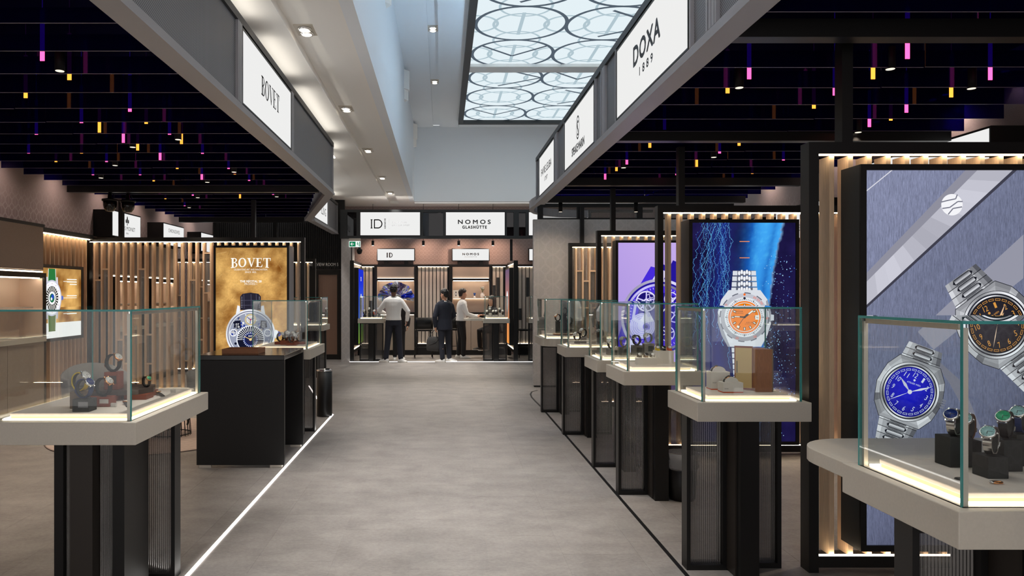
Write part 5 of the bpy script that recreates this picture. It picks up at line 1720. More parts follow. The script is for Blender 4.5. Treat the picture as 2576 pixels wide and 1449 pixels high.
# exit sign and small camera
t = thing('exit_sign', 'green and white emergency exit sign with arrow and running figure', 'exit sign', (-2.02, 16.95, 2.68))
ke = 16.95 / 1840
xe0, xe1, ze0, ze1 = (878 - 1113) * ke, (907 - 1113) * ke, EYE + (737 - 621.5) * ke, EYE + (737 - 606.5) * ke
box('panel', 'exit_white', t, xe0, xe1, 16.95, 16.97, ze0, ze1)
box('green_field', 'exit_green', t, xe0 + 0.012, xe1 - 0.115, 16.946, 16.9495, ze0 + 0.012, ze1 - 0.012)
box('green_field', 'exit_green', t, xe1 - 0.03, xe1 - 0.012, 16.946, 16.9495, ze0 + 0.012, ze1 - 0.012)
A = Art(step=0.00001)
Wt, Gr = (0.8, 0.85, 0.82), rgb(20, 120, 80)
xc, zc2 = xe0 + 0.075, (ze0 + ze1) / 2
A.line((xc - 0.03, zc2), (xc + 0.04, zc2), 0.014, Wt); A.line((xc - 0.035, zc2), (xc, zc2 + 0.033), 0.014, Wt); A.line((xc - 0.035, zc2), (xc, zc2 - 0.033), 0.014, Wt)
xr = xe1 - 0.072
A.disc((xr + 0.004, zc2 + 0.036), 0.010, Gr, n=10); A.line((xr + 0.002, zc2 + 0.025), (xr + 0.012, zc2 - 0.008), 0.016, Gr); A.line((xr + 0.012, zc2 - 0.008), (xr - 0.016, zc2 - 0.022), 0.010, Gr); A.line((xr + 0.012, zc2 - 0.008), (xr + 0.030, zc2 - 0.042), 0.010, Gr); A.line((xr, zc2 + 0.02), (xr - 0.022, zc2 + 0.004), 0.008, Gr); A.line((xr + 0.004, zc2 + 0.02), (xr + 0.028, zc2 + 0.010), 0.008, Gr)
A.build('pictogram', 'print', t, (0, 16.9455, 0), (1, 0, 0), (0, 0, 1), (0, -1, 0))
box('bracket', 'alu', t, xe0, xe1, 16.95, 16.99, ze1, zb0 + 0.0)
t = thing('dome_camera', 'tiny black dome camera below the exit sign', 'camera', (-1.93, 17.2, 2.55))
MB().lathe([(0.02, 2.51), (0.05, 2.53), (0.065, 2.58), (0.07, 2.62), (0.03, 2.64), (0.02, 2.87)], (-1.95, 17.2, 0), 16).build('dome', 'black', t)

# ================================================================== SHOWCASES
def pane(parent, x0, x1, y0, y1, z0, z1):
    m = MB().box(x0, x1, y0, y1, z0, z1)
    dims = (x1 - x0, y1 - y0, z1 - z0)
    thin = dims.index(min(dims))
    idx = {2: (0, 1), 1: (2, 4), 0: (3, 5)}[thin]
    m.m = [0 if i in idx else 1 for i in range(6)]
    return m.build('glass_pane', ['glass', 'teal_edge'], parent)
def framed_reeded(parent, x0, x1, y, z1, mat='reeded'):
    b = 0.022
    for xa in (x0, x1 - b): box('post', 'black', parent, xa, xa + b, y, y + 0.09, 0, z1)
    box('rail', 'black', parent, x0 + b, x1 - b, y, y + 0.09, 0, 0.03)
    box('rail', 'black', parent, x0 + b, x1 - b, y, y + 0.09, z1 - 0.025, z1)
    reeded('reeded_pane', mat, parent, x0 + b, x1 - b, y + 0.03, 0.03, z1 - 0.025, 0.0105, 0.008)
def rounded(poly_corner, r, c, a0, a1, n=8):
    return [(c[0] + r * math.cos(a0 + (a1 - a0) * i / n), c[1] + r * math.sin(a0 + (a1 - a0) * i / n)) for i in range(n + 1)]
CASE_Z, GLASS_TOP, PAD_Z = 1.0, 1.522, 1.03
def showcase(label, x0, x1, y0, y1, side, base='a', round_corner=False, group=None):
    """side +1: the aisle lies at x0; -1: the aisle lies at x1"""
    t = thing('glass_showcase', label, 'showcase', ((x0 + x1) / 2, (y0 + y1) / 2, 0))
    if round_corner:
        r = 0.22
        poly = rounded(None, r, (x0 + r, y0 + r), math.pi, 1.5 * math.pi) + [(x1, y0), (x1, y1), (x0, y1)]
        soft(MB().prism(poly, 0.895, CASE_Z).build('slab', 'slab', t), 0.003)
    else:
        soft(box('slab', 'slab', t, x0, x1, y0, y1, 0.895, CASE_Z), 0.003)
    i = 0.036
    gx0, gx1, gy0, gy1 = x0 + i, x1 - i, y0 + i, y1 - i
    T = 0.009
    pane(t, gx0, gx1, gy0, gy0 + T, CASE_Z, GLASS_TOP - T)
    pane(t, gx0, gx1, gy1 - T, gy1, CASE_Z, GLASS_TOP - T)
    pane(t, gx0, gx0 + T, gy0 + T, gy1 - T, CASE_Z, GLASS_TOP - T)
    pane(t, gx1 - T, gx1, gy0 + T, gy1 - T, CASE_Z, GLASS_TOP - T)
    pane(t, gx0, gx1, gy0, gy1, GLASS_TOP - T, GLASS_TOP)
    # slender corner strips, hidden light line, riser and suede pad
    ax = gx0 + T if side > 0 else gx1 - T
    for yy in (gy0 + T, gy1 - T - 0.012):
        xa, xb = sorted((ax, ax + side * 0.014))
        box('corner_strip', 'alu', t, xa, xb, yy, yy + 0.012, CASE_Z, GLASS_TOP - 0.02)
    xa, xb = sorted((ax, ax + side * 0.012))
    box('top_strip', 'alu', t, xa, xb, gy0 + 0.03, gy1 - 0.03, GLASS_TOP - 0.026, GLASS_TOP - 0.010)
    xa, xb = sorted((ax + side * 0.0125, ax + side * 0.018))
    box('light_strip', 'led_case_fill', t, xa, xb, gy0 + 0.04, gy1 - 0.04, GLASS_TOP - 0.019, GLASS_TOP - 0.011)  # hidden LED added behind the aluminium strip to brighten the case contents
    j = 0.075
    px0, px1, py0, py1 = x0 + j + 0.012, x1 - j, y0 + j + 0.01, y1 - j
    lz0, lz1 = CASE_Z + 0.001, CASE_Z + 0.007
    w = 0.016
    for (a, b, c, d) in ((px0 - 0.02, px1 + 0.02, py0 - 0.024, py0 - 0.008), (px0 - 0.02, px1 + 0.02, py1 + 0.008, py1 + 0.024),
                         (px0 - 0.024, px0 - 0.008, py0 - 0.008, py1 + 0.008), (px1 + 0.008, px1 + 0.024, py0 - 0.008, py1 + 0.008)):
        box('light_strip', 'led_soft', t, a, b, c, d, lz0, lz1)
    box('riser', 'riser', t, px0 + 0.004, px1 - 0.004, py0 + 0.004, py1 - 0.004, CASE_Z, 1.014)
    soft(box('pad', 'pad', t, px0, px1, py0, py1, 1.014, PAD_Z), 0.003)
    zt = 0.894
    if base == 'a':
        yb = y0 + 0.22
        q = (lambda d: x0 + d) if side > 0 else (lambda d: x1 - d)
        def sp(a, b): return sorted((q(a), q(b)))
        framed_reeded(t, *sp(0.015, 0.245), yb, zt)
        box('pier', 'black', t, *sp(0.255, 0.36), yb - 0.17, yb + 0.18, 0, zt)
        box('return_panel', 'brown_black', t, *sp(0.246, 0.2545), yb - 0.12, yb + 0.09, 0.01, zt)
        framed_reeded(t, *sp(0.365, 0.575), yb + 0.03, zt)
    else:
        q = lambda d: x1 - d
        def sp(a, b): return sorted((q(a), q(b)))
        yb = y0 + 0.26
        framed_reeded(t, *sp(0.075, 0.36), y0 + 0.70, zt)
        box('pier', 'black', t, *sp(0.165, 0.225), yb, yb + 0.30, 0, zt)
        reeded('reeded_pane', 'reeded', t, *sp(0.225, 0.31), yb + 0.05, 0.02, zt, 0.008, 0.007)
        box('bronze_panel', 'brown_black', t, *sp(0.31, 0.42), yb - 0.03, yb + 0.25, 0, zt)
        reeded('reeded_pane', 'reeded_pale', t, *sp(0.42, 0.465), yb + 0.02, 0.02, zt, 0.02, 0.008)
        box('pier', 'black', t, *sp(0.465, 0.51), yb - 0.01, yb + 0.3, 0, zt)
    return t
def round_shelf(parent, x0, x1, y0, y1, z0, z1, left=True):
    r = (y1 - y0) / 2
    if left: poly = [(x1, y0), (x1, y1)] + rounded(None, r, (x0 + r, (y0 + y1) / 2), math.pi / 2, 1.5 * math.pi, 14)
    else: poly = [(x0, y1), (x0, y0)] + rounded(None, r, (x1 - r, (y0 + y1) / 2), -math.pi / 2, 0.5 * math.pi, 14)
    return soft(MB().prism(poly, z0, z1).build('side_shelf', 'slab', parent), 0.003)

showcase('large glass showcase with yellow strap watch and red wood blocks', -2.14, -1.42, 3.385, 4.435, -1, 'b')
showcase('glass showcase behind the black table, in front of the gold poster', -2.06, -1.40, 7.75, 8.70, -1, 'b')
showcase('far glass showcase beyond the waste bin near interview room door', -2.85, -2.2, 13.55, 14.3, -1, 'b')
c1 = showcase('nearest glass showcase, with charcoal blocks and a rounded side shelf', 1.415, 2.07, 2.005, 2.59, 1)
P = [(1.42, 2.592), (2.6, 2.592), (2.6, 3.0), (2.5, 3.04)] + rounded(None, 0.22, (1.64, 2.80), math.pi / 2, math.pi, 8)
soft(MB().prism(P, 0.945, CASE_Z).build('side_shelf', 'slab', c1), 0.003)
box('shelf_leg', 'black', c1, 2.0, 2.12, 2.62, 2.76, 0, 0.944)
showcase('glass showcase holding an open wooden box before the orange diver poster', 1.395, 2.02, 4.0, 4.53, 1)
showcase('glass showcase with two white boxes of watches before the lilac poster', 1.38, 2.0, 5.575, 6.17, 1)
showcase('third-farthest glass showcase, with watches on small grey blocks', 1.37, 1.98, 6.49, 7.06, 1)
showcase('second-farthest glass showcase, with watches on open ring stands', 1.345, 1.96, 8.03, 8.58, 1)
showcase('farthest glass showcase with rounded slab corner, in front of pale end wall', 1.31, 1.92, 9.58, 10.4, 1, round_corner=True)
c = showcase('glass showcase beside the person in white shirt seen from behind', -1.975, -1.37, 17.06, 17.62, 1)
round_shelf(c, -1.37, -1.17, 17.14, 17.46, 0.945, 1.0, False)
c = showcase('glass showcase in front of the seated person, full of small round watches', 0.95, 1.57, 17.06, 17.66, 1)
round_shelf(c, 0.50, 0.95, 17.2, 17.62, 0.945, 1.0, True)
showcase('glass showcase in the next booth, cut by the pale end wall', 2.02, 2.62, 17.06, 17.62, 1)

# ------------------------------------------------------------------ watches
_w = {}
def make_watch(strap, metal, dial, steel_band=False):
    t = local_thing('wristwatch', '', 'watch')
    r = 0.034
    ha = R(42)
    hw = 0.0105
    def bandpt(a, rr): return (rr * math.cos(a), rr * math.sin(a) + r + 0.004)
    rs = []
    n = 40
    gap = 0.52
    for i in range(n + 1):
        a = ha + gap + (2 * math.pi - 2 * gap) * i / n
        w = hw * (0.95 - 0.12 * math.sin(math.pi * i / n))
        bump = 0.0006 if (steel_band and i % 2) else 0.0
        xi, zi = bandpt(a, r - 0.0016); xo, zo = bandpt(a, r + 0.0026 + bump)
        rs.append([(xi, -w, zi), (xi, w, zi), (xo, w, zo), (xo, -w, zo)])
    MB().rings(rs, smooth=False).build('strap', strap, t)
    a = math.pi + ha - 0.35
    xc, zc = bandpt(a, r + 0.003)
    mtx = Matrix.Translation((xc, 0, zc)) @ Matrix.Rotation(-a, 4, 'Y')
    MB().box(-0.0012, 0.0012, -hw * 1.05, hw * 1.05, -0.006, 0.006).xform(mtx).build('buckle', metal, t)
    cx, cz = bandpt(ha, r + 0.0025)
    mt = Matrix.Translation((cx, 0, cz)) @ Matrix.Rotation(math.pi / 2 - ha, 4, 'Y')
    MB().lathe([(0.014, -0.004), (0.0188, -0.003), (0.0198, 0.0015), (0.0185, 0.0046), (0.0166, 0.0050)], (0, 0, 0), 24).xform(mt).build('case', metal, t)
    d = MB().lathe([(0.0163, 0.0051), (0.0163, 0.0053)], (0, 0, 0), 24).xform(mt).build('dial', dial, t)
    h = MB()
    h.box(-0.0006, 0.0006, 0, 0.0115, 0.0055, 0.0058)
    h.box(-0.0005, 0.0085, -0.0007, 0.0007, 0.0055, 0.0058)
    for q in range(12):
        ca, sa = math.cos(q * math.pi / 6), math.sin(q * math.pi / 6)
        h.add([(ca * r0 - sa * e, sa * r0 + ca * e, 0.0055) for r0, e in ((0.0128, 0.0005), (0.0128, -0.0005), (0.0152, -0.0005), (0.0152, 0.0005))], [(0, 1, 2, 3)])
    h.xform(mt).build('hands', 'ink' if dial != 'dial_black' else 'white_letter', d)
    MB().lathe([(0.0025, 0.0185), (0.003, 0.019), (0.003, 0.0225), (0.002, 0.023)], (0, 0, 0), 10, axis='y').xform(mt).build('crown', metal, t)
    for sy in (-1, 1):
        for sx in (-1, 1):
            MB().box(min(sx * 0.012, sx * 0.0215), max(sx * 0.012, sx * 0.0215), sy * 0.0095 - 0.0016, sy * 0.0095 + 0.0016, -0.0045, 0.002).xform(mt).build('lug', metal, t)
    # clear C-ring that holds it up
    rs = []
    for i in range(25):
        a = ha + 0.9 + (2 * math.pi - 1.8) * i / 24
        xi, zi = bandpt(a, r - 0.0042); xo, zo = bandpt(a, r - 0.0015)
        rs.append([(xi, -0.006, zi), (xi, 0.006, zi), (xo, 0.006, zo), (xo, -0.006, zo)])
    MB().rings(rs, smooth=False).build('ring_stand', 'charcoal', t)
    MB().box(-0.008, 0.008, -0.008, 0.008, -0.0005, 0.005).build('ring_foot', 'charcoal', t)
    return t
def watch(label, x, y, z, rot, strap, metal, dial, scale=1.0, band=False, group=None):
    k = (strap, metal, dial, band)
    if k not in _w:
        o = make_watch(*k); _w[k] = o
    else:
        o = copy_tree(_w[k])
    o.location = (x, y, z)
    o.rotation_euler = (0, 0, R(rot))
    o.scale = (scale,) * 3
    tag(o, label, 'watch', group)
    return o
def block(label, mat, x0, x1, y0, y1, z0, h, rot=0, name='display_block', plate=None):
    t = thing(name, label, 'display block', ((x0 + x1) / 2, (y0 + y1) / 2, z0))
    o = soft(box('block', mat, t, x0, x1, y0, y1, z0, z0 + h), 0.002)
    if plate: box('label_plate', plate, t, (x0 + x1) / 2 - 0.012, x1 - 0.006, y0 - 0.0015, y0, z0 + h * 0.35, z0 + h * 0.8)
    t.rotation_euler = (0, 0, R(rot))
    return t
P0 = PAD_Z + 0.0005
# the large showcase beside the black table
block('taupe cube block under the yellow strap watch', 'taupe', -1.835, -1.765, 3.60, 3.67, P0, 0.082)
watch('watch with bright yellow strap on the taupe block', -1.80, 3.635, P0 + 0.0815, -20, 'strap_yellow', 'steel', 'dial_white', 1.28)
block('black block with tiny white print, in front of the taupe cube', 'charcoal', -1.772, -1.69, 3.50, 3.578, P0, 0.06, plate='ink_grey')
watch('watch with dark blue strap on the black block', -1.735, 3.54, P0 + 0.0595, -20, 'strap_blue', 'steel', 'dial_blue', 1.28)
block('small red wood block with pale plate beside the black block', 'redwood', -1.742, -1.665, 3.66, 3.735, P0, 0.047, plate='cardboard')
watch('rose gold watch with black strap on the small red block', -1.715, 3.70, P0 + 0.0465, -20, 'strap_black', 'gold', 'dial_white', 1.28)
pl = thing('display_plinth', 'dark wood plate resting on red wood feet, inside the large showcase', 'display plinth', (-1.7, 3.98, P0))
for xa, xb, ya, yb in ((-1.86, -1.72, 3.84, 3.92), (-1.70, -1.58, 3.90, 4.0), (-1.86, -1.60, 4.02, 4.12)):
    soft(box('foot', 'redwood', pl, xa, xb, ya, yb, P0, P0 + 0.028), 0.002)
soft(MB().prism([(-1.87, 3.86), (-1.74, 3.84), (-1.62, 3.90), (-1.58, 4.0), (-1.62, 4.13), (-1.86, 4.13)], P0 + 0.028, P0 + 0.055).build('plate', 'dark_wood', pl), 0.002)
P1 = P0 + 0.0552
block('tall red wood block standing on the dark plate', 'redwood', -1.80, -1.728, 3.89, 3.965, P1, 0.092, plate='dark_wood')
watch('highest rose gold watch with black strap, on the tall red block', -1.77, 3.93, P1 + 0.0915, -20, 'strap_black', 'gold', 'dial_white', 1.28)
def lying_watch(label, x, y, z, rot, strap='strap_black', metal='gold', dial='dial_white', tilt=-8):
    t = local_thing('wristwatch', label, 'watch')
    rs = []
    for i in range(15):
        u = -0.10 + 0.2 * i / 14
        zz = 0.012 * math.cos(u / 0.1 * math.pi / 2) + 0.0015
        w = 0.0105 - 0.02 * abs(u) * 0.2
        rs.append([(u, -w, zz - 0.0013), (u, w, zz - 0.0013), (u, w, zz + 0.0013), (u, -w, zz + 0.0013)])
    MB().rings(rs, smooth=False).build('strap', strap, t)
    MB().lathe([(0.014, 0.0135), (0.0195, 0.0145), (0.0198, 0.0185), (0.0168, 0.0205)], (0, 0, 0), 24).build('case', metal, t)
    MB().lathe([(0.0163, 0.0205), (0.0163, 0.0208)], (0, 0, 0), 24).build('dial', dial, t)
    MB().lathe([(0.0025, 0.0185), (0.003, 0.0225)], (0, 0, 0.0165), 10, axis='y').build('crown', metal, t)
    t.location = (x, y, z); t.rotation_euler = (0, 0, R(rot))
    return t
lying_watch('watch laid flat on its long black strap near the glass corner', -1.615, 3.74, P0, -62)
lying_watch('watch laid flat on its strap at the back of the large showcase', -1.60, 4.10, P0, -50)
watch('small gold watch with green dial on the dark plate', -1.615, 3.99, P1, -34, 'strap_black', 'gold', 'dial_green', 0.8)
for i, (x, y) in enumerate(((-1.66, 3.66), (-1.555, 4.18))):
    t = thing('price_card', 'tiny clear price stand %s' % ('beside the small red block' if i == 0 else 'at the back corner of the pad'), 'price stand', (x, y, P0))
    MB().prism([(x, y), (x + 0.028, y - 0.004), (x + 0.028, y + 0.008), (x, y + 0.012)], P0, P0 + 0.018).build('card', 'cardboard', t)
# nearest showcase on the other side
R1 = [((1.672, 1.735, 2.24, 2.31, 0.067), 'lowest front charcoal block, nearest the glass corner', 'steel watch with ice blue dial on the front charcoal block', 'steel', 'steel', 'dial_ice', True),
      ((1.655, 1.73, 2.385, 2.46, 0.097), 'charcoal block nearest the shelf end', 'steel watch with dark blue dial on the block nearest the shelf', 'steel', 'steel', 'dial_blue', True),
      ((1.745, 1.80, 2.44, 2.50, 0.075), 'charcoal block in the back row beside the brown strap', 'watch with brown leather strap in the back row', 'strap_brown', 'steel', 'dial_ice', False),
      ((1.79, 1.85, 2.33, 2.40, 0.10), 'charcoal block under the bright green dial', 'steel watch with bright green dial', 'strap_black', 'steel', 'dial_green', False),
      ((1.885, 1.95, 2.40, 2.46, 0.105), 'charcoal block at the picture edge', 'watch with dark blue strap at the picture edge', 'strap_blue', 'steel', 'dial_ice', False)]
for (x0, x1, y0, y1, h), bl, wl, s, m_, d, band in R1:
    block(bl, 'charcoal', x0, x1, y0, y1, P0, h)
    watch(wl, (x0 + x1) / 2 + 0.004, (y0 + y1) / 2, P0 + h - 0.0005, 218, s, m_, d, 1.18, band)
t = thing('presentation_disc', 'small dark oval disc lying on the suede pad', 'disc', (1.59, 2.14, P0))
MB().lathe([(0.016, P0), (0.018, P0 + 0.001), (0.0165, P0 + 0.003)], (1.585, 2.235, 0), 20).build('disc', 'ink', t)
lying = thing('ring_bracelet', 'small gold and steel bracelet lying on the suede pad', 'bracelet', (1.64, 2.16, P0))
MB().tube([(1.655 + 0.016 * math.cos(a), 2.185 + 0.010 * math.sin(a), P0 + 0.004) for a in [i * math.pi / 8 for i in range(16)]], 0.003, 8, closed=True).build('band', 'gold', lying)
MB().lathe([(0.006, P0 + 0.002), (0.007, P0 + 0.008)], (1.64, 2.183, 0), 12).build('clasp', 'steel', lying)
# showcase with the wooden box
def white_watch_box(label, wl, x0, x1, y0, y1, h, txt=True, band='orange', dial='dial_black', metal='gold'):
    t = thing('watch_box', label, 'watch box', ((x0 + x1) / 2, (y0 + y1) / 2, P0))
    if band: box('colour_band', band, t, x0, x1, y0, y1, P0, P0 + 0.006)
    b = P0 + (0.006 if band else 0)
    box('tray', 'white_box', t, x0, x1, y0, y1, b, P0 + h)
    if txt: ink_text('lettering', 'DOXA', t, (x0 + 0.02, y0, P0 + h * 0.4), (1, 0, 0), (0, -1, 0), 0.006, 0.022, thick=0.0008)
    w = local_thing('wristwatch', wl, 'watch')
    w.location = ((x0 + x1) / 2, (y0 + y1) / 2, P0 + h + 0.0003)
    dome = [(0.038 * math.cos(a), 0.030 * math.sin(a)) for a in [math.pi * i / 12 for i in range(13)]]
    def arch(ya, yb, k, nm, mt):
        m = MB()
        vs = [(x * k, ya, z * k) for x, z in dome] + [(x * k, yb, z * k) for x, z in dome]
        n = len(dome)
        m.add(vs, [tuple(range(n)), tuple(range(2 * n - 1, n - 1, -1))])
        m.add(vs, [(i + 1, i, n + i, n + i + 1) for i in range(n - 1)], 0, True)
        m.build(nm, mt, w)
    arch(-0.022, 0.022, 1.0, 'cushion', 'white_box')
    arch(-0.011, 0.011, 1.06, 'strap', 'strap_black')
    mt = Matrix.Rotation(R(-35), 4, 'Y') @ Matrix.Translation((0, 0, 0.029))
    MB().lathe([(0.016, 0.0), (0.018, 0.004), (0.015, 0.006)], (0, 0, 0), 20).xform(mt).build('case', metal, w)
    MB().lathe([(0.0145, 0.006), (0.0145, 0.0064)], (0, 0, 0), 20).xform(mt).build('dial', dial, w)
white_watch_box('white box with orange base band, in front of the wooden box', 'watch on pale cushion in the front orange-banded box', 1.60, 1.715, 4.17, 4.25, 0.058)
white_watch_box('taller white box with orange base band, behind the first', 'watch on pale cushion in the taller orange-banded box', 1.58, 1.69, 4.30, 4.38, 0.105)
t = thing('wooden_box', 'tall open presentation box of striped wood with cream lining', 'box', (1.84, 4.28, P0))
soft(box('front_panel', 'walnut', t, 1.815, 1.895, 4.205, 4.212, P0, P0 + 0.245), 0.001)
box('side_panel', 'taupe', t, 1.895, 1.902, 4.205, 4.36, P0, P0 + 0.245)
box('side_panel', 'walnut', t, 1.808, 1.815, 4.205, 4.36, P0, P0 + 0.245)
box('top_panel', 'walnut', t, 1.815, 1.895, 4.212, 4.36, P0 + 0.238, P0 + 0.245)
door = MB().prism([(1.722, 4.315), (1.806, 4.262), (1.812, 4.270), (1.728, 4.325)], P0 + 0.004, P0 + 0.258).build('open_door', 'redwood', t)
MB().prism([(1.7265, 4.3105), (1.803, 4.2620), (1.804, 4.264), (1.7275, 4.3125)], P0 + 0.014, P0 + 0.248).build('lining', 'cream', door)
MB().prism([(1.731, 4.3060), (1.735, 4.3035), (1.736, 4.305), (1.732, 4.3075)], P0 + 0.10, P0 + 0.17).build('latch', 'dark_wood', door)
# two white boxes before the lilac poster
def strap_box(label, x0, x1, y0, y1, h, cols, wl, band=None):
    t = thing('watch_box', label, 'watch box', ((x0 + x1) / 2, (y0 + y1) / 2, P0))
    box('tray', 'white_box', t, x0, x1, y0, y1, P0, P0 + h)
    n = len(cols)
    dome = [(0.036 * math.cos(a), 0.032 * math.sin(a)) for a in [math.pi * i / 10 for i in range(11)]]
    for i, (cm, dm) in enumerate(cols):
        xc = x0 + (x1 - x0) * (i + 0.5) / n
        w = local_thing('wristwatch', wl % ('first', 'second', 'third')[i], 'watch')
        w.location = (xc, (y0 + y1) / 2, P0 + h + 0.0003)
        m = MB()
        q = len(dome)
        vs = [(-0.011, x, z) for x, z in dome] + [(0.011, x, z) for x, z in dome]
        m.add(vs, [tuple(range(q)), tuple(range(2 * q - 1, q - 1, -1))]); m.add(vs, [(k + 1, k, q + k, q + k + 1) for k in range(q - 1)], 0, True)
        m.build('strap', cm, w)
        mt = Matrix.Rotation(R(38), 4, 'X') @ Matrix.Translation((0, 0, 0.031))
        MB().lathe([(0.014, 0.0), (0.017, 0.003), (0.014, 0.006)], (0, 0, 0), 18).xform(mt).build('case', 'steel', w)
        MB().lathe([(0.0135, 0.006), (0.0135, 0.0064)], (0, 0, 0), 18).xform(mt).build('dial', dm, w)
strap_box('low white box with three dark strap watches', 1.545, 1.70, 5.80, 5.87, 0.055, [('strap_black', 'dial_white'), ('strap_brown', 'dial_black'), ('strap_black', 'dial_white')], '%s watch from the aisle in the low white box')
strap_box('tall white box with colourful strap watches', 1.715, 1.86, 5.88, 5.96, 0.105, [('strap_yellow', 'dial_white'), ('strap_black', 'dial_black'), ('strap_orange', 'dial_white')], '%s watch from the aisle in the tall white box')
# showcases farther along
for i, (x, s, d) in enumerate(((1.56, 'strap_black', 'dial_white'), (1.67, 'strap_yellow', 'dial_white'), (1.78, 'strap_black', 'dial_black'), (1.88, 'steel', 'dial_white'))):
    w_ = ('nearest the aisle', 'second from the aisle', 'third from the aisle', 'farthest from the aisle')[i]
    block('small grey block %s in the third-farthest showcase' % w_, 'grey_block', x - 0.045, x + 0.045, 6.70 - 0.02 * i, 6.78 - 0.02 * i, P0, 0.055 + 0.018 * i, plate='charcoal')
    watch('watch on the grey block %s' % w_, x, 6.74 - 0.02 * i, P0 + 0.0545 + 0.018 * i, 212, s, 'steel', d, 1.25)
for i, (x, y, h, s) in enumerate(((1.52, 8.25, 0.03, 'strap_black'), (1.60, 8.30, 0.07, 'steel'), (1.70, 8.28, 0.10, 'strap_black'), (1.80, 8.34, 0.06, 'strap_brown'))):
    w_ = ('nearest the aisle', 'second from the aisle', 'third from the aisle', 'farthest from the aisle')[i]
    block('slim grey stand %s in the second-farthest showcase' % w_, 'grey_block', x - 0.03, x + 0.03, y - 0.03, y + 0.03, P0, h)
    watch('ring-mounted watch %s in the second-farthest showcase' % w_, x, y, P0 + h - 0.0005, 214, s, 'steel', 'dial_white', 1.3)
t = thing('display_plinth', 'round wooden plate in the rounded corner showcase', 'display plinth', (1.62, 9.95, P0))
soft(MB().lathe([(0.13, P0), (0.14, P0 + 0.005), (0.14, P0 + 0.022), (0.132, P0 + 0.026)], (1.64, 9.95, 0), 28).build('plate', 'walnut', t), 0.001)
for i, (x, h) in enumerate(((1.57, 0.16), (1.66, 0.25), (1.73, 0.12))):
    w_ = ('middle-height', 'tallest', 'lowest')[i]
    block('%s black block on the round wooden plate' % w_, 'charcoal', x - 0.03, x + 0.03, 9.92, 9.98, P0 + 0.0262, h)
    watch('watch on the %s black block of the round plate' % w_, x, 9.95, P0 + 0.0257 + h, 214, 'strap_black', 'gold' if i != 1 else 'steel', 'dial_white', 1.3)
for i, (x, y, h) in enumerate(((-1.80, 8.12, 0.03), (-1.72, 8.05, 0.05), (-1.66, 8.20, 0.04), (-1.58, 8.12, 0.03), (-1.64, 7.98, 0.028))):
    w_ = ('leading', 'front middle', 'rear middle', 'aisle-side', 'front corner')[i]
    block('%s red wood block in the showcase behind the black table' % w_, 'redwood', x - 0.055, x + 0.055, y - 0.04, y + 0.04, P0, h)
    watch('steel watch on the %s red block behind the black table' % w_, x, y, P0 + h - 0.0005, (-35, -60, -110, 212, -30)[i], ('strap_black', 'steel', 'steel', 'strap_black', 'steel')[i], 'steel', 'dial_white', 1.35)
# back booth showcases
for i in range(6):
    x = 1.06 + 0.075 * i
    block('pale square stand %s in the case before the seated person' % ('one', 'two', 'three', 'four', 'five', 'six')[i] if False else 'pale square stand in the case before the seated person', 'white_box', x - 0.03, x + 0.03, 17.25 + 0.05 * (i % 2), 17.31 + 0.05 * (i % 2), P0, 0.05 + 0.05 * (i % 3 == 1))['group'] = 'pale stands before the seated person'
    watch('small round white-dialled watch in the case before the seated person', x, 17.28 + 0.05 * (i % 2), P0 + 0.0495 + 0.05 * (i % 3 == 1), 250, 'strap_black', 'steel', 'dial_white', 1.5, group='watches before the seated person')
for i, (x, s) in enumerate(((-1.84, 'strap_black'), (-1.72, 'strap_black'), (-1.60, 'strap_orange'), (-1.50, 'strap_black'))):
    block('black stand in the case beside the white-shirted person', 'charcoal', x - 0.035, x + 0.035, 17.28, 17.35, P0, 0.05 + 0.05 * (i % 2))['group'] = 'black stands beside the white-shirted person'
    o = watch('dark strap watch in the case beside the white-shirted person', x, 17.315, P0 + 0.0495 + 0.05 * (i % 2), 250, s, 'steel', 'dial_white', 1.6, group='dark watches beside the white-shirted person')
    if s == 'strap_orange':
        o['label'] = 'bright orange strap watch in the case beside the white-shirted person'; del o['group']

# ================================================================== FURNITURE AND SMALL THINGS
t = thing('bridge_table', 'tall black table with solid panel ends and glossy top', 'table', (-1.85, 7.15, 0))
soft(box('table_top', 'black_soft', t, -2.25, -1.447, 6.69, 7.63, 0.985, 1.03), 0.004)
soft(box('end_panel', 'black', t, -2.25, -1.447, 6.69, 6.735, 0.025, 0.985), 0.003)
soft(box('end_panel', 'black', t, -2.25, -1.447, 7.585, 7.63, 0.025, 0.985), 0.003)
for y in (6.70, 7.595):
    for x in (-2.23, -1.58): box('foot', 'alu', t, x, x + 0.11, y, y + 0.03, 0, 0.025)
M['black_soft'].node_tree.nodes['Principled BSDF'].inputs['Roughness'].default_value = 0.16
t = thing('wooden_tray', 'shallow brown wooden tray on the black table', 'tray', (-1.9, 7.0, 1.03))
tx0, tx1, ty0, ty1 = -2.06, -1.72, 6.83, 7.10
box('tray_base', 'dark_wood', t, tx0 + 0.012, tx1 - 0.012, ty0 + 0.012, ty1 - 0.012, 1.031, 1.045)
for a, b, c, d in ((tx0, tx1, ty0, ty0 + 0.012), (tx0, tx1, ty1 - 0.012, ty1), (tx0, tx0 + 0.012, ty0 + 0.012, ty1 - 0.012), (tx1 - 0.012, tx1, ty0 + 0.012, ty1 - 0.012)):
    box('tray_rim', 'walnut', t, a, b, c, d, 1.031, 1.075)
t = thing('waste_bin', 'slim black cylindrical waste bin with chrome rim', 'bin', (-1.535, 9.52, 0))
MB().lathe([(0.098, 0.0), (0.10, 0.01), (0.10, 0.585), (0.09, 0.586), (0.088, 0.4)], (-1.535, 9.52, 0), 28).build('body', 'black', t)
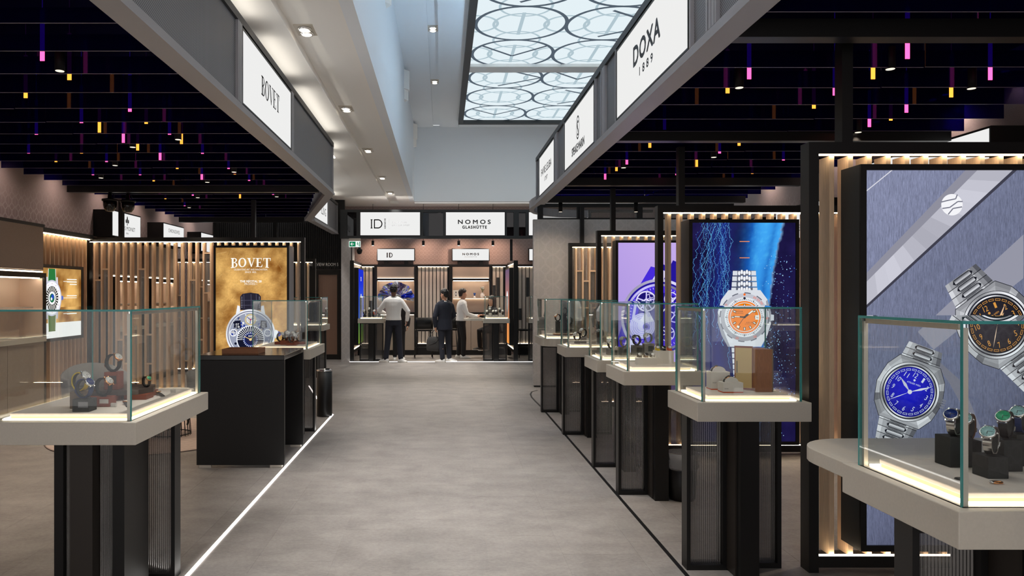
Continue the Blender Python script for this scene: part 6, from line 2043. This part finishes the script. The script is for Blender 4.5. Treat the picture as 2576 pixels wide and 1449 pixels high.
MB().lathe([(0.100, 0.585), (0.102, 0.59), (0.102, 0.605), (0.09, 0.608), (0.075, 0.595)], (-1.535, 9.52, 0), 28).build('rim', 'chrome', t)
t = thing('waste_bin', 'black waste bin with clear liner behind the white box showcase', 'bin', (1.86, 5.68, 0))
MB().lathe([(0.09, 0.0), (0.10, 0.02), (0.115, 0.28), (0.105, 0.285)], (1.86, 5.68, 0), 24).build('body', 'black', t)
MB().lathe([(0.116, 0.24), (0.128, 0.26), (0.122, 0.32), (0.128, 0.36), (0.11, 0.37), (0.10, 0.33)], (1.86, 5.68, 0), 14).build('liner', clear('bin_liner', (0.7, 0.7, 0.72), 1.5, 0.2, base=(0.6, 0.6, 0.6), basefac=0.3), t)
tag(MB().lathe([(1.06, 0.001), (1.08, 0.006), (1.06, 0.012)], (-3.25, 8.22, 0), 64).build('round_rug', 'rug'), 'round streaky beige rug on the dark floor', 'rug')
t = thing('wire_side_table', 'round side table made of black wire rods', 'side table', (-3.05, 8.2, 0.012))
for zz, r in ((0.03, 0.22), (0.25, 0.20), (0.48, 0.24)):
    MB().tube([(-3.05 + r * math.cos(a), 8.2 + r * math.sin(a), zz) for a in [2 * math.pi * i / 32 for i in range(32)]], 0.006, 6, closed=True).build('hoop', 'black', t)
for i in range(28):
    a = 2 * math.pi * i / 28
    MB().tube([(-3.05 + r * math.cos(a), 8.2 + r * math.sin(a), zz) for zz, r in ((0.012, 0.222), (0.25, 0.203), (0.48, 0.243))], 0.004, 5).build('rod', 'black', t)
MB().lathe([(0.25, 0.485), (0.255, 0.49), (0.255, 0.505), (0.25, 0.51)], (-3.05, 8.2, 0), 32).build('table_top', 'white_box', t)
def armchair(label, x, y, rot):
    t = local_thing('armchair', label, 'armchair')
    def cush(nm, x0, x1, y0, y1, z0, z1, w=0.04): return soft(box(nm, 'grey_cloth', t, x0, x1, y0, y1, z0, z1), w, 4)
    cush('seat', -0.27, 0.27, -0.28, 0.24, 0.28, 0.44)
    rs = []
    for i in range(17):
        a = math.pi * (-0.12 + 1.24 * i / 16)
        rs.append([(0.31 * math.cos(a) * k, -0.02 + 0.30 * math.sin(a) * k, zz) for k, zz in ((1.0, 0.30), (1.14, 0.30), (1.20, 0.62 + 0.13 * max(0, math.sin(a))), (1.10, 0.64 + 0.13 * max(0, math.sin(a))))])
    MB().rings(rs, smooth=True).build('backrest', 'grey_cloth', t)
    for sx in (-0.2, 0.2):
        for sy in (-0.2, 0.18): MB().tube([(sx, sy, 0.285), (sx * 1.25, sy * 1.25, 0.0)], [0.016, 0.011], 8).build('leg', 'black', t)
    t.location = (x, y, 0.0125); t.rotation_euler = (0, 0, R(rot))
armchair('grey upholstered tub armchair behind the yellow strap showcase', -3.95, 8.35, 40)
armchair('grey upholstered tub armchair between rug and gold poster', -2.75, 8.95, -20)
def stool(label, x, y, rot):
    t = local_thing('bar_stool', label, 'stool')
    soft(box('seat', 'black', t, -0.20, 0.20, -0.19, 0.19, 0.66, 0.70), 0.012)
    rs = []
    for i in range(9):
        u = -1 + 2 * i / 8
        yy = -0.19 - 0.03 * (1 - u * u)
        rs.append([(0.21 * u, yy, 0.72), (0.21 * u, yy - 0.02, 0.72), (0.20 * u, yy - 0.055, 1.0), (0.20 * u, yy - 0.035, 1.0)])
    MB().rings(rs).build('backrest', 'black', t)
    for sx in (-1, 1):
        for sy in (-1, 1): MB().tube([(sx * 0.17, sy * 0.16, 0.67), (sx * 0.22, sy * 0.21, 0.0)], 0.011, 8).build('leg', 'black', t)
        MB().tube([(sx * 0.205, -0.195, 0.24), (sx * 0.205, 0.195, 0.24)], 0.008, 6).build('stretcher', 'black', t)
        MB().tube([(sx * 0.17, -0.17, 0.66), (sx * 0.19, -0.20, 0.75)], 0.010, 6).build('back_support', 'black', t)
    MB().tube([(-0.205, 0.195, 0.24), (0.205, 0.195, 0.24)], 0.008, 6).build('stretcher', 'black', t)
    t.location = (x, y, 0); t.rotation_euler = (0, 0, R(rot))
stool('black bar stool standing before the broad slatted panel', -0.47, 18.1, 4)
stool('black bar stool turned sideways in the next booth', 2.08, 18.25, 95)
stool('black bar stool half hidden behind the suited person', 0.20, 18.52, -10)
# niche displays
fx, fy, fz = (997 - 1113) * k2, 18.78, 1.10
t = thing('mirror_fan', 'huge crumpled mirror foil fan glowing blue and silver', 'fan display', (fx, fy, fz))
rnd = random.Random(12)
mats_fan = [pbr('foil_silver', rgb(226, 226, 234), 0.22, 1.0), pbr('foil_blue', rgb(90, 110, 220), 0.22, 1.0), pbr('foil_dark', rgb(140, 132, 160), 0.22, 1.0)]
nseg = 15
for i in range(nseg):
    a0 = R(-12) + R(204) * i / nseg; a1 = R(-12) + R(204) * (i + 1) / nseg
    vs = []; fs = []
    for j in range(5):
        r = 0.10 + 0.37 * j / 4 * (1.0 + 0.03 * math.sin(i * 2.1))
        for a in (a0, (a0 + a1) / 2, a1):
            vs.append((fx + r * math.cos(a) * 0.98, fy + rnd.uniform(-0.03, 0.03), fz + 0.37 + r * math.sin(a) * 0.88))
    for j in range(4):
        for q in range(2): fs.append((j * 3 + q, j * 3 + q + 1, j * 3 + q + 4, j * 3 + q + 3))
    bm_ = MB().add(vs, fs)
    o = bm_.build('foil_leaf', mats_fan[(0, 2, 0, 0, 2, 0, 2)[(i * 3) % 7] if i not in (1, 2) else 1], t)
    sm = o.modifiers.new('thickness', 'SOLIDIFY'); sm.thickness = 0.004
MB().lathe([(0.11, 0), (0.115, 0.01), (0.10, 0.03)], (0, 0, 0), 24).xform(Matrix.Translation((fx, fy, fz + 0.37)) @ Matrix.Rotation(R(90), 4, 'X')).build('hub', 'steel', t)
MB().tube([(fx, fy, fz), (fx, fy, fz + 0.30)], 0.02, 10).build('stand', 'black', t)
vx, vy, vz = (1214 - 1113) * k2, 18.93, 1.4755
t = thing('flower_vase', 'white ceramic vase of white flowers and green leaves', 'vase', (vx, vy, vz))
MB().lathe([(0.042, vz), (0.055, vz + 0.03), (0.052, vz + 0.09), (0.032, vz + 0.125), (0.036, vz + 0.135)], (vx, vy, 0), 20).build('vase', 'ceramic', t)
rnd = random.Random(6)
for i in range(9):
    a, l = rnd.uniform(0, 6.28), rnd.uniform(0.02, 0.08)
    tip = (vx + l * math.cos(a), vy + l * 0.6 * math.sin(a) - 0.02, vz + rnd.uniform(0.18, 0.29))
    st = MB().tube([(vx, vy, vz + 0.12), ((vx + tip[0]) / 2, (vy + tip[1]) / 2, (vz + 0.12 + tip[2]) / 2 + 0.01), tip], 0.003, 5).build('stem', 'leaf', t)
    if i < 5:
        MB().lathe([(0.004, -0.012), (0.018, -0.004), (0.020, 0.006), (0.010, 0.014)], tip, 10).build('flower', 'petal', st)
    for q in range(2):
        b = rnd.uniform(0, 6.28)
        c0 = Vector(tip) - Vector((0, 0, 0.03 + 0.03 * q)); d = Vector((math.cos(b), 0.5 * math.sin(b), 0.5)) * 0.045
        s_ = Vector((-math.sin(b), 0.4, 0)).normalized() * 0.012
        MB().add([c0, c0 + d * 0.5 + s_, c0 + d, c0 + d * 0.5 - s_], [(0, 1, 2, 3)]).build('leaf', 'leaf', st)
gx = (1194 - 1113) * k2
t = thing('glass_ornament', 'small blue hourglass-shaped glass ornament', 'ornament', (gx, vy, vz))
MB().lathe([(0.032, vz), (0.035, vz + 0.01), (0.012, vz + 0.05)], (gx, vy, 0), 16).build('foot', 'ceramic', t)
MB().lathe([(0.012, vz + 0.05), (0.03, vz + 0.10), (0.034, vz + 0.125)], (gx, vy, 0), 16).build('bowl', 'blue_glass', t)
bx = (1147 - 1113) * k2
t = thing('watch_card', 'white card box printed with a small watch', 'box', (bx, 18.92, vz))
box('card_box', 'white_box', t, bx - 0.075, bx + 0.075, 18.90, 18.95, vz, vz + 0.20)
A = Art(step=0.0002)
K = rgb(40, 40, 46)
A.rect(-0.012, 0.012, -0.06, 0.06, K); A.disc((0, 0), 0.026, K, n=20); A.disc((0, 0), 0.02, rgb(230, 230, 232), n=20)
A.build('printed_watch', 'print_plain', t, (bx, 18.898, vz + 0.10), (1, 0, 0), (0, 0, 1), (0, -1, 0))
t = thing('presentation_tray', 'flat tan presentation tray on the counter under the hands', 'tray', (0.66, 17.42, 1.0))
soft(box('tray', 'oak_grey', t, 0.60, 0.93, 17.26, 17.50, 1.0005, 1.012), 0.003)
box('tray_inlay', 'strap_black', t, 0.62, 0.91, 17.28, 17.48, 1.012, 1.015)

# ================================================================== PEOPLE
def fuse(m, name, mat, parent, voxel=0.012, smooth=4, tuft=0.0):
    """weld overlapping closed shapes into one continuous skin"""
    me = bpy.data.meshes.new(name)
    me.from_pydata(m.v, [], m.f)
    o = bpy.data.objects.new(name, me)
    COL.objects.link(o)
    rm = o.modifiers.new('weld', 'REMESH'); rm.mode = 'VOXEL'; rm.voxel_size = voxel; rm.use_smooth_shade = True
    sm = o.modifiers.new('relax', 'SMOOTH'); sm.iterations = smooth; sm.factor = 0.5
    dg = bpy.context.evaluated_depsgraph_get()
    nm = bpy.data.meshes.new_from_object(o.evaluated_get(dg))
    o.modifiers.clear()
    o.data = nm
    bpy.data.meshes.remove(me)
    if tuft:
        for v in nm.vertices:
            v.co += v.normal * tuft * noise.noise(v.co * 42.0)
    nm.materials.clear(); nm.materials.append(M[mat])
    o.name = name; nm.name = name
    o.parent = parent
    return o
def ell(m, st, n=18):
    """loft of horizontal ellipses: (centre, half width, half depth)"""
    m.rings([[Vector(c) + Vector((a * math.cos(2 * math.pi * i / n), b * math.sin(2 * math.pi * i / n), 0)) for i in range(n)] for c, a, b in st])
def limb(m, pts, rad, n=10):
    P = [Vector(p) for p in pts]
    d0 = (P[0] - P[1]).normalized(); d1 = (P[-1] - P[-2]).normalized()
    pp = [P[0] + d0 * rad[0] * 0.8] + P + [P[-1] + d1 * rad[-1] * 0.8]
    rr = [rad[0] * 0.5] + list(rad) + [rad[-1] * 0.5]
    m.tube(pp, rr, n)
def hand(m, w, d, nrm, side):
    """palm and five separate bent fingers leaving the wrist w along d; palm faces nrm"""
    w, d, nrm = Vector(w), Vector(d).normalized(), Vector(nrm)
    s = d.cross(nrm).normalized() * side
    nrm = (nrm - d * nrm.dot(d)).normalized()
    for q in (-0.026, -0.009, 0.009, 0.026):
        limb(m, [w - d * 0.01 + s * q * 0.6, w + d * 0.045 + s * q, w + d * 0.085 + s * q], [0.016, 0.016, 0.012], 8)
    for q, ln in ((-0.029, 0.058), (-0.010, 0.072), (0.010, 0.078), (0.029, 0.070)):
        b = w + d * 0.085 + s * q
        limb(m, [b, b + d * ln * 0.5 + nrm * 0.012, b + d * ln * 0.8 + nrm * 0.036], [0.0095, 0.009, 0.0078], 8)
    b = w + d * 0.03 + s * 0.034
    limb(m, [b, b + d * 0.030 + s * 0.022 + nrm * 0.01, b + d * 0.055 + s * 0.024 + nrm * 0.026], [0.012, 0.0105, 0.009], 8)
def person(label, loc, rot, s, skin, top, trousers, shoe, hair, pose, hairstyle='short', group=None):
    t = bpy.data.objects.new('person', None)
    COL.objects.link(t)
    tag(t, label, 'person', group)
    lean = R(pose.get('lean', 0)); dz = pose.get('dz', 0.0)
    hip = Vector((0, 0, 0.95 + dz))
    def U(x, y, z):
        p = Vector((x, y, z + dz)) - hip
        return hip + Matrix.Rotation(-lean, 3, 'X') @ p
    ht = Matrix.Rotation(R(pose.get('turn', 0)), 3, 'Z')
    nk = U(0, 0.005, 1.50)
    nod = Matrix.Rotation(-R(pose.get('nod', 0)), 3, 'X')
    def Hd(x, y, z):
        return nk + ht @ nod @ Vector((x, y, z - 1.50))
    sh = {-1: U(-0.168, 0, 1.378), 1: U(0.168, 0, 1.378)}
    arm = {}
    for k, nm in ((-1, 'L'), (1, 'R')):
        e = Vector(pose.get('elbow' + nm, (k * 0.25, 0.0, 1.14))); w = Vector(pose.get('wrist' + nm, (k * 0.25, 0.06, 0.90)))
        arm[k] = (sh[k], e + Vector((0, 0, dz)), w + Vector((0, 0, dz)))
    leg = {}
    for k, nm in ((-1, 'L'), (1, 'R')):
        h = Vector((k * 0.088, 0, 0.92 + dz)); a = Vector(pose.get('ankle' + nm, (k * 0.11, 0, 0.075)))
        kn = Vector(pose['knee' + nm]) if 'knee' + nm in pose else (h + a) / 2 + Vector((0, 0.03, 0.01))
        leg[k] = (h, kn, a)
    def torso(m, g, z0, z1, flare=0.0):
        T = [(0.78, 0.165, 0.118), (0.86, 0.167, 0.118), (0.95, 0.165, 0.118), (1.05, 0.148, 0.108), (1.15, 0.152, 0.108), (1.28, 0.178, 0.118), (1.37, 0.185, 0.108), (1.425, 0.165, 0.092), (1.455, 0.105, 0.075), (1.485, 0.062, 0.062)]
        st = []
        for z, a, b in T:
            if z < z0 - 1e-6 or z > z1 + 1e-6: continue
            f = flare * max(0, (1.0 - z) / 0.2)
            st.append((U(0, 0, z), a + g + f, b + g + f))
        ell(m, st)
    # one continuous body
    m = MB()
    torso(m, -0.004, 0.86, 1.49)
    limb(m, [U(0, 0, 1.42), nk, Hd(0, 0.008, 1.55)], [0.06, 0.054, 0.055])
    m.rings([[Hd(a * math.cos(q), oy + b * math.sin(q), z) for q in [2 * math.pi * i / 18 for i in range(18)]] for z, a, b, oy in
             ((1.512, 0.030, 0.034, 0.040), (1.53, 0.048, 0.062, 0.020), (1.565, 0.062, 0.084, 0.008), (1.61, 0.072, 0.094, 0.0), (1.66, 0.074, 0.096, -0.004), (1.70, 0.062, 0.082, -0.008), (1.735, 0.034, 0.046, -0.010))])
    limb(m, [Hd(0, 0.088, 1.635), Hd(0, 0.108, 1.605), Hd(0, 0.092, 1.592)], [0.009, 0.015, 0.013], 8)
    limb(m, [Hd(-0.016, 0.082, 1.562), Hd(0.016, 0.082, 1.562)], [0.010, 0.010], 8)
    for k in (-1, 1):
        limb(m, [U(k * 0.035, -0.01, 1.465), U(k * 0.10, -0.005, 1.432), U(k * 0.16, 0, 1.385)], [0.040, 0.042, 0.048])
        limb(m, [Hd(k * 0.074, -0.012, 1.64), Hd(k * 0.080, -0.014, 1.60)], [0.014, 0.011], 8)
        a, e, w = arm[k]
        limb(m, [a, (a + e) / 2, e, (e + w) / 2, w], [0.052, 0.046, 0.040, 0.038, 0.027])
        hd = pose.get('hand' + ('L' if k < 0 else 'R'), (w - e))
        pn = pose.get('palm' + ('L' if k < 0 else 'R'), (-k, 0, 0))
        hand(m, w, hd, pn, -1 if k < 0 else 1)
        h, kn, an = leg[k]
        limb(m, [h, (h + kn) / 2, kn, (kn + an) / 2 + Vector((0, -0.012, 0.03)), an], [0.080, 0.070, 0.052, 0.050, 0.036])
        fd = Vector(pose.get('toe' + ('L' if k < 0 else 'R'), (k * 0.12, 1, 0))).normalized()
        limb(m, [an + Vector((0, 0, -0.03)) - fd * 0.03, an + fd * 0.07 + Vector((0, 0, -0.045)), an + fd * 0.14 + Vector((0, 0, -0.05))], [0.032, 0.028, 0.022])
    fuse(m, 'body', skin, t, 0.0085, 2)
    f = MB()
    for k in (-1, 1):
        f.lathe([(0.001, -0.004), (0.0065, -0.002), (0.0075, 0.001), (0.001, 0.004)], tuple(Hd(k * 0.031, 0.0845, 1.628)), 8)
    f.build('eyes', 'hair', t)
    mm = MB(); limb(mm, [Hd(-0.02, 0.092, 1.5605), Hd(0, 0.0955, 1.562), Hd(0.02, 0.092, 1.5605)], [0.003, 0.0042, 0.003], 6)
    mm.build('mouth', pbr('lips', rgb(150, 84, 76), 0.5), t)
    # clothes
    m = MB()
    ell(m, [(U(0, 0, 0.84), 0.172, 0.125), (U(0, 0, 0.95), 0.172, 0.124), (U(0, 0, 1.03), 0.156, 0.116)])
    for k in (-1, 1):
        h, kn, an = leg[k]
        limb(m, [h, (h + kn) / 2, kn, (kn + an) / 2, an + Vector((0, 0, 0.015))], [0.098, 0.088, 0.072, 0.066, 0.060], 14)
    fuse(m, 'trousers', trousers, t, 0.014, 3)
    m = MB()
    jacket = pose.get('jacket', False)
    if jacket: torso(m, 0.026, 0.78, 1.46, 0.012)
    else: torso(m, 0.018, 0.95, 1.46)
    g = 0.018 if jacket else 0.012
    for k in (-1, 1):
        a, e, w = arm[k]
        limb(m, [U(k * 0.04, -0.012, 1.455), U(k * 0.10, -0.005, 1.430), U(k * 0.165, 0, 1.385)], [0.044 + g, 0.046 + g, 0.050 + g], 12)
        limb(m, [a, (a + e) / 2, e, (e + w) / 2, e + (w - e) * 0.97], [0.056 + g, 0.052 + g, 0.044 + g, 0.040 + g, 0.030 + g], 12)
    o = fuse(m, 'jacket' if jacket else 'shirt', top, t, 0.012, 3)
    cl = [U(0.064 * math.cos(q), 0.004 + 0.066 * math.sin(q), 1.475 + 0.008 * math.sin(q)) for q in [2 * math.pi * i / 20 for i in range(20)]]
    MB().tube(cl, 0.014, 8, closed=True).build('collar', 'white_shirt' if jacket else top, t)
    if pose.get('lanyard'):
        MB().tube([U(0.06, -0.01, 1.49), U(0.10, 0.10, 1.40), U(0.05, 0.145, 1.22), U(0.0, 0.142, 1.08), U(-0.05, 0.145, 1.22), U(-0.10, 0.10, 1.40), U(-0.06, -0.01, 1.49), U(0, -0.072, 1.485)], 0.006, 6, closed=True).build('lanyard', 'black_cloth', t)
    for k in (-1, 1):
        h, kn, an = leg[k]
        fd = Vector(pose.get('toe' + ('L' if k < 0 else 'R'), (k * 0.12, 1, 0))).normalized()
        sd = Vector((-fd.y, fd.x, 0))
        base = Vector((an.x, an.y, an.z - 0.075))
        secs = []
        for u, hw, hh in ((-0.075, 0.026, 0.060), (-0.055, 0.038, 0.085), (0.0, 0.042, 0.098), (0.06, 0.045, 0.075), (0.12, 0.048, 0.058), (0.17, 0.042, 0.048), (0.20, 0.022, 0.034)):
            c = base + fd * u
            secs.append([c + sd * hw * x + Vector((0, 0, hh * z)) for x, z in ((-1, 0.02), (1, 0.02), (1.05, 0.35), (0.75, 0.85), (0, 1), (-0.75, 0.85), (-1.05, 0.35))])
        sh_ = MB().rings(secs).build('shoe', shoe, t)
        so = []
        for u, hw in ((-0.08, 0.026), (-0.055, 0.042), (0.0, 0.046), (0.06, 0.049), (0.12, 0.051), (0.17, 0.045), (0.205, 0.022)):
            c = base + fd * u
            so.append([c + sd * hw * x + Vector((0, 0, z)) for x, z in ((-1, 0.001), (1, 0.001), (1, 0.022), (-1, 0.022))])
        MB().rings(so, smooth=False).build('sole', 'white_box', sh_)
    # hair
    m = MB()
    m.rings([[Hd(a * math.cos(q), oy + b * math.sin(q), z) for q in [2 * math.pi * i / 18 for i in range(18)]] for z, a, b, oy in
             ((1.57, 0.050, 0.042, -0.052), (1.60, 0.070, 0.058, -0.044), (1.635, 0.080, 0.074, -0.036), (1.668, 0.086, 0.094, -0.020), (1.70, 0.087, 0.108, -0.006), (1.735, 0.076, 0.098, -0.002), (1.765, 0.050, 0.068, -0.002), (1.78, 0.022, 0.03, -0.002))])
    if hairstyle == 'long':
        limb(m, [Hd(0, -0.05, 1.68), Hd(0.02, -0.085, 1.55), Hd(0.02, -0.10, 1.40), Hd(0.02, -0.10, 1.28)], [0.085, 0.082, 0.085, 0.06], 12)
        for k in (-1, 1): limb(m, [Hd(k * 0.06, 0.02, 1.70), Hd(k * 0.085, 0.0, 1.58), Hd(k * 0.10, 0.01, 1.42)], [0.035, 0.032, 0.03], 8)
    fuse(m, 'hair', hair, t, 0.0075, 2, 0.010)
    t.location = loc; t.rotation_euler = (0, 0, R(rot)); t.scale = (s, s, s)
    return t
person('person in white shirt and dark trousers seen from behind', (-1.13, 16.92, 0), 0, 1.02, 'skin_dark', 'white_shirt', 'dark_trousers', 'shoe_white', 'hair',
       dict(lanyard=True, elbowL=(-0.33, 0.02, 1.16), wristL=(-0.22, 0.24, 1.10), handL=(0.4, 1, 0.1), palmL=(0, 0, -1), elbowR=(0.33, -0.02, 1.15), wristR=(0.30, 0.10, 0.94), ankleL=(-0.17, -0.04, 0.076), ankleR=(0.16, 0.02, 0.076), toeL=(-0.75, 0.6, 0), toeR=(0.3, -0.3, 0), nod=12))
person('person in dark suit mostly hidden behind the white-shirted one', (-1.05, 17.60, 0), 188, 0.865, 'skin', 'black_cloth', 'black_cloth', 'shoe_white', 'hair',
       dict(jacket=True, elbowL=(-0.27, 0.02, 1.12), wristL=(-0.24, 0.13, 0.93)))
person('person in navy suit holding a grey bag, head turned aside', (0.05, 16.98, 0), 24, 0.955, 'skin', 'navy', 'dark_trousers', 'shoe_white', 'hair',
       dict(jacket=True, turn=32, elbowL=(-0.27, -0.03, 1.10), wristL=(-0.235, 0.02, 0.86), handL=(0.05, 0.05, -1), palmL=(1, 0, 0), elbowR=(0.28, 0.06, 1.12), wristR=(0.22, 0.24, 1.0),
            ankleL=(-0.10, -0.10, 0.076), ankleR=(0.17, 0.10, 0.076), toeL=(-0.6, 0.8, 0), toeR=(0.5, -0.6, 0)))
person('person in white shirt and black trousers in profile leaning to the counter', (0.455, 17.95, 0), -82, 0.965, 'skin', 'white_shirt', 'black_cloth', 'shoe_white', 'hair_brown',
       dict(lanyard=True, lean=4, turn=8, elbowL=(-0.22, 0.10, 1.14), wristL=(-0.04, 0.36, 1.07), handL=(0.3, 1, -0.1), palmL=(0, 0, -1), elbowR=(0.24, 0.12, 1.13), wristR=(0.28, 0.36, 1.05), handR=(0.1, 1, -0.1), palmR=(0, 0, -1),
            ankleL=(-0.12, -0.05, 0.076), ankleR=(0.13, 0.04, 0.076), toeL=(-0.05, 1, 0), toeR=(0.1, 1, 0)))
st = local_thing('bar_stool', 'black bar stool under the seated person', 'stool')
soft(box('seat', 'black', st, -0.20, 0.20, -0.19, 0.19, 0.60, 0.64), 0.012)
for sx in (-1, 1):
    for sy in (-1, 1): MB().tube([(sx * 0.17, sy * 0.16, 0.61), (sx * 0.22, sy * 0.21, 0.0)], 0.011, 8).build('leg', 'black', st)
st.location = (1.30, 18.22, 0); st.rotation_euler = (0, 0, R(60))
person('long-haired person in black sitting behind the glass showcase', (1.30, 18.20, 0), 118, 0.94, 'skin', 'black_cloth', 'black_cloth', 'strap_black', 'hair_brown',
       dict(jacket=True, dz=-0.13, lean=10, turn=14, nod=-6, elbowL=(-0.27, 0.22, 1.20), wristL=(-0.16, 0.46, 1.26), handL=(0.1, 1, 0), palmL=(0, 0, -1), elbowR=(0.27, 0.16, 1.16), wristR=(0.16, 0.38, 1.24), handR=(-0.1, 1, 0), palmR=(0, 0, -1),
            kneeL=(-0.13, 0.40, 0.70), ankleL=(-0.12, 0.38, 0.28), kneeR=(0.13, 0.40, 0.70), ankleR=(0.12, 0.38, 0.28)), 'long')
# the grey bag in the suited person's hand
kb = 16.95 / 1840
t = thing('shoulder_bag', 'soft grey zip bag hanging from the suited person\'s hand', 'bag', (-0.215, 16.93, 0.26))
m = MB()
secs = []
for zz, hw, hd in ((0.262, 0.135, 0.05), (0.275, 0.152, 0.062), (0.38, 0.155, 0.068), (0.50, 0.142, 0.058), (0.575, 0.118, 0.036), (0.592, 0.10, 0.016)):
    secs.append([(-0.215 + hw * x, 16.93 + hd * y + 0.10 * hw * x, zz - 0.04 * x * (0.59 - zz)) for x, y in [(math.copysign(abs(math.cos(q)) ** 0.5, math.cos(q)), math.copysign(abs(math.sin(q)) ** 0.5, math.sin(q))) for q in [2 * math.pi * i / 20 for i in range(20)]]])
m.rings(secs).build('bag_body', 'bag', t)
for dy in (-0.03, 0.03):
    MB().tube([(-0.30, 16.93 + dy, 0.56), (-0.27, 16.93 + dy * 0.7, 0.66), (-0.195, 16.945, 0.735), (-0.15, 16.945 + dy * 0.3, 0.735), (-0.13, 16.93 + dy * 0.7, 0.66), (-0.13, 16.93 + dy, 0.57)], 0.009, 8).build('handle', 'bag', t)
MB().tube([(-0.35, 16.92, 0.53), (-0.37, 16.89, 0.44), (-0.30, 16.86, 0.40), (-0.16, 16.86, 0.46), (-0.09, 16.90, 0.54)], 0.008, 8).build('strap', 'strap_black', t)
MB().box(-0.31, -0.13, 16.868, 16.876, 0.47, 0.476).build('zip', 'dark_metal', t)
